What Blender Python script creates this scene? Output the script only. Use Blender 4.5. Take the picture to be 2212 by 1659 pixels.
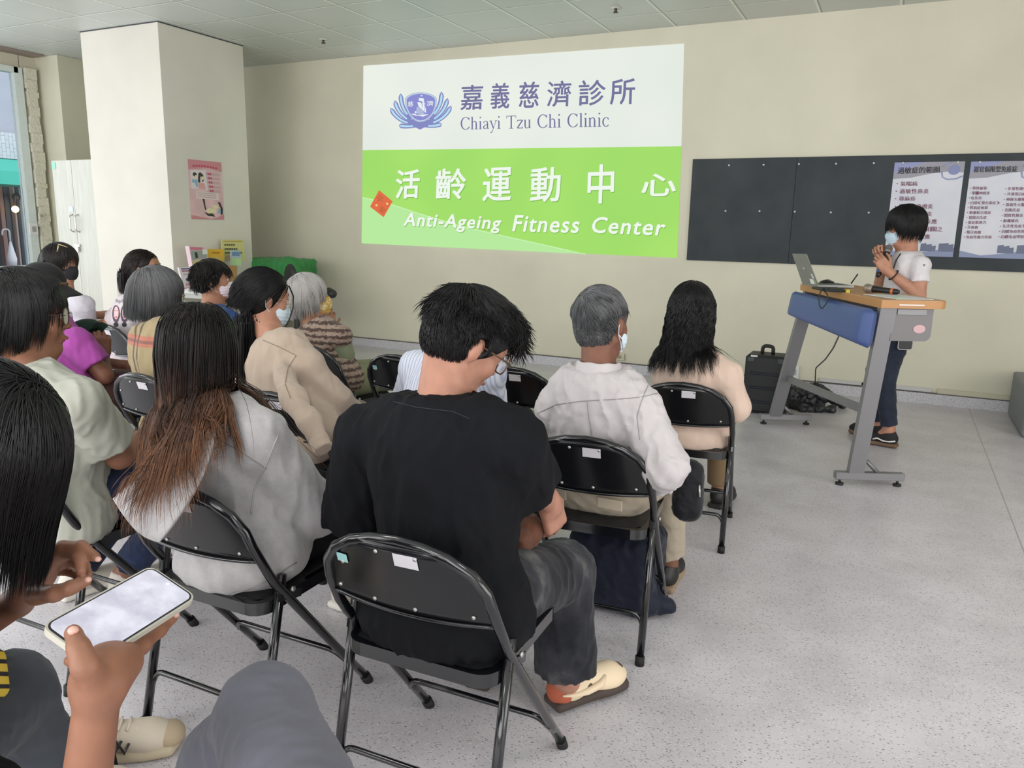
import bpy, math, random
import numpy as np
from mathutils import Vector, Matrix

# ------------------------------------------------------------------ camera, world, lights, exposure
S = bpy.context.scene
for o in list(bpy.data.objects): bpy.data.objects.remove(o)
S.view_settings.view_transform = 'Standard'; S.view_settings.look = 'None'
S.view_settings.gamma = 1; S.view_settings.use_curve_mapping = False
S.view_settings.exposure = 0.0
C = S.collection
FPX, YAW, PITCH, ROLL, CAMZ = 1674.41, -0.454867, 0.199356, 0.020282, 1.3793
def cam_axes():
    cy, sy, cp, sp = math.cos(YAW), math.sin(YAW), math.cos(PITCH), math.sin(PITCH)
    f = np.array([sy*cp, cy*cp, -sp]); r = np.array([cy, -sy, 0.0]); u = np.cross(r, f)
    cr, sr = math.cos(ROLL), math.sin(ROLL)
    return cr*r+sr*u, -sr*r+cr*u, f
CR, CU, CF = cam_axes()
cam_d = bpy.data.cameras.new('camera'); cam = bpy.data.objects.new('camera', cam_d); C.objects.link(cam)
cam_d.sensor_fit = 'HORIZONTAL'; cam_d.sensor_width = 36; cam_d.lens = FPX/2212*36
cam_d.clip_start = 0.02; cam_d.clip_end = 200
M4 = Matrix(((CR[0], CU[0], -CF[0], 0), (CR[1], CU[1], -CF[1], 0), (CR[2], CU[2], -CF[2], CAMZ), (0, 0, 0, 1)))
cam.matrix_world = M4; S.camera = cam
def _ray(x, y): return CF + (x-1106)/FPX*CR - (y-829.5)/FPX*CU
def FL(x, y, z=0.0):
    """survey: the point at height z seen at a photo position"""
    d = _ray(x, y); t = (z-CAMZ)/d[2]; return np.array([0, 0, CAMZ]) + d*t
def WY(x, y, Y=7.2324):
    d = _ray(x, y); return np.array([0, 0, CAMZ]) + d*Y/d[1]
def WX(x, y, X):
    d = _ray(x, y); return np.array([0, 0, CAMZ]) + d*X/d[0]

w = bpy.data.worlds.new('daylight'); S.world = w; w.use_nodes = True
bg = w.node_tree.nodes['Background']; bg.inputs[0].default_value = (0.92, 0.95, 1.0, 1); bg.inputs[1].default_value = 2.2

def area(name, loc, rot, sx, sy, power, col=(1, 1, 1)):
    l = bpy.data.lights.new(name, 'AREA'); l.shape = 'RECTANGLE'; l.size = sx; l.size_y = sy
    l.energy = power; l.color = col
    o = bpy.data.objects.new(name, l); o.location = loc; o.rotation_euler = rot; C.objects.link(o); return o
PI = math.pi
# daylight of the street windows (left wall and the wall behind the viewer)
area('daylight_left_window', (-8.9, 2.0, 1.75), (0, -PI/2, 0), 2.5, 6.0, 120, (0.93, 0.97, 1.0))
area('daylight_rear_windows', (-3.0, -2.9, 1.7), (PI/2, 0, 0), 9.5, 2.4, 240, (1.0, 0.975, 0.965))
area('daylight_right_door', (4.3, 1.5, 1.5), (0, PI/2, 0), 2.3, 4.0, 70, (1.0, 0.95, 0.90))
for i, (x, y) in enumerate(((-5.5, .9), (-2.5, .9), (.9, .9), (-4.0, -1.6), (-.8, -1.6), (2.9, 3.6))):   # ceiling panels behind and beside the viewer
    area('ceiling_panel_light', (x, y, 3.13), (0, 0, 0), .6, .6, 13, (1.0, .99, .96))

# ------------------------------------------------------------------ small helpers
def lin(c):
    c = np.array(c, float)/255
    return tuple(np.where(c <= .04045, c/12.92, ((c+.055)/1.055)**2.4))
def tag(o, label=None, cat=None, group=None, kind=None):
    if label: o['label'] = label
    if cat: o['category'] = cat
    if group: o['group'] = group
    if kind: o['kind'] = kind
    return o
def empty(name, loc=(0, 0, 0), rz=0.0):
    o = bpy.data.objects.new(name, None); o.empty_display_size = .1
    o.location = loc; o.rotation_euler = (0, 0, rz); C.objects.link(o); return o
def thing(name, label, cat, loc=(0, 0, 0), rz=0.0, group=None):
    return tag(empty(name, loc, rz), label, cat, group)
def link(name, me, m=None, parent=None):
    o = bpy.data.objects.new(name, me); C.objects.link(o)
    if m: me.materials.append(m)
    if parent: o.parent = parent
    return o
def copy_tree(o, parent=None):
    c = o.copy(); C.objects.link(c); c.parent = parent
    for ch in o.children: copy_tree(ch, c)
    return c

class MT:
    """node-material shorthand"""
    def __init__(s, name, col=(200, 200, 200), rough=.6, metal=0, spec=.5):
        s.m = bpy.data.materials.new(name); s.m.use_nodes = True; s.nt = s.m.node_tree
        s.b = s.nt.nodes['Principled BSDF']; s.set(col, rough, metal, spec)
    def set(s, col, rough, metal, spec):
        s.b.inputs['Base Color'].default_value = (*lin(col), 1); s.b.inputs['Roughness'].default_value = rough
        s.b.inputs['Metallic'].default_value = metal; s.b.inputs['Specular IOR Level'].default_value = spec
    def n(s, t, **k):
        x = s.nt.nodes.new(t)
        for a, v in k.items(): setattr(x, a, v)
        return x
    def l(s, a, b): s.nt.links.new(a, b)
    def co(s, kind='Object'):
        return s.n('ShaderNodeTexCoord').outputs[kind]
    def noise(s, scale, detail=3, co=None, rough=.5, dist=0):
        x = s.n('ShaderNodeTexNoise'); x.inputs['Scale'].default_value = scale; x.inputs['Detail'].default_value = detail
        x.inputs['Roughness'].default_value = rough; x.inputs['Distortion'].default_value = dist
        s.l(co or s.co(), x.inputs['Vector']); return x.outputs['Fac']
    def ramp(s, fac, stops, interp='LINEAR'):
        r = s.n('ShaderNodeValToRGB'); e = r.color_ramp.elements; r.color_ramp.interpolation = interp
        while len(e) < len(stops): e.new(.5)
        for i, (p, c) in enumerate(stops): e[i].position = p; e[i].color = (*lin(c), 1)
        s.l(fac, r.inputs[0]); return r.outputs[0]
    def mapping(s, scale=(1, 1, 1), rot=(0, 0, 0), loc=(0, 0, 0), co=None):
        x = s.n('ShaderNodeMapping'); x.inputs['Scale'].default_value = scale; x.inputs['Rotation'].default_value = rot
        x.inputs['Location'].default_value = loc; s.l(co or s.co(), x.inputs['Vector']); return x.outputs[0]
    def mix(s, fac, a, b, mode='MIX'):
        x = s.n('ShaderNodeMix', data_type='RGBA', blend_type=mode)
        for sock, v in ((x.inputs[0], fac), (x.inputs[6], a), (x.inputs[7], b)):
            if isinstance(v, (int, float)): sock.default_value = v
            elif isinstance(v, tuple): sock.default_value = (*lin(v), 1)
            else: s.l(v, sock)
        return x.outputs[2]
    def math(s, op, a, b=0.0):
        x = s.n('ShaderNodeMath', operation=op)
        for sock, v in ((x.inputs[0], a), (x.inputs[1], b)):
            if isinstance(v, (int, float)): sock.default_value = v
            else: s.l(v, sock)
        return x.outputs[0]
    def color(s, out): s.l(out, s.b.inputs['Base Color']); return s
    def bump(s, fac, strength=.3, dist=.01):
        x = s.n('ShaderNodeBump'); x.inputs['Strength'].default_value = strength; x.inputs['Distance'].default_value = dist
        s.l(fac, x.inputs['Height']); s.l(x.outputs[0], s.b.inputs['Normal']); return s
    def emit(s, col, strength=1.0):
        s.b.inputs['Emission Color'].default_value = (*lin(col), 1); s.b.inputs['Emission Strength'].default_value = strength; return s
def M(name, col, rough=.6, metal=0, spec=.5, bump=None, var=None):
    t = MT(name, col, rough, metal, spec)
    if bump: t.bump(t.noise(bump[0], 4), bump[1], bump[2] if len(bump) > 2 else .005)
    if var:
        a = tuple(min(255, c*(1-var[1])) for c in col); b = tuple(min(255, c*(1+var[1])) for c in col)
        t.color(t.ramp(t.noise(var[0], 4), [(.3, a), (.7, b)]))
    return t.m
def glow(name, col, strength=1.0):
    """pure light emitter: projected picture, lit screens, lamps"""
    m = bpy.data.materials.new(name); m.use_nodes = True; nt = m.node_tree; nt.nodes.clear()
    e = nt.nodes.new('ShaderNodeEmission'); e.inputs[0].default_value = (*lin(col), 1); e.inputs[1].default_value = strength
    o = nt.nodes.new('ShaderNodeOutputMaterial'); nt.links.new(e.outputs[0], o.inputs[0]); return m

# ------------------------------------------------------------------ mesh builder
def npmesh(name, V, F, smooth=True):
    V = np.asarray(V, dtype=np.float32); me = bpy.data.meshes.new(name)
    if isinstance(F, np.ndarray):
        n, k = F.shape
        me.vertices.add(len(V)); me.vertices.foreach_set('co', V.ravel())
        me.loops.add(n*k); me.loops.foreach_set('vertex_index', F.astype(np.int32).ravel())
        me.polygons.add(n); me.polygons.foreach_set('loop_start', np.arange(0, n*k, k, dtype=np.int32))
        me.polygons.foreach_set('loop_total', np.full(n, k, dtype=np.int32))
        me.update(calc_edges=True)
    else:
        me.from_pydata([tuple(map(float, v)) for v in V], [], F)
    if smooth: me.polygons.foreach_set('use_smooth', np.ones(len(me.polygons), dtype=bool))
    me.update(); return me
class MB:
    def __init__(s): s.V = []; s.F = []; s.sm = []
    def add(s, V, F, smooth=False):
        b = len(s.V); s.V += [tuple(map(float, v)) for v in V]; s.F += [tuple(b+i for i in f) for f in F]; s.sm += [smooth]*len(F); return s
    def box(s, c, d, rz=0.0, R=None, bev=0.0):
        x, y, z = d[0]/2, d[1]/2, d[2]/2
        R = R if R is not None else Matrix.Rotation(rz, 3, 'Z')
        if bev:
            bev = min(bev, x*.49, y*.49, z*.49); V = []; F = []; idx = {}
            for sx in (-1, 1):
                for sy in (-1, 1):
                    for sz in (-1, 1):
                        for ax in range(3):
                            p = [sx*(x-bev), sy*(y-bev), sz*(z-bev)]; p[ax] = (sx*x, sy*y, sz*z)[ax]
                            idx[sx, sy, sz, ax] = len(V); V.append(p)
            for ax in range(3):
                o1, o2 = (ax+1) % 3, (ax+2) % 3
                for sg in (-1, 1):
                    q = []
                    for a, b in ((-1, -1), (1, -1), (1, 1), (-1, 1)):
                        k = [0, 0, 0]; k[ax] = sg; k[o1] = a; k[o2] = b; q.append(idx[(*k, ax)])
                    F.append(q if sg > 0 else q[::-1])
                    for a in (-1, 1):   # edge strips between ax and o1
                        q = []
                        for b in (-1, 1):
                            k = [0, 0, 0]; k[ax] = sg; k[o1] = a; k[o2] = b; q.append((idx[(*k, ax)], idx[(*k, o1)]))
                        f = [q[0][0], q[1][0], q[1][1], q[0][1]]; F.append(f if sg*a > 0 else f[::-1])
            for sx in (-1, 1):
                for sy in (-1, 1):
                    for sz in (-1, 1):
                        f = [idx[sx, sy, sz, a] for a in range(3)]; F.append(f if sx*sy*sz > 0 else f[::-1])
        else:
            V = [(a*x, b*y, e*z) for a in (-1, 1) for b in (-1, 1) for e in (-1, 1)]
            F = [(0, 1, 3, 2), (4, 6, 7, 5), (0, 4, 5, 1), (2, 3, 7, 6), (0, 2, 6, 4), (1, 5, 7, 3)]
        c = Vector(c); return s.add([c + R @ Vector(v) for v in V], F)
    def tube(s, pts, r, seg=10, cap=True, closed=False):
        P = [Vector(p) for p in pts]; n = len(P); rs = r if hasattr(r, '__len__') else [r]*n
        T = []
        for i in range(n):
            a = P[i-1] if (i > 0 or closed) else P[i]; b = P[(i+1) % n] if (i < n-1 or closed) else P[i]
            t = b-a; T.append(t.normalized() if t.length > 1e-9 else Vector((0, 0, 1)))
        up = Vector((0, 0, 1)) if abs(T[0].z) < .9 else Vector((1, 0, 0))
        N = (up - T[0]*up.dot(T[0])).normalized(); V = []
        for i in range(n):
            N = (N - T[i]*N.dot(T[i])); N = N.normalized() if N.length > 1e-6 else Vector((1, 0, 0)); B = T[i].cross(N)
            for k in range(seg):
                a = 2*PI*k/seg; V.append(P[i] + (N*math.cos(a)+B*math.sin(a))*rs[i])
        F = []
        for i in range(n if closed else n-1):
            j = (i+1) % n
            for k in range(seg): F.append((i*seg+k, i*seg+(k+1) % seg, j*seg+(k+1) % seg, j*seg+k))
        if cap and not closed:
            F.append(tuple(range(seg))[::-1]); F.append(tuple((n-1)*seg+k for k in range(seg)))
        return s.add(V, F, True)
    def cyl(s, c, r, h, seg=24, axis='Z', r2=None):
        c = Vector(c); a = {'X': Vector((1, 0, 0)), 'Y': Vector((0, 1, 0)), 'Z': Vector((0, 0, 1))}[axis] if isinstance(axis, str) else Vector(axis).normalized()
        return s.tube([c-a*h/2, c+a*h/2], [r, r if r2 is None else r2], seg)
    def sphere(s, c, r, seg=16, rings=10, R=None):
        r = r if hasattr(r, '__len__') else (r, r, r); V = []; F = []; c = Vector(c); R = R or Matrix.Identity(3)
        for i in range(rings+1):
            t = PI*i/rings
            for k in range(seg):
                a = 2*PI*k/seg; V.append(c + R @ Vector((r[0]*math.sin(t)*math.cos(a), r[1]*math.sin(t)*math.sin(a), r[2]*math.cos(t))))
        for i in range(rings):
            for k in range(seg): F.append((i*seg+k, (i+1)*seg+k, (i+1)*seg+(k+1) % seg, i*seg+(k+1) % seg))
        return s.add(V, F, True)
    def prism(s, poly, y0, y1, fn=None, smooth=False):
        """2-D outline (u,v) extruded between y0 and y1 along local Y; fn maps (u,y,v)->xyz"""
        fn = fn or (lambda u, y, v: (u, y, v)); n = len(poly)
        V = [fn(u, y0, v) for u, v in poly]+[fn(u, y1, v) for u, v in poly]
        F = [tuple(range(n)), tuple(range(2*n-1, n-1, -1))]+[(i, n+i, n+(i+1) % n, (i+1) % n) for i in range(n)]
        return s.add(V, F, smooth)
    def grid(s, fn, nu, nv, smooth=True):
        V = [fn(i/nu, j/nv) for j in range(nv+1) for i in range(nu+1)]
        F = [(j*(nu+1)+i, j*(nu+1)+i+1, (j+1)*(nu+1)+i+1, (j+1)*(nu+1)+i) for j in range(nv) for i in range(nu)]
        return s.add(V, F, smooth)
    def quad(s, *p): return s.add(p, [tuple(range(len(p)))])
    def build(s, name, m=None, parent=None, label=None, recalc=True):
        me = bpy.data.meshes.new(name); me.from_pydata(s.V, [], s.F)
        if recalc:
            import bmesh
            b = bmesh.new(); b.from_mesh(me); bmesh.ops.recalc_face_normals(b, faces=b.faces); b.to_mesh(me); b.free()
        me.polygons.foreach_set('use_smooth', s.sm); me.update()
        o = link(name, me, m, parent)
        if label: o['label'] = label
        return o
def rnd_path(pts, r=.04, n=6):
    """polyline with rounded corners"""
    P = [Vector(p) for p in pts]; out = [P[0]]
    for i in range(1, len(P)-1):
        a, b, c = P[i-1], P[i], P[i+1]; d1 = (a-b); d2 = (c-b); k = min(r, d1.length*.49, d2.length*.49)
        p, q = b+d1.normalized()*k, b+d2.normalized()*k
        for j in range(n+1):
            t = j/n; out.append(p*(1-t)**2 + b*2*t*(1-t) + q*t*t)
    out.append(P[-1]); return out
def rrect(w, h, r, n=5, cx=0, cy=0):
    o = []
    for sx, sy, a0 in ((1, 1, 0), (-1, 1, 90), (-1, -1, 180), (1, -1, 270)):
        for i in range(n+1):
            a = math.radians(a0+90*i/n); o.append((cx+sx*(w/2-r)+r*math.cos(a), cy+sy*(h/2-r)+r*math.sin(a)))
    return o

# text -> mesh (Blender's own built-in font)
def text_geo(txt, bold=0.0, shear=0.0, spacing=1.0):
    cu = bpy.data.curves.new('t', 'FONT'); cu.body = txt; cu.size = 1; cu.offset = bold; cu.shear = shear
    cu.space_character = spacing; cu.resolution_u = 3
    o = bpy.data.objects.new('t', cu); C.objects.link(o)
    dg = bpy.context.evaluated_depsgraph_get(); me = bpy.data.meshes.new_from_object(o.evaluated_get(dg))
    V = np.array([v.co[:2] for v in me.vertices]); F = [tuple(p.vertices) for p in me.polygons]
    bpy.data.objects.remove(o); bpy.data.curves.remove(cu); bpy.data.meshes.remove(me)
    if len(V) == 0: V = np.zeros((0, 2)); return V, F
    mn, mx = V.min(0), V.max(0); return (V-mn)/np.maximum(mx-mn, 1e-6), F
def wall_text(mb, txt, quad, Y=7.22, bold=0.0, shear=0.0, per_char=None, fn=None, spacing=1.0):
    """letters on a wall: quad = photo positions of the box's TL, TR, BR, BL, surveyed onto the plane"""
    fn = fn or (lambda x, y: WY(x, y, Y))
    Q = [fn(*p) for p in quad]
    V, F = text_geo(txt, bold, shear, spacing)
    if not len(V): return
    P = [(1-v)*((1-u)*Q[3]+u*Q[2]) + v*((1-u)*Q[0]+u*Q[1]) for u, v in V] if False else \
        [(1-v)*((1-u)*Q[3]+u*Q[2]) + v*((1-u)*Q[0]+u*Q[1]) for u, v in V]
    mb.add(P, F)
# ================================================================== the setting
H = 3.155; YW = 7.2324
def struct(name, mb, m, parent=None):
    o = mb.build(name, m, parent)
    if not parent: o['kind'] = 'structure'
    return o
# --- materials
def floor_mat():
    t = MT('vinyl_floor', (196, 193, 196), .34, spec=.45)
    base = t.ramp(t.noise(3.5, 5), [(.35, (196, 191, 195)), (.65, (210, 206, 210))])
    warp = t.mapping((1, 1, 1))
    def flakes(scale, thr, rot):
        v = t.n('ShaderNodeTexVoronoi'); v.inputs['Scale'].default_value = 1
        v.inputs['Randomness'].default_value = 1
        t.l(t.mapping((scale, scale*2.3, 1), (0, 0, rot)), v.inputs['Vector'])
        sep = t.n('ShaderNodeSeparateColor'); t.l(v.outputs['Color'], sep.inputs[0])
        a = t.math('LESS_THAN', v.outputs['Distance'], .26); b = t.math('LESS_THAN', sep.outputs[0], thr)
        return t.math('MULTIPLY', a, b)
    c = t.mix(flakes(75, .30, .5), base, (122, 120, 126))
    c = t.mix(flakes(95, .26, 2.0), c, (150, 147, 150))
    c = t.mix(flakes(88, .30, 1.2), c, (228, 226, 230))
    c = t.mix(flakes(120, .12, 2.6), c, (88, 86, 94))
    # welded seam between two vinyl sheets
    sx = t.n('ShaderNodeSeparateXYZ'); t.l(t.co(), sx.inputs[0])
    seam = t.math('LESS_THAN', t.math('ABSOLUTE', t.math('SUBTRACT', sx.outputs[0], .64)), .0035)
    c = t.mix(t.math('MULTIPLY', seam, .5), c, (110, 106, 104))
    t.color(c)
    r = t.n('ShaderNodeMapRange'); r.inputs[3].default_value = .24; r.inputs[4].default_value = .42
    t.l(t.noise(1.7, 4), r.inputs[0]); t.l(r.outputs[0], t.b.inputs['Roughness'])
    t.bump(t.noise(14, 2), .05, .01); return t.m
def wall_mat(name, col, stain=True):
    t = MT(name, col, .75, spec=.25)
    a = tuple(c*.965 for c in col); b = tuple(min(255, c*1.02) for c in col)
    c = t.ramp(t.noise(1.3, 5), [(.3, a), (.7, b)])
    if stain:
        n = t.noise(2.2, 6, t.mapping((1, 1, 2.5), loc=(4, 1, 7)), .7)
        c = t.mix(t.ramp(n, [(.62, (0, 0, 0)), (.75, (70, 70, 70))]), c, tuple(x*.93 for x in col))
    t.color(c); t.bump(t.noise(160, 2), .05, .002); return t.m
def ceil_mat():
    t = MT('ceiling_tiles', (172, 178, 172), .42, spec=.4)
    s = t.n('ShaderNodeSeparateXYZ'); t.l(t.co(), s.inputs[0])
    def line(out, off, wd):
        f = t.math('FRACT', t.math('DIVIDE', t.math('ADD', out, off+60.0), .6))
        d = t.math('MINIMUM', f, t.math('SUBTRACT', 1.0, f)); return t.math('LESS_THAN', d, wd)
    g = t.math('MAXIMUM', line(s.outputs[0], 6.7906, .024), line(s.outputs[1], -(YW-.4774), .018))
    g2 = t.math('MAXIMUM', line(s.outputs[0], 6.7906-.012, .010), line(s.outputs[1], -(YW-.4774)+.010, .009))
    c = t.mix(g, t.ramp(t.noise(.8, 2), [(.3, (196, 201, 196)), (.7, (207, 211, 206))]), (232, 236, 228))
    c = t.mix(t.math('MULTIPLY', g2, .7), c, (96, 100, 96)); t.color(c)
    t.bump(g, .4, .003); return t.m
MW = wall_mat('beige_wall_paint', (216, 212, 192)); MWc = wall_mat('cream_pillar_paint', (217, 212, 202), False)
MCEIL = ceil_mat(); MFLOOR = floor_mat()
MWHITE = M('white_metal', (222, 224, 220), .4); MDARKSTRIP = M('dark_strip', (92, 84, 84), .5)
tb = MT('speckled_baseboard', (205, 203, 205), .5)
tb.color(tb.ramp(tb.noise(130, 2), [(.35, (160, 158, 163)), (.5, (205, 203, 208)), (.7, (216, 214, 216))])); MBASE = tb.m
XL, XR, YB = -8.98, 4.4, -3.1
struct('floor', MB().box(((XL+XR)/2, (YW+YB)/2, -.05), (XR-XL+.6, YW-YB+.6, .1)), MFLOOR)
struct('ceiling', MB().box(((XL+XR)/2, (YW+YB)/2, H+.05), (XR-XL+.6, YW-YB+.6, .1)), MCEIL)
struct('wall_front', MB().box(((XL+XR)/2, YW+.06, H/2), (XR-XL+.6, .12, H)), MW)
mb = MB()   # right wall with a wide doorway
mb.box((XR+.06, 5.4, H/2), (.12, 3.8, H)); mb.box((XR+.06, -1.8, H/2), (.12, 2.6, H)); mb.box((XR+.06, 1.5, 2.9), (.12, 4.0, .51))
struct('wall_right', mb, MW)
mb = MB()   # rear wall under and over the window band
mb.box(((XL+XR)/2, YB-.06, .25), (XR-XL+.3, .12, .5)); mb.box(((XL+XR)/2, YB-.06, 3.02), (XR-XL+.3, .12, .27))
for x in (XL+.2, -5.8, -2.6, .6, XR-.2): mb.box((x, YB-.06, 1.69), (.3, .12, 2.4))
struct('wall_rear', mb, MW)
WZ0, WZ1, WYE = .78, 3.0, 5.74
mb = MB(); mb.box((XL-.06, 1.3, WZ0/2), (.12, 8.9, WZ0)); mb.box((XL-.06, 1.3, (WZ1+H)/2), (.12, 8.9, H-WZ1))
mb.box((XL-.06, 6.49, H/2), (.12, 1.49, H)); mb.box((XL-.06, -2.0, 1.9), (.12, 2.2, 2.3))
struct('wall_left', mb, MW)
struct('trim_1', MB().box((XL+.11, 1.9, 3.146), (.24, 8.0, .014)), M('brown_edge_trim', (150, 136, 126), .6))
struct('wall_pier', MB().box((-8.79, 6.588, H/2), (.38, 1.289, H-.004)), wall_mat('pier_paint', (214, 212, 190), False))
struct('wall_pillar', MB().box((-6.806, 5.851, H/2-.004), (1.07, 1.034, H-.012)), MWc)
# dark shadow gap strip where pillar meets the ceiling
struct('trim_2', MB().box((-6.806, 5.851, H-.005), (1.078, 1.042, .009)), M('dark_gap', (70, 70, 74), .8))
# baseboards
def baseboard(name, c, d):
    o = MB().box((c[0], c[1], .045), (d[0], d[1], .09)).build(name, MBASE); o['kind'] = 'structure'
    MB().box((c[0], c[1], .094), (d[0]+.004, d[1]+.004, .009)).build('cap_strip', MDARKSTRIP, o)
baseboard('baseboard_front', ((XR-8.58)/2, YW-.008, 0), (XR+8.58, .016))
baseboard('baseboard_pillar', (-6.806, 5.851, 0), (1.086, 1.05))
baseboard('baseboard_right', (XR-.008, 5.4, 0), (.016, 3.6))
# window frame of the street window, panes between
mb = MB(); m_fr = MT('window_frame_white', (214, 224, 220), .45)
m_fr.color(m_fr.ramp(m_fr.noise(22, 6, rough=.8), [(.55, (218, 228, 224)), (.68, (206, 206, 190)), (.76, (150, 142, 120))]))
for y in (-.9, 2.4, 5.70): mb.box((XL, y, (WZ0+WZ1)/2), (.10, .09, WZ1-WZ0))
mb.box((XL, 2.4, WZ1-.03), (.10, 6.6, .06)); mb.box((XL, 2.4, WZ0+.03), (.10, 6.6, .06))
wf = mb.build('window_1', m_fr.m); wf['kind'] = 'structure'
gl = bpy.data.materials.new('window_glass'); gl.use_nodes = True; gn = gl.node_tree; gn.nodes.clear()
a = gn.nodes.new('ShaderNodeBsdfTransparent'); b = gn.nodes.new('ShaderNodeBsdfGlossy'); b.inputs['Roughness'].default_value = .02
fr = gn.nodes.new('ShaderNodeFresnel'); fr.inputs[0].default_value = 1.3; mx = gn.nodes.new('ShaderNodeMixShader'); ou = gn.nodes.new('ShaderNodeOutputMaterial')
a.inputs[0].default_value = (.96, .97, .98, 1)
gn.links.new(fr.outputs[0], mx.inputs[0]); gn.links.new(a.outputs[0], mx.inputs[1]); gn.links.new(b.outputs[0], mx.inputs[2]); gn.links.new(mx.outputs[0], ou.inputs[0])
for y in (.75, 4.05): MB().box((XL-.01, y, (WZ0+WZ1)/2), (.006, 3.2, WZ1-WZ0-.06)).build('pane', gl, wf)
# ragged plaster edge where the frame was set in the wall
t = MT('rough_plaster', (206, 204, 186), .9); t.color(t.ramp(t.noise(30, 5, rough=.8), [(.50, (220, 217, 200)), (.64, (206, 198, 172)), (.76, (150, 140, 116))])); t.bump(t.noise(40, 4), .9, .01)
random.seed(3); mb = MB(); z = .8
while z < 3.0:
    h = random.uniform(.03, .12); mb.box((XL+.035, 5.83+random.uniform(-.012, .008), z+h/2), (.08, .10+random.uniform(0, .03), h*1.02)); z += h
tt = struct('trim_3', mb, t.m)
struct('trim_4', MB().box((XL+.10, 2.4, WZ0-.02), (.26, 6.7, .04)), M('window_sill', (205, 210, 208), .5))
# ================================================================== street outside the window
XO = -13.5
def ob(px0, px1, py0, py1, x=XO, th=.1):
    """box on the street facade covering a surveyed patch (photo left/right, top/bottom)"""
    a, b = WX(px0, py0, x), WX(px1, py1, x)
    return ((x, (a[1]+b[1])/2, (a[2]+b[2])/2), (th, abs(b[1]-a[1]), abs(a[2]-b[2])))
b0 = thing('shop_building', 'white street building with tiled band and shop front across the street, outside the window', 'building', (XO, 7, 0))
def bld(name, c, d, m, parent=b0, lab=None):
    o = MB().box((c[0]-XO, c[1]-7, c[2]), d).build(name, m, parent)
    if lab: o['label'] = lab
    return o
mt = MT('street_tiles', (226, 230, 236), .4); bk = mt.n('ShaderNodeTexBrick'); mt.l(mt.mapping((1, 1, 1), (0, PI/2, 0)), bk.inputs['Vector'])
bk.inputs['Color1'].default_value = (*lin((186, 189, 195)), 1); bk.inputs['Color2'].default_value = (*lin((176, 180, 186)), 1); bk.inputs['Mortar'].default_value = (*lin((120, 124, 134)), 1)
bk.inputs['Scale'].default_value = 4; bk.inputs['Mortar Size'].default_value = .012; mt.l(bk.outputs[0], mt.b.inputs['Base Color'])
a1 = WX(30, 290, XO)[2]; a2 = WX(30, 345, XO)[2]; a3 = WX(30, 385, XO)[2]
bld('upper_wall', (XO-.1, 6, (a1+9)/2), (.2, 14, 9-a1), M('plaster_white', (158, 163, 174), .8, var=(1.2, .04)))
bld('pilaster', (XO+.05, WX(22, 200, XO)[1]+1.2, (a1+9)/2), (.25, 1.9, 9-a1), M('plaster_grey', (142, 148, 162), .8))
bld('tiled_band', (XO-.02, 6, (a1+a2)/2), (.34, 14, a1-a2), mt.m)
mb = MB(); a, bb = a2, a3-.15
mb.add([(XO-XO+.1, -6, a), (.1, 6, a), (1.1, 6, a-.25), (1.1, -6, a-.25), (.1, -6, bb), (.1, 6, bb), (1.1, 6, bb), (1.1, -6, bb)], [(0, 1, 2, 3), (4, 7, 6, 5), (2, 6, 7, 3), (0, 3, 7, 4), (1, 5, 6, 2)])
mb.build('awning', M('teal_awning', (58, 178, 158), .6), b0)
bld('shop_front', (XO-.2, 6, a3/2), (.1, 14, a3), M('shop_grey', (118, 128, 142), .5))
c, d = ob(0, 13, 398, 600); bld('door_leaf', c, d, M('brown_door', (128, 98, 92), .5))
c, d = ob(12, 24, 398, 600); bld('dark_opening', c, (d[0]*.8, d[1], d[2]), M('shop_dark', (52, 58, 68), .5))
c, d = ob(24, 44, 382, 602); bld('light_panel', c, d, M('pink_panel', (212, 190, 184), .6))
c, d = ob(0, 46, 383, 390); bld('lintel', (c[0]+.06, c[1], c[2]), d, M('steel_frame', (96, 104, 112), .4))
c, d = ob(46, 50, 383, 605); bld('door_frame', (c[0]+.08, c[1], c[2]), d, M('steel_frame2', (120, 130, 140), .4))
c, d = ob(52, 70, 380, 620); bld('slate_wall', (c[0]+.02, c[1], c[2]), (d[0], d[1]*1.3, d[2]), M('slate_blue', (110, 126, 148), .6, var=(9, .2)))
p = WX(33, 452, XO+.25)
lm = thing('wall_lamp', 'small glowing wall lamp beside the shop door across the street', 'lamp', tuple(p))
MB().sphere((0, 0, 0), .055).build('bulb', glow('lamp_glow', (255, 214, 150), 6), lm)
MB().tube(rnd_path([(0, 0, .02), (0, 0, .22), (-.12, .12, .22)], .05), .018).build('arm', M('lamp_dark', (80, 76, 74), .4), lm)
MB().cyl((-.14, .12, .2), .06, .04, axis='X').build('wall_plate', bpy.data.materials['lamp_dark'], lm)
p = WX(28, 575, XO+.4)
um = thing('umbrella', 'white folded umbrella hanging in front of the shop door across the street', 'umbrella', (p[0], p[1], p[2]+.1))
MB().tube([(0, 0, .30), (0, 0, .02), (0, 0, -.10)], [.015, .075, .06], 9).build('canopy', M('umbrella_cloth', (214, 214, 222), .7), um)
MB().tube(rnd_path([(0, -.12, .40), (0, -.11, .50), (0, 0, .50), (0, 0, .25)], .06), .014, 6).build('handle', M('umbrella_handle', (190, 192, 196), .3), um)
p = WX(33, 590, XO+.9); z = p[2]
bn = MB().tube([(p[0], p[1], 0), (p[0], p[1], z+.1)], .24, 16).build('bin', M('green_bin', (88, 112, 100), .5)); tag(bn, 'green bin standing by the shop door across the street', 'bin')
g = MB().box((-11.5, 6, -.16), (5, 20, .1)).build('street', M('asphalt', (120, 120, 122), .9)); g['kind'] = 'structure'
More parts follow.
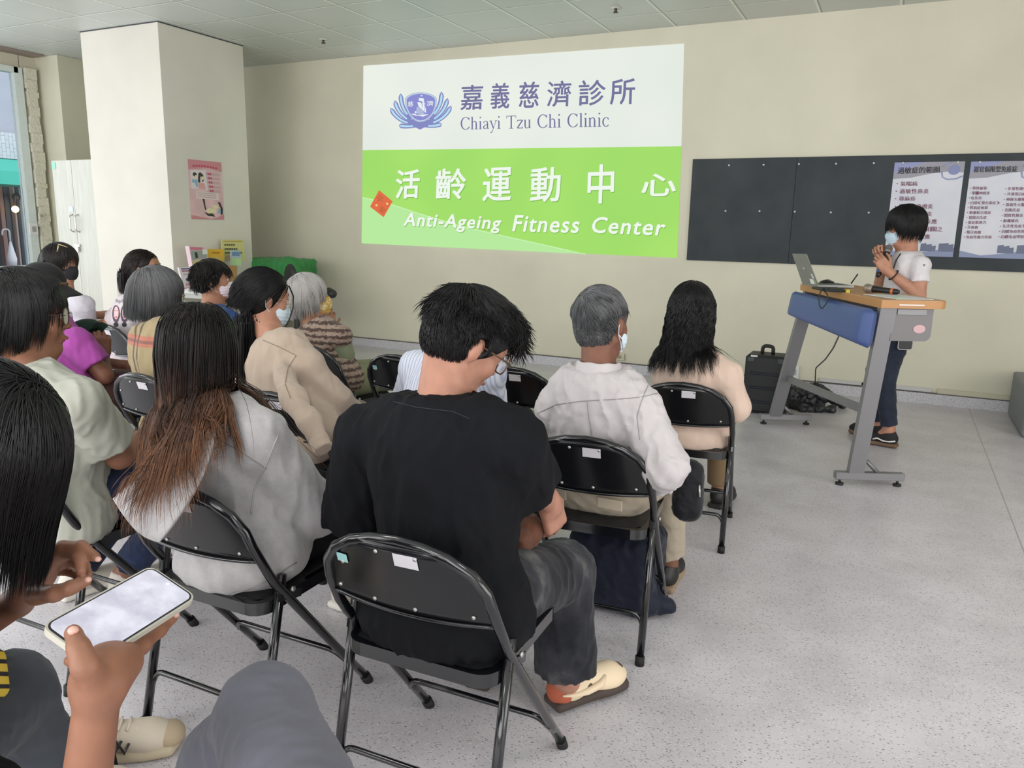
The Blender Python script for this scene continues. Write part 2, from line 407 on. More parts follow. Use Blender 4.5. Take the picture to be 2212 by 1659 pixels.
# ================================================================== objects on the left
def cabinet():
    y0 = 5.45; x0 = WY(115, 400, y0)[0]; x1 = -7.345; zt = WY(115, 345, y0)[2]; seam = WY(152, 350, y0)[0]
    r = thing('storage_cabinet', 'tall pale grey two-door storage cabinet between the window pier and the pillar', 'cabinet', ((x0+x1)/2, y0+.2, 0))
    t = MT('pale_laminate', (196, 196, 186), .5); t.color(t.ramp(t.noise(6, 4, t.mapping((8, 8, .6))), [(.3, (190, 190, 180)), (.7, (203, 203, 194))]))
    cx = (x0+x1)/2; w = x1-x0
    MB().box((0, .02, zt/2), (w, .38, zt-.01)).build('body', t.m, r)
    for a, b, hx in ((x0, seam, seam-.045), (seam, x1, seam+.045)):
        d = MB().box(((a+b)/2-cx, -.185, zt/2), (b-a-.005, .022, zt-.02)).build('door', t.m, r)
        hz = 1.33; x = hx-cx
        MB().tube(rnd_path([(x, -.197, hz+.09), (x, -.235, hz+.075), (x, -.235, hz-.075), (x, -.197, hz-.09)], .03), .007, 8).build('handle', M('chrome_handle', (200, 196, 190), .25, 1), d)
    MB().box((seam-cx, -.205, 1.10), (.09, .02, .022)).box((seam-cx+.01, -.215, 1.06), (.045, .02, .05)).build('hasp_and_padlock', bpy.data.materials['chrome_handle'], r)
    MB().box((seam-cx-.06, -.199, 1.475), (.07, .004, .055)).build('name_card', M('card_blue', (206, 214, 228), .6), r)
    MB().box((x0-cx+.035, -.199, zt-.06), (.06, .004, .07)).build('sticker', M('sticker_green', (150, 210, 190), .6), r)
cabinet()
# wall switch box near window
def socket(name, x, y, z, label, axis='Y', dx=.07, dz=.11, col=(228, 228, 224)):
    r = thing(name, label, 'switch' if 'switch' in name else 'socket', (x, y, z))
    d = (dx, .018, dz) if axis == 'Y' else (.018, dx, dz)
    MB().box((0, 0, 0), d, bev=.004).build('plate', M('plate_'+name, col, .4), r)
    e = (dx*.45, .008, dz*.45) if axis == 'Y' else (.008, dx*.45, dz*.45); off = (0, -.011, 0) if axis == 'Y' else (.011, 0, 0)
    MB().box(off, e).build('button' if 'switch' in name else 'outlet_face', M('face_'+name, tuple(c*.72 for c in col), .5), r)
p = WX(76, 495, XL+.1); socket('wall_switch', XL+.10, p[1]-.02, p[2], 'white open switch box on the window frame, left of the cabinet', 'X', .10, .13)
p = WX(80, 470, XL+.1); socket('wall_switch', XL+.10, p[1]+.05, p[2]+.02, 'small cream switch above the open switch box by the window', 'X', .06, .07, (214, 212, 190))
socket('wall_socket', -2.37, YW-.012, .155, 'low beige wall socket behind the grey-haired man in the white shirt', 'Y', .12, .07, (206, 200, 172))
socket('wall_socket', -.735, YW-.012, .165, 'white wall socket beside the black equipment case', 'Y', .085, .12, (226, 226, 224))
# cable ducts on the front wall above the baseboard
MB().box((-.31, YW-.012, .118), (.42, .02, .03), bev=.003).build('cable_duct', M('duct_white', (198, 197, 196), .5)); tag(bpy.data.objects['cable_duct'], 'short pale cable duct on the wall above the skirting, behind the lectern', 'cable duct')
MB().box((.09, YW-.012, .118), (.54, .02, .034), bev=.003).build('cable_duct', bpy.data.materials['duct_white']); tag(bpy.data.objects['cable_duct.001'], 'long pale cable duct on the wall above the skirting, right of the speaker', 'cable duct')
MB().box((1.6, YW-.012, .118), (2.4, .02, .04), bev=.003).build('cable_duct', M('duct_cream', (196, 192, 168), .5)); tag(bpy.data.objects['cable_duct.002'], 'cream cable duct running to the right edge above the skirting', 'cable duct')
# grey cabinet foot at the right edge
mb = MB().box((1.3, 6.72, .18), (.8, .8, .34), bev=.01)
o = mb.build('low_cabinet', M('grey_steel', (118, 122, 124), .5)); tag(o, 'dark grey low steel cabinet cut off by the right edge of the photo', 'cabinet')
# sprinklers and nozzle on the ceiling
for i, (x, y) in enumerate(((-5.30, 6.46), (-2.29, 6.47))):
    r = thing('sprinkler', ('small ceiling sprinkler left of the projected slide', 'small ceiling sprinkler above the projected slide')[i], 'sprinkler', (x, y, H), group=None)
    MB().cyl((0, 0, -.004), .045, .008).build('rosette', M('sprinkler_white', (200, 200, 190), .4), r)
    MB().cyl((0, 0, -.02), .012, .03).cyl((0, 0, -.037), .022, .004).build('head', M('sprinkler_metal', (90, 84, 80), .4, .8), r)
# ================================================================== projected slide
def PXQ(ox, oy, s):
    return lambda x, y: (ox+x*s, oy+y*s)
def wpoly(mb, pts, cv, Y=YW-.005, th=0):
    P = [WY(*cv(*p), Y) for p in pts]
    mb.add(P, [tuple(range(len(P)))])
sl = thing('projected_slide', 'bright projected slide, white over lime green, with clinic name and emblem on the wall', 'projection', (-3.65, YW, 2.1))
def part(mb, name, m, root=sl):
    o = mb.build(name, m, root, recalc=False); o.location = -root.location; return o
cs = PXQ(770, 90, 720/2212)
def strip(pts_top, pts_bot, Y, n=1):
    mb = MB(); mb.add([WY(*p, Y) for p in (*pts_top, *pts_bot[::-1])], [tuple(range(len(pts_top)+len(pts_bot)))]); return mb
def slide_glow(name, c0, c1, spots=()):
    t = bpy.data.materials.new(name); t.use_nodes = True; nt = t.node_tree; nt.nodes.clear()
    e = nt.nodes.new('ShaderNodeEmission'); o = nt.nodes.new('ShaderNodeOutputMaterial'); nt.links.new(e.outputs[0], o.inputs[0])
    co = nt.nodes.new('ShaderNodeTexCoord'); no = nt.nodes.new('ShaderNodeTexNoise'); no.inputs['Scale'].default_value = .9; no.inputs['Detail'].default_value = 1
    r = nt.nodes.new('ShaderNodeValToRGB'); r.color_ramp.elements[0].color = (*lin(c0), 1); r.color_ramp.elements[1].color = (*lin(c1), 1)
    r.color_ramp.elements[0].position = .35; r.color_ramp.elements[1].position = .65
    nt.links.new(co.outputs['Object'], no.inputs['Vector']); nt.links.new(no.outputs[0], r.inputs[0]); nt.links.new(r.outputs[0], e.inputs[0]); return t
Yp = YW-.004
part(strip([(785, 142), (1478, 94)], [(783.3, 324.5), (1472, 316)], Yp), 'white_field', slide_glow('slide_white', (226, 234, 226), (236, 241, 232)))
part(strip([(783.3, 324.5), (1472, 316)], [(781, 525), (1463, 557)], Yp), 'green_field', slide_glow('slide_green', (160, 221, 108), (172, 228, 112)))
mb = MB()
top = [(40, 1032), (130, 1050), (240, 1080), (420, 1140), (700, 1222), (1000, 1292), (1300, 1358), (1520, 1409)]
wpoly(mb, top+[(34, 1338)], cs, Yp-.001); part(mb, 'pale_green_hill', glow('slide_pale_green', (184, 235, 160)))
mb = MB()
for i in range(len(top)-1):
    a, b = top[i], top[i+1]; wpoly(mb, [a, b, (b[0], b[1]+5), (a[0], a[1]+7)], cs, Yp-.002)
part(mb, 'hill_line', glow('slide_line', (205, 243, 180)))
# lettering
INK = glow('slide_ink', (118, 118, 158)); WHITE = glow('slide_letter_white', (240, 247, 238)); SHADE = glow('slide_letter_shade', (128, 190, 84))
def cell(mb, ch, x0, x1, y0, y1, Y, bold=0, shear=0, cv=cs, tl=0.0, wt=3.2):
    # heavier strokes: the same character laid again with a tiny offset
    for i, (dx, dy) in enumerate(((0, 0), (wt, 0), (0, wt*.7), (wt, wt*.7), (wt*.5, -wt*.4), (-wt*.4, wt*.35))):
        wall_text(mb, ch, [cv(x0+tl+dx, y0+dy), cv(x1+tl+dx-wt, y0-(x1-x0)*.03+dy), cv(x1+dx-wt, y1-(x1-x0)*.03+dy-wt), cv(x0+dx, y1+dy-wt)], Y-i*.00012, 0, shear)
def ldash(mb): pass
mb = MB()
for ch, x0, x1, y0, y1 in (('嘉', 690, 836, 290, 455), ('義', 890, 1013, 276, 447), ('慈', 1077, 1208, 268, 442), ('濟', 1264, 1422, 263, 434), ('診', 1472, 1650, 258, 428), ('所', 1682, 1846, 248, 420)):
    mb = MB(); cell(mb, ch, x0, x1, y0, y1, Yp-.002, 0, 0, tl=6); part(mb, 'name_character', INK)

# serif latin lettering drawn as strokes (x, y in em, baseline 0, cap height .68, x height .45)
def serif_line(mb, text, quad, Y, cv):
    th, tn = .085, .032
    def arc(cx, cy, rx, ry, a0, a1, w0=tn, w1=th, n=18):
        pts = []
        for i in range(n+1):
            a = math.radians(a0+(a1-a0)*i/n); pts.append((cx+rx*math.cos(a), cy+ry*math.sin(a), w0+(w1-w0)*abs(math.cos(a))**1.5))
        return pts
    def ln(x0, y0, x1, y1, w): return [(x0, y0, w), (x1, y1, w)]
    def ser(x, y, w=.2): return ln(x-w/2, y, x+w/2, y, tn)
    def hump(x, W=.26): return [ln(x+W, 0, x+W, .32, th), [(x, .30, tn), (x+.05, .40, tn), (x+.14, .45, .05), (x+W-.03, .42, th*.8), (x+W, .32, th)], ser(x+W, .01)]
    G = {'C': (.66, [arc(.34, .34, .28, .34, 40, 320, tn, th*1.15), ln(.56, .5, .57, .68, tn), ln(.57, .10, .60, .18, tn)]),
         'T': (.62, [ln(.3, 0, .3, .66, th), ln(.02, .665, .58, .665, tn*1.3), ln(.02, .54, .02, .67, tn), ln(.58, .54, .58, .67, tn), ser(.3, .01, .24)]),
         'h': (.50, [ln(.10, 0, .10, .69, th), ser(.10, .01), ln(.03, .66, .1, .69, tn)]+hump(.10)),
         'n': (.50, [ln(.10, 0, .10, .44, th), ser(.10, .01), ln(.03, .42, .1, .44, tn)]+hump(.10)),
         'i': (.26, [ln(.12, 0, .12, .44, th), ser(.12, .01), ln(.04, .42, .12, .44, tn), ln(.12, .60, .12, .68, .09)]),
         'l': (.26, [ln(.12, 0, .12, .69, th), ser(.12, .01), ln(.04, .66, .12, .69, tn)]),
         'a': (.44, [ln(.31, .05, .31, .30, th), [(.31, .30, th), (.29, .41, .06), (.19, .45, tn), (.09, .40, .05), (.08, .33, .07)], [(.31, .27, tn), (.12, .19, .05), (.06, .11, th), (.10, .02, .06), (.2, .02, tn), (.31, .1, tn)], [(.31, .05, th), (.35, .01, tn), (.42, .05, tn)]]),
         'y': (.46, [ln(.07, .44, .24, .04, th*.9), [(.40, .44, tn), (.22, -.02, tn), (.15, -.17, .05), (.05, -.19, .07)], ser(.07, .44, .18), ser(.40, .44, .14)]),
         'z': (.42, [ln(.05, .43, .37, .43, tn*1.3), ln(.37, .43, .05, .02, th*.9), ln(.05, .015, .38, .015, tn*1.3), ln(.05, .34, .05, .43, tn), ln(.38, .01, .38, .11, tn)]),
         'u': (.50, [ln(.10, .12, .10, .44, th), [(.10, .12, th), (.13, .02, .06), (.21, 0, tn), (.36, .10, tn)], ln(.36, 0, .36, .44, th), ln(.03, .43, .1, .44, tn), ln(.29, .43, .36, .44, tn), ln(.36, .01, .43, .03, tn)]),
         'c': (.42, [arc(.23, .22, .17, .22, 45, 320, tn, th), ln(.33, .35, .37, .36, .07)]), ' ': (.32, [])}
    segs = []; x = 0; out = []; wi = 0
    for ch in text:
        w, st = G[ch]; wi += ch == ' '
        for s_ in st: segs.append((wi, [(x+a, b, c) for a, b, c in s_]))
        x += w
    W = x
    TL, TR, BR, BL = [WY(*cv(*p), Y) for p in quad]
    def mp(u, v):
        u /= W; v = (v+.19)/.88; return (1-v)*((1-u)*BL+u*BR)+v*((1-u)*TL+u*TR)
    for wi, s_ in segs:
        while len(out) <= wi: out.append(MB())
        mb = out[wi]; L, R = [], []
        for i, (a, b, c) in enumerate(s_):
            p = s_[max(i-1, 0)]; q = s_[min(i+1, len(s_)-1)]; dx, dy = q[0]-p[0], q[1]-p[1]; l = math.hypot(dx, dy) or 1
            nx, ny = -dy/l*c/2, dx/l*c/2; L.append((a+nx, b+ny)); R.append((a-nx, b-ny))
        V = [mp(*p) for p in L+R]; n = len(L); mb.add(V, [(i, i+1, n+i+1, n+i) for i in range(n-1)])
    return out
for mb in serif_line(None, 'Chiayi Tzu Chi Clinic', [(690, 502), (1680, 468), (1680, 588), (690, 606)], Yp-.002, cs): part(mb, 'latin_name_word', INK)
big = (('活', 258, 415, 852, 1045), ('齡', 522, 722, 846, 1052), ('運', 836, 1024, 840, 1062), ('動', 1152, 1350, 838, 1068), ('中', 1532, 1706, 818, 1078), ('心', 1890, 2118, 880, 1030))
for c, a, b, y0, y1 in big:
    mb = MB(); cell(mb, c, a, b, y0, y1, Yp-.003, 0, tl=8, wt=5); hc = part(mb, 'heading_character', WHITE)
    mb = MB(); cell(mb, c, a+5, b+5, y0+6, y1+6, Yp-.002, 0, tl=8, wt=5); sh_ = part(mb, 'character_shadow', SHADE); sh_.parent = hc; sh_.location = (0, 0, 0)
words = (('Anti-Ageing', 312, 960, 1135, 1248, 1160, 1272), ('Fitness', 1035, 1478, 1152, 1258, 1160, 1270), ('Center', 1566, 2048, 1163, 1268, 1178, 1288))
def wd(k, dx, dy, Y):
    mb = MB()
    for t_, x0, x1, a, b, c, d in words[k:k+1]: wall_text(mb, t_, [cs(x0+dx, a+dy), cs(x1+dx, c+dy), cs(x1+dx, d+dy), cs(x0+dx, b+dy)], Y, 0, .22, spacing=1.12); [wall_text(mb, t_, [cs(x0+dx+ex, a+dy+ey), cs(x1+dx+ex, c+dy+ey), cs(x1+dx+ex, d+dy+ey), cs(x0+dx+ex, b+dy+ey)], Y-.0001*(ei+1), 0, .22, spacing=1.12) for ei, (ex, ey) in enumerate(((3.5, 0), (1.7, 2.5), (1.7, -2.5), (-2, 0)))]
    return mb
for k in range(3):
    so = part(wd(k, 0, 0, Yp-.003), 'subtitle_word', WHITE); s2 = part(wd(k, 4, 5, Yp-.002), 'word_shadow', SHADE); s2.parent = so; s2.location = (0, 0, 0)
mb = MB(); wpoly(mb, [(150, 985), (240, 1060), (180, 1165), (90, 1095)], cs, Yp-.003); part(mb, 'red_diamond_charm', glow('slide_red', (226, 112, 76)))
mb = MB(); wall_text(mb, '平', [cs(148, 1012), cs(184, 1040), cs(160, 1078), cs(124, 1048)], Yp-.004, .01); wall_text(mb, '安', [cs(166, 1086), cs(200, 1112), cs(176, 1146), cs(144, 1118)], Yp-.004, .01); part(mb, 'charm_characters', glow('slide_brown', (178, 104, 62)))
mb = MB()
for cx, cy in ((133, 1086), (204, 1076)): wpoly(mb, [(cx+8*math.cos(a*PI/5), cy+8*math.sin(a*PI/5)) for a in range(10)], cs, Yp-.004)
part(mb, 'charm_dots', glow('slide_yellow', (240, 205, 120)))
# emblem: lotus petals round a shield with a sailing boat (survey from the enlarged detail)
ce = PXQ(820, 150, 200/2212)
def bez(pts, n=10):
    out = []
    for i in range(0, len(pts)-2, 2):
        a, b, c = pts[i:i+3]
        for k in range(n): t_ = k/n; out.append(((1-t_)**2*a[0]+2*t_*(1-t_)*b[0]+t_*t_*c[0], (1-t_)**2*a[1]+2*t_*(1-t_)*b[1]+t_*t_*c[1]))
    out.append(pts[-1]); return out
def petal(spine, w):
    sp = bez(spine, 14); n = len(sp); L, R = [], []
    for i, p in enumerate(sp):
        q0, q1 = sp[max(i-1, 0)], sp[min(i+1, n-1)]; dx, dy = q1[0]-q0[0], q1[1]-q0[1]; l = math.hypot(dx, dy)
        t_ = i/(n-1); ww = w*min(1, (t_*7)**.6 if t_ < .2 else 1)*(1-.35*t_); L.append((p[0]-dy/l*ww, p[1]+dx/l*ww)); R.append((p[0]+dy/l*ww, p[1]-dx/l*ww))
    return L, R
petals = [((505, 570), (500, 950), (760, 1180)), ((365, 735), (420, 1080), (800, 1270)), ((265, 915), (400, 1240), (840, 1320)), ((460, 1335), (650, 1380), (900, 1340)),
          ((1478, 525), (1500, 930), (1180, 1180)), ((1625, 680), (1560, 1080), (1140, 1270)), ((1712, 860), (1560, 1230), (1100, 1320)), ((1490, 1300), (1300, 1370), (1060, 1340))]
mo = MB(); mi = MB()
def ribbon(mb, L, R, Y):
    V = [WY(*ce(*p), Y) for p in L+R]; n = len(L); mb.add(V, [(i, i+1, n+i+1, n+i) for i in range(n-1)])
for sp in petals:
    mp_ = MB(); L, R = petal(sp, 62); ribbon(mp_, L, R, Yp-.002); pp_ = part(mp_, 'emblem_petal', glow('emblem_blue', (134, 140, 196)) if 'emblem_blue' not in bpy.data.materials else bpy.data.materials['emblem_blue']); mi = MB(); L, R = petal([(sp[0][0]*.93+sp[1][0]*.07, sp[0][1]*.93+sp[1][1]*.07), sp[1], sp[2]], 27); ribbon(mi, L[:-3], R[:-3], Yp-.003); q_ = part(mi, 'petal_highlight', bpy.data.materials.get('emblem_light') or glow('emblem_light', (182, 222, 240))); q_.parent = pp_; q_.location = (0, 0, 0)
wpoly(mo, [(760, 1180), (1180, 1180), (1130, 1385), (1060, 1390), (965, 1440), (880, 1395), (800, 1380)], ce, Yp-.002)
part(mo, 'emblem_base', bpy.data.materials['emblem_blue'])
sh = bez([(610, 690), (700, 560), (980, 545), (1270, 560), (1365, 690), (1380, 1000), (1210, 1150), (1090, 1260), (965, 1260), (840, 1250), (740, 1130), (590, 950), (610, 690)], 8)[:-1]
def scl(P, k, c=(985, 880)): return [(c[0]+(x-c[0])*k, c[1]+(y-c[1])*k) for x, y in P]
mb = MB(); wpoly(mb, sh, ce, Yp-.004); part(mb, 'emblem_shield_rim', glow('emblem_rim', (170, 190, 214)))
mb = MB(); wpoly(mb, scl(sh, .93), ce, Yp-.0045); part(mb, 'emblem_rim_line', glow('emblem_rim_light', (222, 232, 240)))
mb = MB(); wpoly(mb, scl(sh, .9), ce, Yp-.005); part(mb, 'emblem_shield', glow('emblem_shield', (140, 144, 210)))
mb = MB()
for P in ([(940, 680), (1055, 690), (1060, 800), (1000, 760), (930, 745)], [(900, 775), (990, 790), (1015, 860), (1010, 960), (930, 880)], [(1010, 790), (1068, 800), (1080, 900), (1045, 1010), (1010, 960), (1030, 860)], [(1070, 740), (1100, 840), (1085, 830)], [(1085, 890), (1110, 960), (1105, 1040), (1065, 1010)],
          [(740, 1065), (830, 1055), (900, 1090), (980, 1085), (1080, 1075), (1175, 1075), (1100, 1100), (1040, 1130), (960, 1110), (880, 1105), (800, 1085)], [(980, 615), (1020, 615), (1020, 640), (980, 640)], [(835, 1010), (870, 990), (885, 1040), (850, 1050)]):
    wpoly(mb, P, ce, Yp-.006)
wall_text(mb, '慈', [ce(680, 760), ce(800, 755), ce(805, 885), ce(680, 890)], Yp-.006, .01); wall_text(mb, '濟', [ce(1125, 750), ce(1285, 750), ce(1285, 870), ce(1125, 875)], Yp-.006, .01)
part(mb, 'emblem_sails_and_characters', glow('emblem_white', (236, 242, 240)))
mb = MB(); wpoly(mb, [(885, 900), (930, 890), (1020, 990), (1075, 1060), (1000, 1085), (910, 1070), (870, 1010)], ce, Yp-.0065); part(mb, 'emblem_hull', glow('emblem_hull', (176, 190, 220)))
# ================================================================== felt notice board with two posters
tm = MT('board_felt', (66, 71, 73), .85, spec=.2)
n1 = tm.noise(1.6, 5, rough=.65); tm.color(tm.mix(tm.ramp(n1, [(.52, (0, 0, 0)), (.78, (130, 130, 130))]), tm.ramp(tm.noise(4, 4), [(.3, (62, 67, 70)), (.7, (71, 76, 79))]), (84, 82, 74)))
bb = thing('notice_board', 'long dark grey felt notice board on the wall right of the slide', 'notice board', (0, YW, 1.565))
jx = -1.0
for a, b in ((-1.759, WY(1723, 345)[0]), (WY(1723, 345)[0], 3.6)):
    MB().box(((a+b)/2, -.014, 0), (b-a-.002, .024, .897), bev=.002).build('board_panel', tm.m, bb)
MBLK0 = M('board_backing', (34, 36, 38), .8)
pin = M('pin_white', (210, 212, 208), .4)
cb = PXQ(1480, 320, 460/2212)
MB().box((.9, -.006, 0), (5.3, .008, .88)).build('backing', MBLK0, bb)
for i, (x, y) in enumerate(((456, 178), (815, 173), (1182, 166), (1568, 163), (1960, 155), (420, 653), (773, 655), (1139, 660), (1513, 667), (1907, 670))):
    p = WY(*cb(x, y), YW-.03); o = MB().cyl((0, 0, 0), .008, .012, 10, 'Y').build('push_pin', pin); o.location = p
    tag(o, 'small white push pin, %s row of the notice board, %s' % (('upper', 'lower')[i//5], ('leftmost', 'second from the left', 'in the middle', 'second from the right', 'rightmost')[i % 5]), 'push pin', 'push pins on the bare part of the board')
def poster(name, label, x0, x1, z0, z1, texts, maroon, cvt, title, tq):
    r = thing(name, label, 'poster', ((x0+x1)/2, YW-.026, (z0+z1)/2)); cx, cz = (x0+x1)/2, (z0+z1)/2; w, h = x1-x0, z1-z0
    t = MT(name+'_paper', (206, 208, 218), .45)
    t.color(t.ramp(t.noise(3, 3), [(.3, (200, 202, 214)), (.7, (216, 216, 222))]))
    MB().box((0, 0, 0), (w, .002, h)).build('sheet', t.m, r)
    def rel(P, y, m, nm):
        mb = MB(); mb.add([(-w/2+u*w, y, h/2-v*h) for u, v in P], [tuple(range(len(P)))]); return mb.build(nm, m, r, recalc=False)
    rel([(0, 0), (1, 0), (1, .115), (.8, .10), (.55, .12), (.25, .165), (0, .175)], -.002, bpy.data.materials.get('poster_band') or M('poster_band', (150, 148, 158), .45), 'top_band')
    rel([(0, 0), (.45, 0), (.25, .06), (0, .11)], -.0024, bpy.data.materials.get('poster_band_blue') or M('poster_band_blue', (140, 146, 188), .45), 'band_tint')
    mb = MB()
    sc = (.86, .085)
    for rr in (.085, .05): 
        n = 20; P = [(sc[0]+rr*math.cos(2*PI*k/n), sc[1]+rr*.62*math.sin(2*PI*k/n)) for k in range(n)]
        mb.add([(-w/2+u*w, -.003-(.085-rr)*.01, h/2-v*h) for u, v in P], [tuple(range(n))])
    mb.build('stethoscope_picture', bpy.data.materials.get('poster_steth') or M('poster_steth', (122, 130, 172), .4), r, recalc=False)
    mb = MB(); P = [(.69, .10), (.71, .16), (.78, .185), (.9, .18), (.99, .15)]
    mb.tube([(-w/2+u*w, -.002, h/2-v*h) for u, v in P], .006, 5).tube([(-w/2+u*w, -.002, h/2-v*h) for u, v in ((.70, .055), (.75, .02), (.82, .01))], .006, 5).build('stethoscope_tube', bpy.data.materials.get('poster_tube') or M('poster_tube', (158, 166, 200), .4), r)
    rel([(0, .93), (.3, .975), (.6, .95), (1, .90), (1, 1), (0, 1)], -.002, bpy.data.materials.get('poster_foot') or M('poster_foot', (134, 144, 176), .45), 'foot_band')
    mb = MB()
    for u0, u1, v0 in ((.52, .60, .865), (.60, .68, .875), (.68, .74, .89), (.78, .92, .86), (.92, .99, .87)):
        mb.add([(-w/2+u*w, -.0026, h/2-v*h) for u, v in ((u0, v0), (u1, v0-.008), (u1, .945), (u0, .945))], [(0, 1, 2, 3)])
    mb.build('hospital_picture', bpy.data.materials.get('poster_bld') or M('poster_bld', (104, 112, 136), .5), r, recalc=False)
    mb = MB(); wall_text(mb, title, [cvt(*p) for p in tq], YW-.0300, 0); wall_text(mb, title, [cvt(p[0]+5, p[1]+2) for p in tq], YW-.0302, 0); o = mb.build('title', bpy.data.materials.get('poster_black') or M('poster_black', (52, 50, 56), .6), r, recalc=False); o.location = -r.location
    for s_, x, y, cw, hh, dot in texts:
        mb = MB()
        for i, ch in enumerate(s_):
            if ch in ' 　': continue
            xa = x+i*cw; wall_text(mb, ch, [cvt(xa+hh*.06, y-hh/2), cvt(xa+cw*.9+hh*.06, y-hh/2), cvt(xa+cw*.9, y+hh/2), cvt(xa, y+hh/2)], YW-.0300, 0); wall_text(mb, ch, [cvt(xa+hh*.10, y-hh/2), cvt(xa+cw*.9+hh*.10, y-hh/2), cvt(xa+cw*.9+hh*.04, y+hh/2), cvt(xa+hh*.04, y+hh/2)], YW-.0301, 0)
        if dot: xa = x-dot; wall_text(mb, '●', [cvt(xa-hh*.14, y-hh*.14), cvt(xa+hh*.14, y-hh*.14), cvt(xa+hh*.14, y+hh*.14), cvt(xa-hh*.14, y+hh*.14)], YW-.0300)
        o = mb.build('text_line', maroon, r, recalc=False); o.location = -r.location
    for u in (.12, .90): MB().sphere((-w/2+u*w, -.006, h/2-.006), .009, 8, 6).build('pin', pin, r)
    return r
cp = PXQ(1880, 320, 332/1967); mar = M('poster_maroon', (122, 72, 92), .6)
T1 = [('氣喘病', 385, 455, 74, 60, 40), ('過敏性鼻炎', 373, 551, 76, 62, 40), ('蕁麻疹', 363, 647, 74, 60, 40), ('異位性皮膚炎', 362, 746, 74, 64, 40), ('　　　　肝炎', 350, 842, 74, 62, 0), ('　　　　　反應', 338, 938, 74, 62, 0), ('　　　　及相關之', 328, 1036, 75, 62, 0), ('　　　　反應', 318, 1133, 75, 62, 0)]
poster('wall_poster', 'white medical poster with large maroon Chinese list, directly behind the speaker', -.113, .384, 1.216, 1.956, T1, mar, cp, '過敏症的範圍', [(352, 245), (888, 232), (884, 312), (347, 328)])
T2 = []
for i, s_ in enumerate(('骨質破裂', '單一神經炎', '虹彩炎', '白斑(異色素症)', '腎病症候群', '類澱粉沉著症', '葛雷夫氏症', '重症肌無力', '天疱瘡', '類天疱瘡', '免疫性聽力受損')):
    T2.append((s_, 1305-i*8, 512+i*62.6, 47, 40, 20))
for i, s_ in enumerate(('多發性硬化症', '冷凝蛋白症', '神經去髓鞘', '潰瘍性大腸炎', '克隆氏症', '間質性肺炎', '肺纖維化', '先天性免疫不全', '自體免疫性肝炎', '自體免疫甲狀腺')):
    T2.append((s_, 1757-i*9.5, 518+i*68.5, 50, 42, 24))
poster('wall_poster', 'white medical poster with two columns of small maroon Chinese text, at the right edge', .425, .918, 1.217, 1.953, T2, mar, cp, '器官侷限型免疫症', [(1325, 232), (1885, 224), (1876, 302), (1320, 308)])
mb = MB().quad(*[WY(*cp(*p), YW-.0305) for p in ((1216, 1372), (1240, 1362), (1270, 1364), (1272, 1384), (1244, 1392), (1218, 1388))])
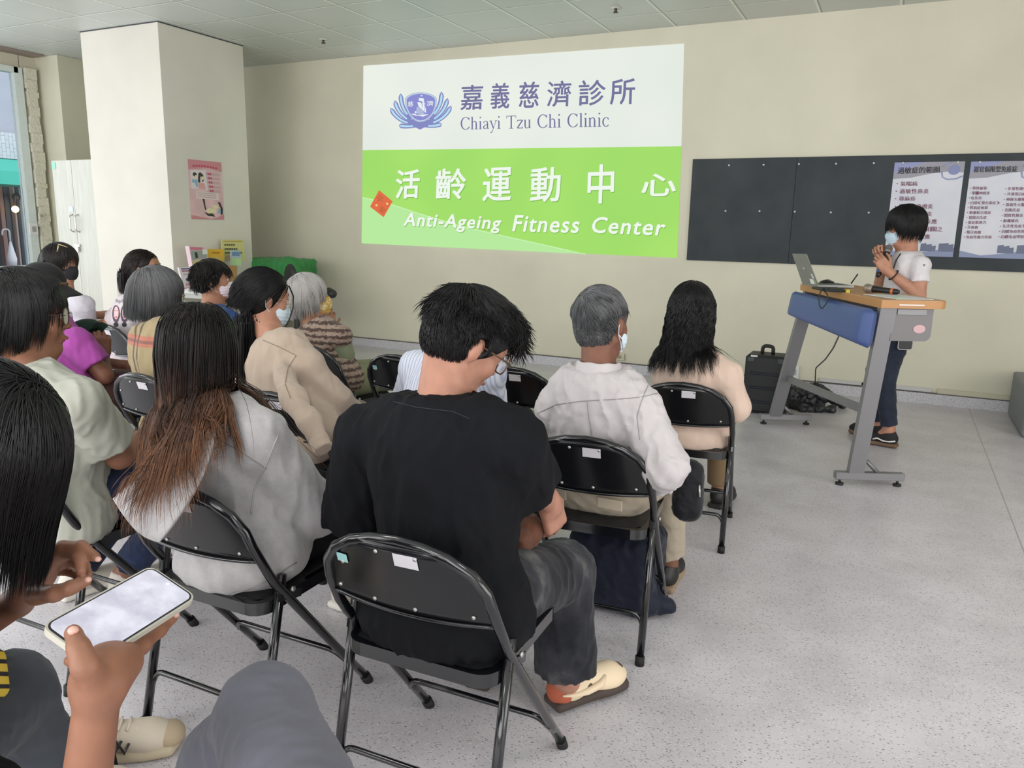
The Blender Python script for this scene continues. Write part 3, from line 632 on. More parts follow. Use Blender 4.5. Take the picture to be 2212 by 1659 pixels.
# pink poster on the pillar
def pillar_poster():
    X = -6.271+.004; y0, y1, z0, z1 = 5.579, 5.997, 1.397, 1.965
    r = thing('pillar_poster', 'pink health poster with cartoon family taped to the pillar', 'poster', (X, (y0+y1)/2, (z0+z1)/2)); w, h = y1-y0, z1-z0
    def P(pts, d, col, nm, key=None):
        k = 'pp_%d_%d_%d' % col; m = bpy.data.materials.get(k) or M(k, col, .5); mb = MB()
        for q in pts: mb.add([(d, -w/2+u*w, h/2-v*h) for u, v in q], [tuple(range(len(q)))[::-1]])
        return mb.build(nm, m, r, recalc=False)
    MB().box((-.001, 0, 0), (.002, w, h)).build('sheet', M('pp_paper', (216, 178, 184), .5, var=(6, .05)), r)
    P([[(0, 0), (1, .0), (1, .17), (.8, .14), (.6, .12), (.4, .13), (.2, .15), (0, .17)]], .0012, (200, 132, 142), 'border_band')
    P([[(0, .93), (.3, .96), (.6, .99), (.8, .96), (1, .9), (1, 1), (0, 1)]], .0012, (200, 132, 142), 'border_band')
    P([[(.05, .18), (.5, .16), (.55, .5), (.05, .48)]], .0012, (222, 206, 212), 'pale_field')
    el = lambda cx, cy, rx, ry, n=14: [(cx+rx*math.cos(2*PI*k/n), cy+ry*math.sin(2*PI*k/n)) for k in range(n)]
    P([el(.17, .245, .06, .035), [(.28, .22), (.34, .2), (.42, .24), (.43, .34), (.38, .37), (.37, .27), (.33, .28), (.32, .38), (.25, .37)], [(.36, .65), (.42, .65), (.44, .78), (.48, .86), (.42, .84)], [(.82, .69), (.90, .70), (.97, .80), (.96, .9), (.9, .92), (.9, .8)], [(.40, .88), (.66, .9), (.72, .95), (.5, .94)]], .002, (52, 46, 50), 'dark_figures')
    P([el(.20, .285, .04, .03), el(.40, .30, .025, .035), [(.42, .84), (.55, .8), (.78, .82), (.74, .88), (.5, .9)], [(.62, .76), (.8, .74), (.84, .8), (.7, .82)]], .0026, (226, 212, 178), 'skin_and_pillow')
    P([[(.08, .33), (.24, .33), (.24, .46), (.20, .46), (.16, .39), (.08, .38)], [(.85, .80), (.92, .82), (.9, .9), (.80, .88)]], .002, (136, 172, 196), 'blue_clothes')
    P([[(.25, .38), (.44, .38), (.48, .49), (.26, .48)]], .002, (214, 158, 160), 'pink_clothes')
    bars = [[(.50+.012*i, .195+.072*i), (.92, .20+.072*i), (.94, .222+.072*i), (.92, .245+.072*i), (.52+.012*i, .242+.072*i), (.49+.012*i, .218+.072*i)] for i in range(5)]
    P(bars, .002, (196, 164, 172), 'list_bars')
    P([[(u0, .20+.072*i), (u0+.05, .203+.072*i), (u0+.05, .235+.072*i), (u0, .232+.072*i)] for i in range(5) for u0 in (.55+.012*i, .615+.012*i)], .0026, (186, 60, 96), 'list_numbers')
    P([[(.17, .52), (.86, .54), (.88, .66), (.19, .65)]], .002, (222, 200, 202), 'note_box')
    P([[(.22, .545+.033*i), (.78, .555+.033*i), (.78, .562+.033*i), (.22, .552+.033*i)] for i in range(3)], .0026, (150, 130, 136), 'note_lines')
    P([[(.12+.085*i, .09-.012*math.sin(i*.45)), (.18+.085*i, .087-.012*math.sin(i*.45)), (.18+.085*i, .12-.012*math.sin(i*.45)), (.12+.085*i, .123-.012*math.sin(i*.45))] for i in range(9)], .002, (188, 70, 92), 'headline')
pillar_poster()
# ================================================================== folding chairs
def black_enamel():
    t = MT('black_enamel', (15, 16, 20), .16, spec=.6); t.b.inputs['Coat Weight'].default_value = .4; t.b.inputs['Coat Roughness'].default_value = .08
    t.bump(t.noise(60, 2), .03, .002); return t.m
MEN = black_enamel(); MPANEL = M('black_back_panel', (17, 18, 21), .19, spec=.55, bump=(9, .04, .01)); MSEAT = M('black_vinyl', (27, 28, 30), .3, spec=.5, bump=(260, .15, .001))
MRUB = M('black_rubber', (20, 20, 20), .7); MBOLT = M('bolt_steel', (190, 190, 186), .3, .8); MTAG = M('paper_tag', (206, 202, 208), .7); MTEAL = M('teal_tag', (150, 196, 196), .6)
BX = .208
def back_y(z): return -.165-.42*(z-.50) if z > .5 else .235-.80*z     # side profile of the long tube
def make_chair():
    r = thing('folding_chair', 'x', 'chair')
    # long frame: front feet up through the seat and over the back
    def side(s): return [(s*BX, .232, .012), (s*BX, .232-.80*.12, .13), (s*BX, -.150, .49), (s*(BX+.002), -.175, .53), (s*(BX-.004), -.215, .61)]
    top = [(s_*(BX-d), -.215-.30*(z-.61), z) for s_, d, z in ((1, .012, .650), (1, .042, .690), (1, .090, .718), (1, .145, .733), (-1, BX, .738), (-1, .145, .733), (-1, .090, .718), (-1, .042, .690), (-1, .012, .650))]
    top[4] = (0, top[4][1], .738)
    MB().tube(side(1)+top+side(-1)[::-1], .0125, 12).build('frame_tube', MEN, r)
    for s in (-1, 1):
        lg = MB().tube([(s*(BX-.004), -.118, .50), (s*(BX-.004), -.228, .012)], .0125, 12).build('rear_leg', MEN, r)
        MB().tube([(s*(BX-.004), -.2275, .03), (s*(BX-.004), -.2305, 0)], .0155, 10).build('rubber_foot', MRUB, lg)
        MB().tube([(s*BX, .218, .03), (s*BX, .236, 0)], .0155, 10).build('rubber_foot', MRUB, r)
        MB().box((s*(BX+.004), -.10, .438), (.006, .085, .022), R=Matrix.Rotation(-.25, 3, 'X')).build('hinge_link', MEN, r)
        MB().cyl((s*(BX+.013), -.098, .455), .007, .006, 10, 'X').build('rivet', MBOLT, r)
    MB().tube(rnd_path([(-.204, -.2, .115), (-.185, -.195, .16), (.185, -.195, .16), (.204, -.2, .115)], .03), .008, 8).build('rear_crossbar', MEN, r)
    MB().tube(rnd_path([(-.207, .13, .125), (-.185, .105, .165), (.185, .105, .165), (.207, .13, .125)], .03), .008, 8).build('front_crossbar', MEN, r)
    # seat pan and pad
    pan = [(x, y) for x, y in rrect(.388, .40, .05, 5, 0, .01)]
    MB().prism(pan, .405, .438, lambda u, y, v: (u, v, y-.0)).build('seat_pan', MEN, r)
    def pad(u, v):
        a, b = 2*u-1, 2*v-1; k = (1-abs(a)**5)*(1-abs(b)**5)
        return (a*.178*(1-.06*abs(b)**6), .01+b*.185*(1-.06*abs(a)**6), .438+.016*k**.5)
    MB().grid(pad, 18, 18).build('seat_pad', MSEAT, r)
    # back panel: curved sheet inside the arch
    def pn(u, v, off=0):
        a = 2*u-1; zt = .730-.0 - .09*max(0, abs(a)-.45)**1.7/.55**1.7*1.0; zb = .553+.012*a*a; z = zb+(zt-zb)*v
        x = a*(BX-.008-.028*max(0, (z-.60)/.15)**2.2*abs(a)**2); bow = -.022*(1-a*a)
        return (x, -.215-.30*(z-.61)+.004-bow*-1.0*.8+off, z)
    n = 20; mb = MB(); nu, nv = 24, 8
    V = [pn(i/nu, j/nv, o) for o in (-.002, .002) for j in range(nv+1) for i in range(nu+1)]; k = (nu+1)*(nv+1); F = []
    for o in (0, k):
        for j in range(nv):
            for i in range(nu): F.append((o+j*(nu+1)+i, o+j*(nu+1)+i+1, o+(j+1)*(nu+1)+i+1, o+(j+1)*(nu+1)+i))
    for i in range(nu): F += [(i, i+1, k+i+1, k+i), (nv*(nu+1)+i, nv*(nu+1)+i+1, k+nv*(nu+1)+i+1, k+nv*(nu+1)+i)]
    mb.add(V, F, True).build('back_panel', MPANEL, r)
    MB().tube([pn(i/20, 0, -.003) for i in range(21)], .005, 8).build('panel_bead', MEN, r)
    for u, v in ((.12, .70), (.38, .88), (.62, .88), (.06, .22), (.30, .12), (.56, .12), (.90, .18)):
        p = pn(u, v, -.004); MB().cyl(p, .0045, .004, 8, 'Y').build('bolt', MBOLT, r)
    return r
def paper(r, u0, u1, z0, z1, m, nm, y=None):
    yy = lambda z, x: -.215-.30*(z-.61)+.004-.022*.8*(1-(x/BX)**2)-.004
    MB().add([(x, yy(z, x), z) for x, z in ((u0, z0), (u1, z0), (u1, z1), (u0, z1))], [(0, 1, 2, 3)]).build(nm, m, r, recalc=False)
chair0 = make_chair()
chairs = {}
def place_chair(key, x, y, rz, label, tags=('paper',)):
    r = chair0 if not chairs else copy_tree(chair0)
    chairs[key] = r; r.location = (x, y, 0); r.rotation_euler = (0, 0, rz); r['label'] = label; r['category'] = 'chair'; r['group'] = 'black folding chairs in rows'
    return r
D = math.radians
place_chair('front', -.880, 1.507, D(2), 'black folding chair holding the young man in the black T-shirt, nearest and largest')
place_chair('hood', -1.534, 1.515, D(1), 'black folding chair under the woman in the grey hoodie')
place_chair('sage', -2.272, 1.51, D(1), 'black folding chair under the person in the sage green shirt')
place_chair('linen', -.842, 2.445, D(6), 'black folding chair under the grey-haired man in the white linen shirt')
place_chair('stripe', -1.50, 2.44, D(3), 'black folding chair under the bent person in the striped shirt')
place_chair('cream', -2.09, 2.44, D(0), 'black folding chair under the ponytailed woman in the cream sweater')
place_chair('plaid', -2.80, 2.43, D(-2), 'black folding chair under the grey-bobbed woman in the plaid shirt')
place_chair('cap', -3.47, 2.42, D(-5), 'black folding chair under the man in the black cap')
place_chair('pink', -.795, 3.475, D(7), 'black folding chair under the curly-haired woman in the pale pink blouse')
place_chair('empty_r', -1.575, 3.42, D(4), 'empty black folding chair left of the man in the white linen shirt')
place_chair('empty_l', -2.18, 3.42, D(-2), 'empty black folding chair right of the silver-haired woman')
place_chair('silver', -2.74, 3.42, D(-5), 'black folding chair under the silver-haired woman in the brown vest')
place_chair('blue', -3.62, 3.42, D(-5), 'black folding chair under the short-haired woman in the blue top')
place_chair('pony', -4.29, 3.40, D(-8), 'black folding chair behind the woman whose white shirt shows two printed faces')
place_chair('mask', -5.05, 3.35, D(-10), 'black folding chair under the woman with the black face mask')
for k in ('front', 'linen', 'pink', 'hood', 'plaid', 'cream', 'empty_r', 'pony'):
    paper(chairs[k], -.006, .052, .682, .714, MTAG, 'paper_tag')
for k in ('front', 'linen', 'empty_l'):
    paper(chairs[k], -.165, -.135, .655, .677, MTEAL, 'teal_tag')
# ================================================================== implicit-surface modelling (bodies, clothes, hair masses)
def V3(*a): return np.array(a if len(a) == 3 else a[0], float)
def unit(v): v = np.asarray(v, float); return v/max(np.linalg.norm(v), 1e-9)
class Field:
    def __init__(s, vox=.006): s.p = []; s.vox = vox; s.cuts = []
    # primitives: (kind, data, k)
    def cap(s, a, b, ra, rb=None, k=.02, flat=None): s.p.append(('cap', (V3(a), V3(b), ra, ra if rb is None else rb, flat), k)); return s
    def ell(s, c, r, R=None, k=.02): s.p.append(('ell', (V3(c), V3(r) if hasattr(r, '__len__') else V3(r, r, r), np.eye(3) if R is None else np.asarray(R, float)), k)); return s
    def box(s, c, h, R=None, rd=.01, k=.01): s.p.append(('box', (V3(c), V3(h), np.eye(3) if R is None else np.asarray(R, float), rd), k)); return s
    def tor(s, c, n, R, r, k=.005, sx=None): s.p.append(('tor', (V3(c), unit(n), R, r), k)); return s
    def chain(s, pts, rs, k=.015):
        for i in range(len(pts)-1): s.cap(pts[i], pts[i+1], rs[i], rs[i+1], k)
        return s
    def cut(s, point, normal, k=.004, near=None, rad=None):
        """remove the half space on the side of `normal` (only within rad of near)"""
        s.cuts.append((V3(point), unit(normal), k, None if near is None else V3(near), rad)); return s
    def subell(s, c, r, R=None, k=.01): s.cuts.append(('e', V3(c), V3(r), np.eye(3) if R is None else np.asarray(R, float), k)); return s
    def _d(s, kind, q, X, Y, Z):
        if kind == 'cap':
            a, b, ra, rb, flat = q; ab = b-a; L2 = ab@ab+1e-12
            px, py, pz = X-a[0], Y-a[1], Z-a[2]
            t = (px*ab[0]+py*ab[1]+pz*ab[2])/L2; tc = np.clip(t, 0, 1)
            d = np.sqrt((px-tc*ab[0])**2+(py-tc*ab[1])**2+(pz-tc*ab[2])**2) - (ra+(rb-ra)*tc)
            if flat is not None: d = np.maximum(d, (t-flat)*math.sqrt(L2))
            return d
        if kind == 'ell':
            c, r, R = q; px, py, pz = X-c[0], Y-c[1], Z-c[2]
            lx = px*R[0, 0]+py*R[1, 0]+pz*R[2, 0]; ly = px*R[0, 1]+py*R[1, 1]+pz*R[2, 1]; lz = px*R[0, 2]+py*R[1, 2]+pz*R[2, 2]
            k0 = np.sqrt((lx/r[0])**2+(ly/r[1])**2+(lz/r[2])**2); k1 = np.sqrt((lx/r[0]**2)**2+(ly/r[1]**2)**2+(lz/r[2]**2)**2)
            return k0*(k0-1)/np.maximum(k1, 1e-6)
        if kind == 'box':
            c, h, R, rd = q; px, py, pz = X-c[0], Y-c[1], Z-c[2]
            l = [np.abs(px*R[0, i]+py*R[1, i]+pz*R[2, i])-(h[i]-rd) for i in range(3)]
            return np.sqrt(np.maximum(l[0], 0)**2+np.maximum(l[1], 0)**2+np.maximum(l[2], 0)**2)+np.minimum(np.maximum(l[0], np.maximum(l[1], l[2])), 0)-rd
        c, n, R, r = q; px, py, pz = X-c[0], Y-c[1], Z-c[2]; h = px*n[0]+py*n[1]+pz*n[2]
        return np.sqrt((np.sqrt(np.maximum(px**2+py**2+pz**2-h**2, 0))-R)**2+h**2)-r
    def _bb(s, kind, q):
        if kind == 'cap': a, b, ra, rb, _ = q; m = max(ra, rb); return np.minimum(a, b)-m, np.maximum(a, b)+m
        if kind == 'ell': c, r, R = q; e = np.sqrt((R*R)@(r*r)); return c-e, c+e
        if kind == 'box': c, h, R, rd = q; e = np.abs(R)@h; return c-e, c+e
        c, n, R, r = q; return c-R-r, c+R+r
    def mesh(s, disp=None):
        v = s.vox; bbs = [s._bb(k, q) for k, q, _ in s.p]
        lo = np.min([b[0] for b in bbs], 0)-3*v-.01; hi = np.max([b[1] for b in bbs], 0)+3*v+.01
        n = np.ceil((hi-lo)/v).astype(int)+1; D = np.full(n, .25, np.float32)
        ax = [lo[i]+v*np.arange(n[i]) for i in range(3)]
        for (kind, q, k), bb in zip(s.p, bbs):
            m = max(k, 0)+3*v; i0 = np.clip(((bb[0]-m-lo)/v).astype(int), 0, n-1); i1 = np.clip(((bb[1]+m-lo)/v).astype(int)+2, 1, n)
            X = ax[0][i0[0]:i1[0], None, None]; Y = ax[1][None, i0[1]:i1[1], None]; Z = ax[2][None, None, i0[2]:i1[2]]
            d = s._d(kind, q, X, Y, Z); sub = D[i0[0]:i1[0], i0[1]:i1[1], i0[2]:i1[2]]
            if k > 0:
                h = np.maximum(k-np.abs(sub-d), 0)/k; D[i0[0]:i1[0], i0[1]:i1[1], i0[2]:i1[2]] = np.minimum(sub, d)-h*h*k*.25
            else: D[i0[0]:i1[0], i0[1]:i1[1], i0[2]:i1[2]] = np.minimum(sub, d)
        X = ax[0][:, None, None]; Y = ax[1][None, :, None]; Z = ax[2][None, None, :]
        for c in s.cuts:
            if isinstance(c[0], str):
                D = np.maximum(D, -s._d('ell', (c[1], c[2], c[3]), X, Y, Z)); continue
            p, nn, k, near, rad = c; d = (X-p[0])*nn[0]+(Y-p[1])*nn[1]+(Z-p[2])*nn[2]
            if near is not None:
                far = np.sqrt((X-near[0])**2+(Y-near[1])**2+(Z-near[2])**2)-rad
                d = np.minimum(d, -far)
            D = np.maximum(D, d)
        D = D.astype(np.float32)
        if disp: 
            # displace only near the surface
            idx = np.argwhere(np.abs(D) < 4*v); P = lo+idx*v; D[idx[:, 0], idx[:, 1], idx[:, 2]] -= disp(P).astype(np.float32)
        D[0] = D[-1] = .25; D[:, 0] = D[:, -1] = .25; D[:, :, 0] = D[:, :, -1] = .25
        return surface_nets(D, lo, v)
def surface_nets(D, lo, v):
    I = D < 0; n = np.array(D.shape)-1
    c = np.zeros(n, np.int8)
    for dx in (0, 1):
        for dy in (0, 1):
            for dz in (0, 1): c += I[dx:dx+n[0], dy:dy+n[1], dz:dz+n[2]]
    cells = np.argwhere((c > 0) & (c < 8)); acc = np.zeros((len(cells), 3)); cnt = np.zeros(len(cells))
    x, y, z = cells.T
    for ax in range(3):
        o1, o2 = (ax+1) % 3, (ax+2) % 3
        for a in (0, 1):
            for b in (0, 1):
                p = [x.copy(), y.copy(), z.copy()]; p[o1] += a; p[o2] += b; q = [p[0], p[1], p[2]]; q = [t.copy() for t in q]; q[ax] += 1
                d0 = D[p[0], p[1], p[2]]; d1 = D[q[0], q[1], q[2]]; m = (d0 < 0) != (d1 < 0)
                t = np.where(m, d0/np.where(m, d0-d1, 1), 0); pos = np.zeros((len(cells), 3)); pos[:, ax] = t; pos[:, o1] = a; pos[:, o2] = b
                acc[m] += pos[m]; cnt[m] += 1
    V = lo+(cells+acc/np.maximum(cnt, 1)[:, None])*v
    idx = np.full(n, -1, np.int32); idx[x, y, z] = np.arange(len(cells)); F = []
    for ax in range(3):
        o1, o2 = (ax+1) % 3, (ax+2) % 3
        sl0 = [slice(1, None)]*3; sl0[ax] = slice(0, -1); sl1 = [slice(1, None)]*3; sl1[ax] = slice(1, None)
        a = I[tuple(sl0)]; b = I[tuple(sl1)]
        for flip, msk in ((0, a & ~b), (1, ~a & b)):
            e = np.argwhere(msk)
            if not len(e): continue
            e = e.copy(); e[:, o1] += 1; e[:, o2] += 1
            ok = (e[:, ax] < n[ax]) & (e[:, o1] < n[o1]) & (e[:, o2] < n[o2]); e = e[ok]
            def g(d1, d2):
                q = e.copy(); q[:, o1] -= d1; q[:, o2] -= d2; return idx[q[:, 0], q[:, 1], q[:, 2]]
            quad = np.stack([g(1, 1), g(0, 1), g(0, 0), g(1, 0)], 1)
            F.append(quad[:, ::-1] if flip else quad)
    return V, np.concatenate(F) if F else np.zeros((0, 4), int)
def fobj(name, f, m, parent, disp=None, origin=None, smooth=1, label=None):
    V, F = f.mesh(disp)
    for _ in range(smooth):    # light Laplacian pass
        n = len(V); acc = np.zeros((n, 3)); c = np.zeros(n)
        for i in range(4):
            a, b = F[:, i], F[:, (i+1) % 4]
            for j in range(3): acc[:, j] += np.bincount(a, V[b, j], n)+np.bincount(b, V[a, j], n)
            c += np.bincount(a, minlength=n)+np.bincount(b, minlength=n)
        V = V*.5+acc/np.maximum(c, 1)[:, None]*.5
    if origin is not None: V = V-np.asarray(origin)
    o = link(name, npmesh(name, V, F), m, parent)
    if label: o['label'] = label
    return o
def pnoise(P, scale, seed=0, stretch=(1, 1, 1)):
    """cheap smooth vector noise: warped sines"""
    rs = np.random.RandomState(seed); Q = P*np.array(stretch)*scale; out = 0
    for i in range(5):
        d = rs.normal(size=3); d /= np.linalg.norm(d); f = 1.0*1.45**i; ph = rs.uniform(0, 6.28)
        w = np.sin(Q@(rs.normal(size=3)*.9)+rs.uniform(0, 6.28))
        out = out+np.sin((Q@d)*f+ph+1.6*w)/(1.3**i)
    return out/3.2
def folds(amp=.006, scale=14, seed=1, stretch=(1, 1, 1), sharp=1.0, amp2=None):
    def f(P):
        n = pnoise(P, scale*2.6, seed, stretch); n2 = pnoise(P, scale*6, seed+9, stretch)
        r = (1-np.abs(n))**(2*sharp)*1.0-.5
        return amp*(r+.35*n2)
    return f
def rotz(a): c, s = math.cos(a), math.sin(a); return np.array([[c, -s, 0], [s, c, 0], [0, 0, 1.0]])
def head_R(face_az, pitch=0.0, roll=0.0):
    """face_az: compass angle of the face, clockwise from +Y (radians); pitch down positive"""
    Rz = rotz(-face_az); c, s = math.cos(-pitch), math.sin(-pitch); Rx = np.array([[1, 0, 0], [0, c, -s], [0, s, c]])
    c, s = math.cos(roll), math.sin(roll); Ry = np.array([[c, 0, s], [0, 1, 0], [-s, 0, c]])
    return Rz@Rx@Ry
# ------------------------------------------------------------------ skin, hair, cloth materials
def skin_mat(name, col):
    t = MT(name, col, .5, spec=.4); a = tuple(c*.93 for c in col); b = tuple(min(255, c*1.04) for c in col)
    t.color(t.ramp(t.noise(26, 5), [(.3, a), (.7, b)])); t.b.inputs['Subsurface Weight'].default_value = .08
    t.b.inputs['Subsurface Radius'].default_value = (.012, .005, .003); t.b.inputs['Subsurface Scale'].default_value = .5
    t.bump(t.noise(420, 2), .08, .001); return t.m
def hair_mat(name, stops, rough=.42, spec=.3, streak=.25):
    """colour along the strand (attribute 't'), slightly different for each strand (attribute 's')"""
    t = MT(name, stops[0][1], rough, spec=spec)
    a = t.n('ShaderNodeAttribute', attribute_name='t'); b = t.n('ShaderNodeAttribute', attribute_name='s')
    c = t.ramp(a.outputs['Fac'], stops)
    k = t.n('ShaderNodeMapRange'); k.inputs[3].default_value = 1-streak; k.inputs[4].default_value = 1+streak*1.6; t.l(b.outputs['Fac'], k.inputs[0])
    x = t.n('ShaderNodeVectorMath', operation='SCALE'); t.l(c, x.inputs[0]); t.l(k.outputs[0], x.inputs['Scale']); t.color(x.outputs[0])
    return t.m
def cloth(name, col, rough=.85, weave=900, bump=.25, var=.04, sheen=.1):
    t = MT(name, col, rough, spec=.2); a = tuple(c*(1-var) for c in col); b = tuple(min(255, c*(1+var)) for c in col)
    t.color(t.ramp(t.noise(7, 5), [(.3, a), (.7, b)])); t.b.inputs['Sheen Weight'].default_value = sheen
    n = t.noise(weave, 2); t.bump(n, bump, .0008); return t
SKIN = {'light': skin_mat('skin_light', (182, 132, 108)), 'mid': skin_mat('skin_mid', (168, 120, 94)), 'tan': skin_mat('skin_tan', (138, 95, 74)), 'dark': skin_mat('skin_deep_tan', (122, 80, 62)), 'pink': skin_mat('skin_rosy', (172, 124, 104))}
BLACKHAIR = hair_mat('hair_black', [(0, (13, 12, 14)), (1, (19, 17, 18))])
GREYHAIR = hair_mat('hair_iron_grey', [(0, (104, 104, 106)), (1, (74, 76, 78))], .5, streak=.5)
SILVER = hair_mat('hair_silver', [(0, (172, 168, 166)), (1, (190, 187, 184))], .5, streak=.3)
BROWNB = hair_mat('hair_brown_black', [(0, (24, 18, 17)), (1, (40, 29, 25))])
OMBRE = hair_mat('hair_ombre', [(0, (16, 13, 14)), (.30, (26, 19, 18)), (.55, (62, 42, 34)), (.78, (112, 76, 54)), (1, (158, 110, 76))], .42, streak=.4)
DARKBR = hair_mat('hair_dark_brown', [(0, (19, 16, 16)), (1, (30, 25, 24))])

# ------------------------------------------------------------------ hair strands
def strands(name, m, parent, R, c, scalp, roots, length, colliders=(), flow=.8, grav=.4, curl=0.0, curlf=40, rad=.0011, seg=14, seed=0, origin=None, whorl=(0, -.055, .09), lift=.006, spread=0.0, noise_=.15, seg3=3, parting=None, tmul=1.0, back=0.0, P0=None, bvh=None, meshes=(), marg=.004, drift=(0, 0, 0), fan=0.0):
    """roots: function(n,rs)->unit directions in the head frame; scalp radii; length: function(dirs)->metres"""
    rs = np.random.RandomState(seed); U = roots(rs) if P0 is None else P0; N = len(U); sc = np.asarray(scalp)
    cc = np.array([0, -.012, .03]); P = cc+U*sc*(1+rs.uniform(0, .05, (N, 1))) if P0 is None else P0.copy()
    if bvh is not None:     # roots sit on the modelled hair mass
        for i in range(N):
            q = cc+U[i]*.30; h = bvh.ray_cast(Vector(R@q+c-origin), Vector(-(R@U[i])))
            if h[0] is not None: P[i] = R.T@(np.array(h[0])+origin-c)+U[i]*.0005
    L = length(U, rs)
    wh = np.array(whorl); pts = np.zeros((N, seg, 3)); down = R.T@(np.array([0, 0, -1.0])+np.array(drift)); ph = rs.uniform(0, 6.28, (N, 3)); cd = rs.normal(size=(N, 3))
    prev = None; step = (L/(seg-1))[:, None]; clump = pnoise(P, 22, seed+3)[:, None]
    for i in range(seg):
        pts[:, i] = P; nrm = (P-cc)/sc**2; nrm /= np.linalg.norm(nrm, axis=1, keepdims=True)
        fl = P-wh
        if parting is not None: fl = fl*np.array([1, .25, 1])+np.sign(U[:, :1]-parting)*np.array([.03, 0, 0])
        fl = fl-(fl*nrm).sum(1, keepdims=True)*nrm; fl /= np.maximum(np.linalg.norm(fl, axis=1, keepdims=True), 1e-3)
        f = i/(seg-1)
        d = fl*flow*(1-f)+down*(grav+f*grav*1.5)+np.array([0, -1, 0])*back
        d = d+noise_*np.stack([pnoise(P+7*j, 48, seed+j) for j in range(3)], 1)+nrm*spread*f*(rs.uniform(.2, 1, (N, 1)) if i == -1 else 1)
        if fan: d = d+np.stack([fan*f*U[:, 0]*rs.uniform(.3, 1.3, N), 0*U[:, 0], 0*U[:, 0]], 1)
        if curl and i > 0:
            a = np.cos(ph[:, :1]+f*L[:, None]*curlf); b = np.sin(ph[:, :1]+f*L[:, None]*curlf); e1 = np.cross(down, cd); e1 /= np.linalg.norm(e1, axis=1, keepdims=True); e2 = np.cross(down, e1)
            d = d+(e1*a+e2*b)*curl*min(1, f*2.5)
        d /= np.maximum(np.linalg.norm(d, axis=1, keepdims=True), 1e-6)
        if prev is not None: d = prev*.45+d*.55; d /= np.linalg.norm(d, axis=1, keepdims=True)
        prev = d; P = P+d*step
        for (ec, er, ek) in [((cc), sc, lift)]+list(colliders):     # keep outside head and body ellipsoids
            rr = np.asarray(er)+ek*(.4+.6*rs.uniform(size=(N, 1)) if i == 0 else 1)+np.abs(clump)*.004; q = (P-np.asarray(ec))/rr; l = np.linalg.norm(q, axis=1, keepdims=True)
            P = np.where(l < 1, np.asarray(ec)+q/np.maximum(l, .05)*rr, P)
        for bt in meshes:
            Q = P@R.T+c-origin; mgb = .002 if bt is bvh else marg
            for j in range(N):
                h = bt.find_nearest(Vector(Q[j]), .05)
                if h[0] is not None:
                    dd = Vector(Q[j])-h[0]; mg = mgb*(.3+1.2*((j*37) % 101)/101.)
                    if dd.dot(h[1]) < mg:
                        nn = np.array(h[1]); dw = R@d[j]; t_ = dw-nn*(dw@nn)
                        if mgb == marg and i > 0:      # hair landing on cloth slides on along it
                            g_ = R[:, 0]*U[j, 0]*(.25+fan)+np.array(drift)*1.5+R[:, 1]*(-.25); t_ = t_+(g_-nn*(g_@nn))*.5; l_ = np.linalg.norm(t_)
                            if l_ > 1e-4: t_ = t_/l_; Q[j] = np.array(h[0])+nn*mg+t_*float(step[j, 0])*.6; prev[j] = R.T@t_; continue
                        Q[j] = h[0]+h[1]*mg
            P = (Q+origin-c)@R
    W = pts@R.T+c
    if origin is not None: W = W-origin
    T = np.gradient(W, axis=1); T /= np.maximum(np.linalg.norm(T, axis=2, keepdims=True), 1e-9)
    ref = np.array([.3, .5, .81]); A = np.cross(T, ref); A /= np.maximum(np.linalg.norm(A, axis=2, keepdims=True), 1e-6); B = np.cross(T, A)
    tt = np.linspace(0, 1, seg)[None, :, None]; r = rad*rs.uniform(.6, 1.4, (N, 1, 1))*(1-tt**3*.92)
    ring = np.stack([W+r*(A*math.cos(2*PI*k/seg3)+B*math.sin(2*PI*k/seg3)) for k in range(seg3)], 2)   # N,seg,3,3
    V = ring.reshape(-1, 3); base = np.arange(N)[:, None, None]*seg*seg3+np.arange(seg-1)[None, :, None]*seg3; k = np.arange(seg3)[None, None]; k2 = (k+1) % seg3
    F = np.stack([base+k, base+k2, base+seg3+k2, base+seg3+k], -1).reshape(-1, 4)
    me = npmesh(name, V, F); at = me.attributes.new('t', 'FLOAT', 'POINT'); at.data.foreach_set('value', np.clip(np.repeat(np.tile(np.linspace(0, 1, seg)*tmul, N), seg3)*np.repeat((.75+.25*rs.uniform(size=N)), seg*seg3), 0, 1).astype(np.float32))
    at = me.attributes.new('s', 'FLOAT', 'POINT'); at.data.foreach_set('value', np.repeat(np.clip(rs.beta(1.3, 3, N)*.8+.3*np.abs(clump[:, 0]), 0, 1), seg*seg3).astype(np.float32))
    return link(name, me, m, parent)
def dome(n, zmin=-.35, front=.35, side=None):
    """roots over the scalp: everything above zmin at the back, above `front` on the face side"""
    def f(rs):
        U = rs.normal(size=(n*4, 3)); U /= np.linalg.norm(U, axis=1, keepdims=True)
        lim = np.where(U[:, 1] > .25, front, np.where(U[:, 1] > -.1, zmin+(front-zmin)*(U[:, 1]+.1)/.35*.6, zmin)); lim = np.where((U[:, 1] > -.28) & (np.abs(U[:, 0]) > .55), np.maximum(lim, side if side is not None else -9), lim); return U[U[:, 2] > lim][:n]
    return f

def lenz(top, low, jit=.08, fringe=None):
    """long hair cut to one level: roots high on the crown carry longer hair"""
    def f(U, rs):
        L = low+(top-low)*np.clip((U[:, 2]+.35)/1.3, 0, 1)
        if fringe is not None: L = np.where(U[:, 1] > .35, fringe, L)
        return L*(1+jit*rs.uniform(-1, 1, len(U)))
    return f
from mathutils.bvhtree import BVHTree
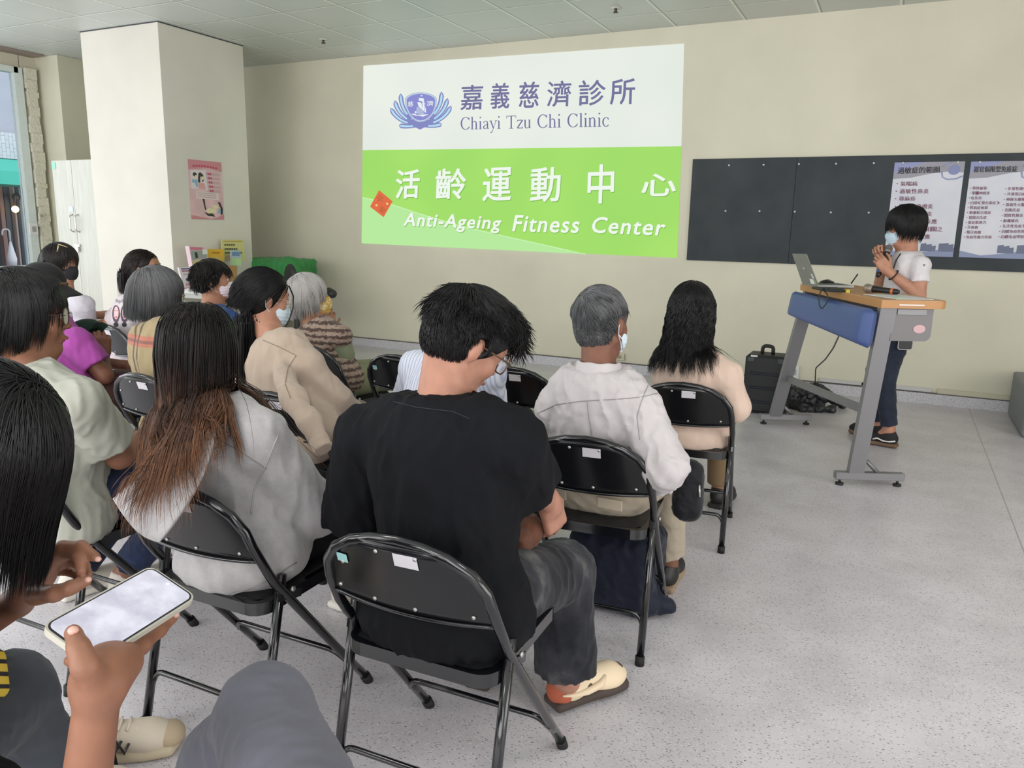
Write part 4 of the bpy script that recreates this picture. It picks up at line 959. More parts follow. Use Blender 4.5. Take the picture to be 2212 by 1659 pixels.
# ================================================================== person kit
def tf(c, R, p): return np.asarray(c)+R@np.asarray(p, float)
def head_prims(F, c, R, s=1.0, jaw=1.0, nose=1.0, cheeks=1.0):
    P = lambda *p: tf(c, R, np.array(p)*s)
    F.ell(P(0, -.012, .03), (.074*s, .094*s, .084*s), R, .0)
    F.ell(P(0, .030, -.030), (.060*s*cheeks, .062*s, .080*s), R, .03)
    F.ell(P(0, .052, .040), (.052*s, .038*s, .040*s), R, .03)
    for x in (-1, 1):
        F.cap(P(x*.052*jaw, .0, -.052), P(x*.022*jaw, .062, -.095), .017*s, .016*s, .03)
        F.ell(P(x*.036, .066, -.026), (.022*s*cheeks, .020*s, .024*s), R, .02)
        F.ell(P(x*.0755, -.004, -.008), (.0065*s, .017*s, .030*s), R@rotz(-x*.5), .006)
        F.ell(P(x*.080, -.010, -.002), (.006*s, .014*s, .026*s), R@rotz(-x*.5), .006)
        F.ell(P(x*.010, .097, -.030), (.0085*s, .009*s, .007*s), R, .006)
        F.ell(P(x*.031, .078, .004), (.016*s, .012*s, .011*s), R, .006)
    F.cap(P(0, .060, -.100), P(0, .066, -.094), .020*s, .019*s, .025)
    F.cap(P(-.036, .078, .026), P(.036, .078, .026), .011*s, .011*s, .02)
    F.cap(P(0, .086, .012), P(0, .102*nose, -.024), .0075*s, .0095*s, .012)
    F.ell(P(0, .104*nose, -.027), (.0105*s, .0095*s, .009*s), R, .008)
    F.ell(P(0, .088, -.058), (.023*s, .011*s, .0065*s), R, .006); F.ell(P(0, .086, -.068), (.020*s, .011*s, .0065*s), R, .005)
def face_bits(root, o, c, R, s=1.0, brow=(40, 32, 30), lips=True, side=(-1, 1)):
    P = lambda *p: tf(c, R, np.array(p)*s)-o
    w_ = MBs('eye_white', (225, 220, 214), .3); i_ = MBs('eye_iris', (34, 24, 20), .2); b_ = MBs('eyebrow_%d' % brow[0], brow, .9); l_ = MBs('lip_skin', (150, 84, 78), .5)
    for x in side:
        e = MB().sphere(P(x*.031, .0815, .004), (.0125*s,)*3, 14, 10).build('eye', w_, root)
        MB().sphere(P(x*.0315, .0885, .0035), (.0065*s,)*3, 10, 8).build('iris', i_, e)
        MB().tube([P(x*.047, .080, .010), P(x*.038, .0905, .0135), P(x*.024, .0925, .012), P(x*.017, .088, .005)], .0022*s, 6).build('eyelid', b_, root)
        MB().tube([P(x*.052, .0765, .025), P(x*.040, .0900, .0325), P(x*.024, .0945, .031), P(x*.014, .0935, .026)], [.0015*s, .0032*s, .0036*s, .0018*s], 6).build('eyebrow', b_, root)
    if lips: MB().tube([P(-.020, .092, -.063), P(-.010, .0985, -.0615), P(0, .1, -.0625), P(.010, .0985, -.0615), P(.020, .092, -.063)], [.001, .0042*s, .0046*s, .0042*s, .001], 8).build('lips', l_, root)
_mc = {}
def MBs(name, col, rough=.6, metal=0, spec=.5):
    if name not in _mc: _mc[name] = M(name, col, rough, metal, spec)
    return _mc[name]
def glasses(root, o, c, R, s=1.0, col=(60, 50, 46), w=.027, h=.021, rr=.0016, round_=False, name='glasses', top=False, frame=None):
    P = lambda *p: tf(c, R, np.array(p)*s)-o; g = MB()
    for x in (-1, 1):
        n = 22; L = []
        for k in range(n):
            a = 2*PI*k/n; ca, sa = math.cos(a), math.sin(a); e = 1 if round_ else .62
            L.append(P(x*.033+w*math.copysign(abs(ca)**e, ca), .108-.010*abs(x*.033+w*ca)/.06, .002+h*math.copysign(abs(sa)**e, sa)))
        g.tube(L, rr*s, 6, closed=True)
        g.tube([P(x*(.033+w), .103, .008), P(x*.071, .085, .010), P(x*.078, .0, .010), P(x*.076, -.022, -.006), P(x*.073, -.032, -.022)], rr*1.1*s, 6)
    g.tube([P(-.008, .107, .006), P(0, .110, .009), P(.008, .107, .006)], rr*s, 6)
    o_ = g.build(name, MBs('frame_%d_%d' % (col[0], col[2]), col, .3, .3), root)
    lens = MB()
    for x in (-1, 1):
        n = 16; lens.add([P(x*.033+w*.93*math.cos(2*PI*k/n), .1075-.010*abs(x*.033+w*math.cos(2*PI*k/n))/.06, .002+h*.93*math.sin(2*PI*k/n)) for k in range(n)], [tuple(range(n))])
    lens.build('lens', gl, o_, recalc=False); return o_
def face_mask(root, o, c, R, s=1.0, mat=None, low=0.0, out=1.0, loops=True, loopmat=None):
    P = lambda *p: tf(c, R, np.array(p)*s); F = Field(.0035)
    F.ell(P(0, .050, -.052+low), (.0635*s, .061*s*out, .062*s), R, 0); F.cap(P(0, .098, -.020+low), P(0, .106*out, -.045+low), .010*s, .012*s, .03); F.cap(P(0, .075, -.098+low), P(0, .085, -.08+low), .022*s, .022*s, .03)
    F.subell(P(0, .018, -.050), (.052*s, .060*s, .085*s), R)
    F.cut(P(0, .030, 0), R@np.array([0, -1, -.10])); F.cut(P(0, .10, -.013+low), R@np.array([0, -.10, 1])); F.cut(P(0, .05, -.108+low), R@np.array([0, .05, -1]))
    Ri = R.T
    def pleat(Pw):
        z = (Pw-c)@R[:, 2]/s; return .0012*np.sin((z+.05)*2*PI/.016)
    m = fobj('face_mask', F, mat, root, pleat, o)
    if loops:
        for x in (-1, 1):
            MB().tube([P(x*.052, .060, -.020+low)-o, P(x*.068, .030, -.008)-o, P(x*.080, -.004, .010)-o, P(x*.083, -.022, -.004)-o, P(x*.080, -.016, -.030)-o, P(x*.068, .020, -.062+low)-o, P(x*.052, .052, -.088+low)-o], .0015*s, 6).build('ear_loop', loopmat or mat, m)
    return m
def hand(F, wrist, f, p, side, curls=(.5, .5, .55, .6), s=1.0, thumb=(.6, .3), spread=.06, k=.006):
    """f: wrist->knuckles, p: palm normal, side +1 right hand / -1 left; five separate fingers"""
    f = unit(f); p = unit(np.asarray(p)-f*np.dot(p, f)); T = np.cross(f, p)*side; w = np.asarray(wrist, float); R = np.stack([T, f, p], 1)
    F.box(w+f*.048*s-p*.000, (.039*s, .045*s, .0135*s), R, .012*s, .012)
    F.cap(w-f*.02*s, w+f*.02*s, .024*s, .026*s, .02); F.ell(w+f*.035*s+T*.024*s+p*.010*s, (.018*s, .030*s, .014*s), R, .012)
    for i, (lx, kf, segs, r) in enumerate(((.029, .088, (.043, .026, .021), .0092), (.0095, .092, (.047, .030, .022), .0095), (-.0105, .088, (.043, .028, .021), .0090), (-.029, .080, (.034, .021, .019), .0080))):
        a = w+f*kf*s+T*lx*s; th = 0.0; d0 = unit(f+T*spread*(1.5-i)); cu = curls[i] if hasattr(curls, '__len__') else curls
        prev = a-d0*.02*s; F.cap(prev, a, r*1.05*s, r*1.05*s, .008)
        for j, L in enumerate(segs):
            th += cu*(.8, 1.1, .8)[j]; d = d0*math.cos(th)+p*math.sin(th); b = a+d*L*s; F.cap(a, b, (r-.0006*j)*s, (r-.0006*(j+1))*s, .0025); a = b
    a = w+f*.022*s+T*.028*s+p*.004*s; d = unit(T*.75+f*.75+p*thumb[1]); F.cap(w+f*.01*s+T*.012*s, a, .016*s, .0135*s, .012)
    for L, r0, r1 in ((.040, .0125, .0105), (.032, .0105, .0095), (.026, .0098, .0085)):
        b = a+d*L*s; F.cap(a, b, r0*s, r1*s, .004); a = b; d = unit(d+f*thumb[0]*.5+p*thumb[1]*.5-T*thumb[0]*.35)
    return w
class Person:
    def __init__(s, label, base, az=0.0, head=None, look=0.0, pitch=0.0, roll=0.0, neck=None, sh=None, el=None, wr=None, hip=None, knee=None, ankle=None, skin='mid', hs=1.0, vox=.0065, w=1.0, seated=True):
        s.root = thing('person', label, 'person', (base[0], base[1], 0)); s.o = np.array([base[0], base[1], 0.0]); s.vox = vox; s.w = w
        f = np.array([math.sin(az), math.cos(az), 0]); r = np.array([math.cos(az), -math.sin(az), 0]); b = s.o; loc = lambda x, y, z: b+r*x+f*y+np.array([0, 0, z])
        s.loc = loc; s.f = f; s.r = r
        s.hip = V3(hip) if hip is not None else loc(0, -.07, .53); s.neck = V3(neck) if neck is not None else loc(0, -.10, 1.02)
        s.head = V3(head) if head is not None else loc(0, -.05, 1.16)
        s.sh = [V3(q) for q in (sh or (loc(-.17, -.10, .97), loc(.17, -.10, .97)))]
        s.el = [V3(q) for q in (el or (loc(-.22, .02, .74), loc(.22, .02, .74)))]; s.wr = [V3(q) for q in (wr or (loc(-.12, .22, .62), loc(.12, .22, .62)))]
        s.knee = [V3(q) for q in (knee or (loc(-.11, .36, .51), loc(.11, .36, .51)))]; s.ankle = [V3(q) for q in (ankle or (loc(-.11, .38, .09), loc(.11, .38, .09)))]
        s.hipj = [s.hip-s.r*.09, s.hip+s.r*.09]; s.HR = head_R(look, pitch, roll); s.hs = hs; s.skin = SKIN[skin]
        rv = unit(s.sh[1]-s.sh[0]); uv = unit(s.neck-s.hip); fv = unit(np.cross(uv, rv)); s.TR = np.stack([unit(np.cross(fv, uv)), fv, uv], 1)
    def at(s, t, x=0, y=0): return s.hip+(s.neck-s.hip)*t+s.TR[:, 0]*x+s.TR[:, 1]*y
    def torso(s, F, t=0.0, belly=0.0, k=.04, neck=True):
        w = s.w; R = s.TR; k = min(k, .04)
        F.ell(s.at(.02), ((.160+t)*w, .105+t, .10+t), R, 0); F.ell(s.at(.36, 0, .015+belly*.5), ((.128+t)*w, .088+t+belly, .13+t), R, k); F.ell(s.at(.68), ((.142+t)*w, .092+t, .13+t), R, k)
        F.ell(s.at(.86, 0, -.005), ((.140+t)*w, .070+t, .070+t), R, k)
        for i in (0, 1):
            F.cap(s.neck-s.TR[:, 2]*.022, s.sh[i]-s.TR[:, 2]*.0, .042+t*.6, .046+t*.8, .03)
    def arm(s, F, i, r=(.050, .040, .040, .027), k=.02):
        F.cap(s.sh[i], s.el[i], r[0], r[1], k); F.cap(s.el[i], s.wr[i], r[2], r[3], .012)
    def body(s, hands=({}, {}), legs=True, hk={}, arms=(1, 1)):
        F = Field(s.vox); c, R = s.head, s.HR; s.torso(F, -.012, k=.05)
        head_prims(F, c, R, s.hs, **hk)
        F.cap(tf(c, R, (0, -.022, -.060)), s.neck+s.TR[:, 1]*.0+s.TR[:, 2]*.0, .049*s.hs, .056*s.hs, .03)
        F.cap(tf(c, R, (0, .02, -.085)), s.neck+s.TR[:, 1]*.035-s.TR[:, 2]*.02, .036*s.hs, .045*s.hs, .03)
        for i in (0, 1):
            if not arms[i]: continue
            s.arm(F, i); h = hands[i]
            if h is None: continue
            fd = h.get('f', s.wr[i]-s.el[i]); pn = h.get('p', (0, 0, -1)); hand(F, s.wr[i], fd, pn, (-1, 1)[i], h.get('c', .45), h.get('s', .98), h.get('t', (.6, .3)))
        for i in (0, 1):
            F.cap(s.hipj[i], s.knee[i], .07, .052, .03)
            if legs: F.cap(s.knee[i], s.ankle[i], .048, .036, .02); F.cap(s.ankle[i], s.ankle[i]-np.array([0, 0, .05])+s.f*.05, .036, .03, .02)
        s.bodyo = fobj('body', F, s.skin, s.root, None, s.o); return s
    def top(s, m, t=.022, sleeve='short', belly=0.0, disp=None, name='shirt', hem=0.0, sl=.78, sr=(.072, .070), long_r=(.060, .052, .045), extra=None, neckcut=.0, collar=None, k=.06, vox=None, arms=(1, 1), hemdrop=None):
        F = Field(vox or s.vox); s.torso(F, t, belly, k)
        if hem: F.ell(s.at(-.12, 0, -.01), ((.175+t)*s.w, .12+t, .10), s.TR, .05)
        for i in (0, 1):
            if not arms[i]: continue
            if sleeve == 'short': e = s.sh[i]+(s.el[i]-s.sh[i])*1.0; F.cap(s.sh[i], e, sr[0]*.92, sr[1]*.95, .018, flat=sl)
            elif sleeve == 'long':
                F.cap(s.sh[i], s.el[i], sr[0]*.88, long_r[0]*.86, .02); F.cap(s.el[i], s.wr[i]-(s.wr[i]-s.el[i])*.06, long_r[0]*.86, long_r[1]*.9, .015)
                F.cap(s.wr[i]-(s.wr[i]-s.el[i])*.16, s.wr[i]-(s.wr[i]-s.el[i])*.02, long_r[2]*.92, long_r[2]*.88, .008, flat=1.0)
            elif sleeve == 'three': F.cap(s.sh[i], s.el[i], sr[0]*.9, sr[1]*.9, .018); F.cap(s.el[i], s.el[i]+(s.wr[i]-s.el[i])*.4, sr[1], sr[1]*.95, .02, flat=1.0)
        if extra: extra(F)
        # neckline opening
        up = s.TR[:, 2]; F.cut(s.neck+up*(.030+neckcut), up, near=s.neck+up*.05, rad=.11)
        o = fobj(name, F, m, s.root, disp, s.o); s.topo = o
        if collar is not None:
            MB().tube([s.neck-s.o+up*(.026+neckcut+.0)+s.TR[:, 0]*math.cos(a)*.064*s.hs*collar+s.TR[:, 1]*(math.sin(a)*.060*collar+.010)-up*.022*max(0, math.sin(a)) for a in np.linspace(0, 2*PI, 26)[:-1]], .0075, 8, closed=True).build('collar', m, o)
        return s
    def pants(s, m, r=(.095, .074, .062, .055), disp=None, name='trousers', vox=None, ankle=.92):
        F = Field(vox or s.vox); F.ell(s.hip-np.array([0, 0, .0]), (.172*s.w, .130, .098), s.TR*1.0, 0)
        for i in (0, 1):
            F.cap(s.hipj[i], s.knee[i], r[0], r[1], .045); e = s.knee[i]+(s.ankle[i]-s.knee[i])*ankle; F.cap(s.knee[i], e, r[2], r[3], .03, flat=1.0)
        s.pantso = fobj(name, F, m, s.root, disp, s.o); return s
    def shoes(s, m, sole, az=None, which=(0, 1), s_=1.0, pitch=0.0):
        for i in which: shoe(s.root, s.o, s.ankle[i]-np.array([0, 0, s.ankle[i][2]]), (az if az is not None else math.atan2(s.f[0], s.f[1])), m, sole, s_)
        return s
    def hair(s, name='hair', m=None, **k):
        k.setdefault('origin', s.o)
        if hasattr(s, 'hairo') and k.get('P0') is None and k.pop('oncap', True):
            me = s.hairo.data; k['bvh'] = BVHTree.FromPolygons([v.co.copy() for v in me.vertices], [tuple(q.vertices) for q in me.polygons])
        ms = [x for x in k.pop('on', ())]; k['meshes'] = [BVHTree.FromPolygons([v.co.copy() for v in x.data.vertices], [tuple(q.vertices) for q in x.data.polygons]) for x in ms]
        if k.get('bvh') is not None: k['meshes'] = [k['bvh']]+k['meshes']
        return strands(name, m, s.hairo if hasattr(s, 'hairo') else s.root, s.HR, s.head, origin=k.pop('origin'), **k)
    def haircap(s, m, thick=.010, cuts=(), ells=(), name='hair', disp=None, vox=.005, k=.02, ears=False):
        F = Field(vox); c, R = s.head, s.HR; F.ell(tf(c, R, (0, -.014, .032)), ((.074*s.hs+thick), (.094*s.hs+thick), (.084*s.hs+thick)), R, 0)
        for cc, rr, kk in ells: F.ell(tf(c, R, cc), rr, R, kk)
        for p, n in cuts: F.cut(tf(c, R, p), R@unit(n))
        if ears:
            for x in (-1, 1): F.subell(tf(c, R, (x*.088, .004, -.010)), (.024, .026, .040), R)
        o = fobj(name, F, m, s.root, disp, s.o); me = o.data
        at = me.attributes.new('t', 'FLOAT', 'POINT'); V = np.zeros(len(me.vertices)*3, np.float32); me.vertices.foreach_get('co', V); V = V.reshape(-1, 3)+s.o
        z = np.clip((s.head[2]+.10-V[:, 2])/.42, 0, 1); at.data.foreach_set('value', z.astype(np.float32))
        at = me.attributes.new('s', 'FLOAT', 'POINT'); at.data.foreach_set('value', np.clip(.2+.25*pnoise(V, 60, 5, (1, 1, .15)), 0, 1).astype(np.float32))
        s.hairo = o; return o
def shoe(root, o, a, az, m, solem, s_=1.0, upper=None, z0=0.0):
    """a: ground point under the ankle; az: toe direction"""
    f = np.array([math.sin(az), math.cos(az), 0]); r = np.array([f[1], -f[0], 0]); R = np.stack([r, f, [0, 0, 1.0]], 1); a = np.asarray(a)+np.array([0, 0, z0])
    P = lambda x, y, z: a+R@np.array([x, y, z])*s_
    F = Field(.0045); F.ell(P(0, -.01, .055), (.036*s_, .055*s_, .048*s_), R, 0); F.cap(P(0, .02, .055), P(0, .13, .045), .038*s_, .034*s_, .03); F.ell(P(0, .135, .038), (.044*s_, .062*s_, .034*s_), R, .03); F.cap(P(0, -.01, .05), P(0, -.005, .10), .036*s_, .037*s_, .02, flat=1.0)
    F.cut(P(0, 0, .018), (0, 0, -1)); up = fobj('shoe', F, m, root, None, o)
    G = Field(.0045); G.box(P(0, .06, .014), (.040*s_, .125*s_, .014*s_), R, .012); G.ell(P(0, .13, .014), (.048*s_, .07*s_, .016*s_), R, .02); G.cut(P(0, 0, .001), (0, 0, -1)); fobj('sole', G, solem, up, None, o)
    return up, P

def seam(person, garment, pts, m, r=.0014, n=26, off=.001, name='seam'):
    """stitched seam: a surveyed line laid onto the garment's surface"""
    me = garment.data; bv = BVHTree.FromPolygons([v.co.copy() for v in me.vertices], [tuple(q.vertices) for q in me.polygons]); cam_l = Vector((0, 0, CAMZ))-Vector(person.o)
    P = []; d = np.cumsum([0]+[math.dist(pts[i], pts[i+1]) for i in range(len(pts)-1)])
    for t in np.linspace(0, d[-1], n):
        q = (np.interp(t, d, [p_[0] for p_ in pts]), np.interp(t, d, [p_[1] for p_ in pts])); dv = Vector(_ray(*q)).normalized(); h = bv.ray_cast(cam_l, dv)
        if h[0]: P.append(h[0]+h[1]*off)
    P = [p_ for i, p_ in enumerate(P) if i == 0 or (p_-P[i-1]).length < .08]
    if len(P) > 2: MB().tube(P, r, 5).build(name, m, garment)
def shirt_collar(p, m, k=1.0, tilt=.12):
    """folded shirt collar: stand and fall"""
    prof = [(.058, .000), (.060, .030), (.064, .036), (.069, .034), (.078, .004), (.081, -.004), (.076, -.004), (.066, .020)]; n = 40; V = []; c = p.neck-p.o+p.TR[:, 2]*.012+p.TR[:, 1]*.006
    for i in range(n):
        a = 2*PI*i/n
        for r_, z in prof: V.append(c+p.TR[:, 0]*math.cos(a)*r_*k*1.04+p.TR[:, 1]*math.sin(a)*r_*k*.98+p.TR[:, 2]*(z-tilt*.06*math.sin(a)*1.5+.0015*math.sin(7*a)))
    m_ = len(prof); MB().add(V, [(i*m_+j, ((i+1) % n)*m_+j, ((i+1) % n)*m_+j+1, i*m_+j+1) for i in range(n) for j in range(m_-1)], True).build('collar', m, p.topo)
# ================================================================== the audience and the speaker
A_ = math.radians
def chy(V): return V
def tors_col(p, k=.03):
    """ellipsoids (in the head frame) that keep long hair outside neck, shoulders and back"""
    inv = p.HR.T; out = []
    for q, r in ((p.neck-p.TR[:, 2]*.10-p.TR[:, 1]*.0, (.15*p.w, .105, .115)), (p.neck-p.TR[:, 2]*.25, (.165*p.w, .125, .17)), (p.neck+np.array([0, 0, .02]), (.06, .06, .08))):
        out.append((inv@(q-p.head), np.array(r), k if r[0] > .1 else .01))
    for i in (0, 1): out.append((inv@(p.sh[i]-p.head), np.array((.065, .065, .065)), k))
    return out
DENIM_B = cloth('denim_charcoal', (44, 46, 52), .85, 700, .3, .25)
DENIM_B.color(DENIM_B.ramp(DENIM_B.noise(5.5, 5, rough=.6), [(.42, (30, 31, 36)), (.58, (52, 53, 58)), (.72, (104, 102, 100))]))
NAVY = cloth('denim_navy', (34, 44, 70), .85, 700, .3, .12).m
KHAKI = cloth('khaki_twill', (170, 158, 140), .85, 800, .25).m
BLACKC = cloth('black_cotton', (15, 16, 20), .9, 700, .2, .06, .0).m
DARKG = cloth('dark_grey_twill', (66, 70, 76), .85, 700, .25, .08).m
OLIVE = cloth('olive_cotton', (132, 136, 104), .85, 700, .25).m
# ---- young man in the black T-shirt (front)
p = Person('young man in black T-shirt and jeans with glasses, head bowed over his lap', (-.88, 1.507), A_(2), WY(1004, 738, 1.575), A_(34), A_(32), A_(6), neck=WY(950, 875, 1.49), hip=(-.885, 1.47, .53),
           sh=(WY(795, 945, 1.49), WY(1098, 955, 1.49)), el=(WY(772, 1130, 1.56), WY(1128, 1048, 1.60)), wr=(WY(880, 1190, 1.78), WY(1188, 1085, 1.77)),
           knee=((-1.03, 1.88, .50), WY(1215, 1235, 1.93)), ankle=((-1.02, 1.92, .09), (-.735, 1.90, .10)), skin='pink', vox=.0055, w=1.05)
p.body(hands=({}, dict(f=(.05, .35, -.8), p=(-.8, .3, 0), c=(.75, .8, .85, .9), t=(.7, .5))))
p.top(BLACKC, .040, 'short', disp=folds(.010, 10, 3, (1, 1, .55)), name='t_shirt', hem=1, sl=.95, sr=(.088, .098), collar=1.0, neckcut=-.004, belly=.01)
MSEAM_B = MBs('seam_black', (40, 42, 48), .9)
seam(p, p.topo, [(850, 868), (900, 880), (980, 890), (1015, 905)], MSEAM_B, .001)
p.pants(DENIM_B.m, (.100, .088, .088, .088), disp=folds(.008, 13, 4, (1, 1, .6)))
MSH_BR = MBs('shoe_brown_suede', (92, 76, 66), .9); MSOLE_BR = MBs('shoe_sole_brown', (66, 54, 48), .7)
def dunk():
    a = p.ankle[1]-np.array([0, 0, p.ankle[1][2]])-np.array([.0, .0, 0]); az = A_(32)
    up, P = shoe(p.root, p.o, a+np.array([.0, .03, 0]), az, MBs('shoe_cream', (226, 206, 176), .8), MSOLE_BR, 1.05, z0=.012)
    q = lambda *v: P(*v)-p.o
    R = np.stack([np.array([math.cos(az), -math.sin(az), 0]), np.array([math.sin(az), math.cos(az), 0]), [0, 0, 1.]], 1)
    F = Field(.004); F.ell(P(0, -.030, .050), (.043, .044, .048), R, 0); F.cut(P(0, .0, 0), R@np.array([0, 1, 0])); F.cut(P(0, 0, .022), (0, 0, -1)); fobj('heel_panel', F, MBs('shoe_rust', (176, 92, 66), .85), up, None, p.o)
    F = Field(.004); F.ell(P(0, .148, .050), (.033, .042, .026), R, 0); F.cut(P(0, 0, .022), (0, 0, -1)); fobj('toe_panel', F, MSH_BR, up, None, p.o)
    F = Field(.004); F.ell(P(0, .030, .052), (.0425, .060, .030), R, 0); F.cut(P(0, 0, .022), (0, 0, -1)); fobj('side_panel', F, MSH_BR, up, None, p.o)
    for s_ in (-1, 1):
        MB().tube([q(s_*.040, -.052, .056), q(s_*.043, -.01, .048), q(s_*.043, .03, .046), q(s_*.042, .075, .052), q(s_*.030, .10, .066)], [.003, .008, .011, .012, .007], 6).build('side_stripe', MBs('shoe_cream', (226, 206, 176), .8), up)
    for k in range(4): MB().tube([q(-.022, .045+.022*k, .082-.006*k), q(0, .047+.022*k, .091-.006*k), q(.022, .045+.022*k, .082-.006*k)], .0028, 6).build('lace', MBs('lace_dark', (60, 50, 44), .8), up)
dunk(); shoe(p.root, p.o, np.array([-1.02, 1.93, 0]), A_(-5), MSH_BR, MSOLE_BR, 1.05)
h = p.haircap(BLACKHAIR, .014, cuts=[((0, -.05, -.062), (0, .25, -1)), ((0, .045, .005), (0, .75, -.75))], ells=[((0, .03, .07), (.082, .085, .062), .03), ((0, -.045, -.02), (.064, .052, .055), .03)], disp=lambda P: .004*pnoise(P, 60, 2), ears=True)
p.hair(m=BLACKHAIR, name='hair_strands', scalp=(.086, .106, .097), roots=dome(5200, -.25, .30, .15), length=lambda U, rs: np.where((U[:, 2] < .0) | ((np.abs(U[:, 0]) > .6) & (U[:, 2] < .45)), .018, np.where(U[:, 2] < .2, .035, .060))*rs.uniform(.7, 1.35, len(U)), flow=1.0, grav=.15, noise_=.55, rad=.0013, seg=10, spread=.28, curl=.35, curlf=50, lift=.004, whorl=(.0, -.06, .10), seed=1)
p.hair(m=BLACKHAIR, name='nape_fuzz', scalp=(.071, .094, .083), roots=lambda rs: (lambda U: U[(U[:, 2] < .05) & (U[:, 2] > -.92) & (U[:, 1] < -.05)][:3400])(np.array([u/np.linalg.norm(u) for u in rs.normal(size=(9000, 3))])), length=lambda U, rs: np.clip(.020+.014*U[:, 2], .006, .03), flow=.3, grav=.8, noise_=.2, rad=.0009, seg=4, spread=.4, lift=.001, seed=2)
face_bits(p.root, p.o, p.head, p.HR, 1.0)
glasses(p.root, p.o, p.head, p.HR, 1.0, (92, 66, 44), .029, .024, .0020)
# brown bag on his lap
F = Field(.006); b = WY(1105, 1180, 1.74); F.box(b, (.055, .075, .065), rotz(.3), .02); F.cap(b+[-.05, 0, -.06], b+[.03, .03, .04], .04, .045, .03)
o_ = fobj('shoulder_bag', F, cloth('brown_leather', (96, 60, 44), .6, 90, .3).m, None, folds(.006, 22, 3)); tag(o_, 'crumpled brown bag in the lap of the young man in the black T-shirt', 'bag')

# ---- woman in the grey hoodie
GREYM = cloth('heather_grey_fleece', (196, 192, 192), .95, 420, .45, .05, .3); nn = GREYM.noise(9, 6, rough=.8); GREYM.color(GREYM.ramp(nn, [(.3, (158, 155, 157)), (.7, (186, 183, 184))])); GREYM = GREYM.m
p = Person('woman with long brown ombre hair in a light grey hoodie, seen from behind', (-1.534, 1.515), A_(6), WY(432, 752, 1.455), A_(0), A_(8), A_(-1), neck=WY(455, 890, 1.45), hip=(-1.54, 1.475, .53),
           sh=(WY(335, 960, 1.50), WY(598, 968, 1.44)), el=((-1.86, 1.60, .58), WY(672, 1100, 1.58)), wr=((-1.70, 1.82, .56), WY(700, 1150, 1.78)), knee=((-1.66, 1.92, .50), (-1.44, 1.92, .50)), ankle=((-1.70, 2.12, .09), (-1.52, 2.14, .09)), skin='light', vox=.006, w=1.0, hs=.92)
s_mid = p.neck
p.sh = [p.neck+p.TR[:, 0]*-.155-p.TR[:, 2]*.075, p.neck+p.TR[:, 0]*.165-p.TR[:, 2]*.07]
p.body(hands=({'c': .5}, {'c': .5}), hk=dict(jaw=.92))
nk = p.neck
def hoodx(F):
    F.cap(nk-p.TR[:, 1]*.05-p.TR[:, 2]*.01+p.TR[:, 0]*.075, nk-p.TR[:, 1]*.05-p.TR[:, 2]*.015-p.TR[:, 0]*.075, .034, .038, .03); F.cap(nk-p.TR[:, 1]*.05-p.TR[:, 2]*.02, WY(425, 950, 1.335), .036, .036, .03)
def hood_bag():
    """hood hanging down the back: a soft pouch between its opening edge and its fold"""
    L = [WY(*q) for q in ((420, 905, 1.36), (345, 985, 1.29), (243, 1078, 1.235))]; Rr = [WY(*q) for q in ((470, 925, 1.33), (452, 1050, 1.225), (345, 1172, 1.17))]; bz = lambda P, t: P[0]*(1-t)**2+P[1]*2*t*(1-t)+P[2]*t*t
    nv = unit(np.array([0, 0, CAMZ])-(L[1]+Rr[1])/2)
    def f(side):
        def g(u, v):
            q = bz(L, v)*(1-u)+bz(Rr, v)*u; q = q-unit(Rr[1]-L[1])*0+np.array([0, 0, -1])*.028*math.sin(PI*u)*v**3
            e = (max(0, 1-abs(2*u-1)**3.5)*max(0, 1-abs(2*v-1)**5))**.5; k = .050*e*(.55+.45*v) if side > 0 else -.02*e
            if side > 0: k += e*(.0075*math.sin(u*11+v*2.2)*v+.004*math.sin(v*9-u*5)-.012*math.exp(-((u-.17)/.022)**2)+.006*math.exp(-((u-.08)/.05)**2))
            return q+nv*k-p.o
        return g
    return MB().grid(f(1), 56, 44).grid(f(-1), 24, 20)
hz = folds(.008, 9, 6, (1, 1, .6))
p.top(GREYM, .036, 'long', disp=lambda P: hz(P), name='hoodie', hem=1, sr=(.086, .086), long_r=(.090, .066, .050), neckcut=.01, vox=.006)
hoodo = hood_bag().build('hood', GREYM, p.topo); F = Field(.006); hoodx(F); fobj('hood_neck', F, GREYM, p.topo, folds(.004, 9, 66), p.o, 2)
MSEAM_G = MBs('seam_grey', (140, 137, 139), .9)
seam(p, p.topo, [(455, 940), (520, 975), (575, 1012)], MSEAM_G); seam(p, p.topo, [(600, 940), (572, 1010), (548, 1060), (543, 1110)], MBs('seam_grey_light', (176, 173, 174), .9), .002)
seam(p, p.topo, [(360, 1235), (420, 1272), (470, 1296), (560, 1262), (640, 1215)], MSEAM_G, .002)
b = -p.TR[:, 1]
p.pants(BLACKC, (.096, .078, .06, .05)); p.shoes(MBs('white_trainer', (214, 208, 198), .7), MBs('white_sole', (222, 218, 208), .6))
h = p.haircap(OMBRE, .006, cuts=[((0, 0, -.075), (0, .2, -1)), ((0, .065, .03), (0, 1, -.4))], ells=[((0, -.03, -.03), (.066, .072, .070), .03)])
tc = tors_col(p, .050); bk = (p.HR.T@(WY(425, 985, 1.36)-p.head), np.array((.10, .10, .12)), .02)
lf = lenz(.42, .235, .16)
p.hair(m=OMBRE, name='hair_strands', scalp=(.078, .098, .089), roots=dome(5600, -.45, .45), length=lf, on=(p.topo, hoodo), marg=.016, flow=.7, grav=1.3, noise_=.12, rad=.0014, seg=22, spread=.0, drift=tuple(-p.TR[:, 1]*.07), fan=.9, lift=.001, whorl=(0, .0, .11), seed=4)
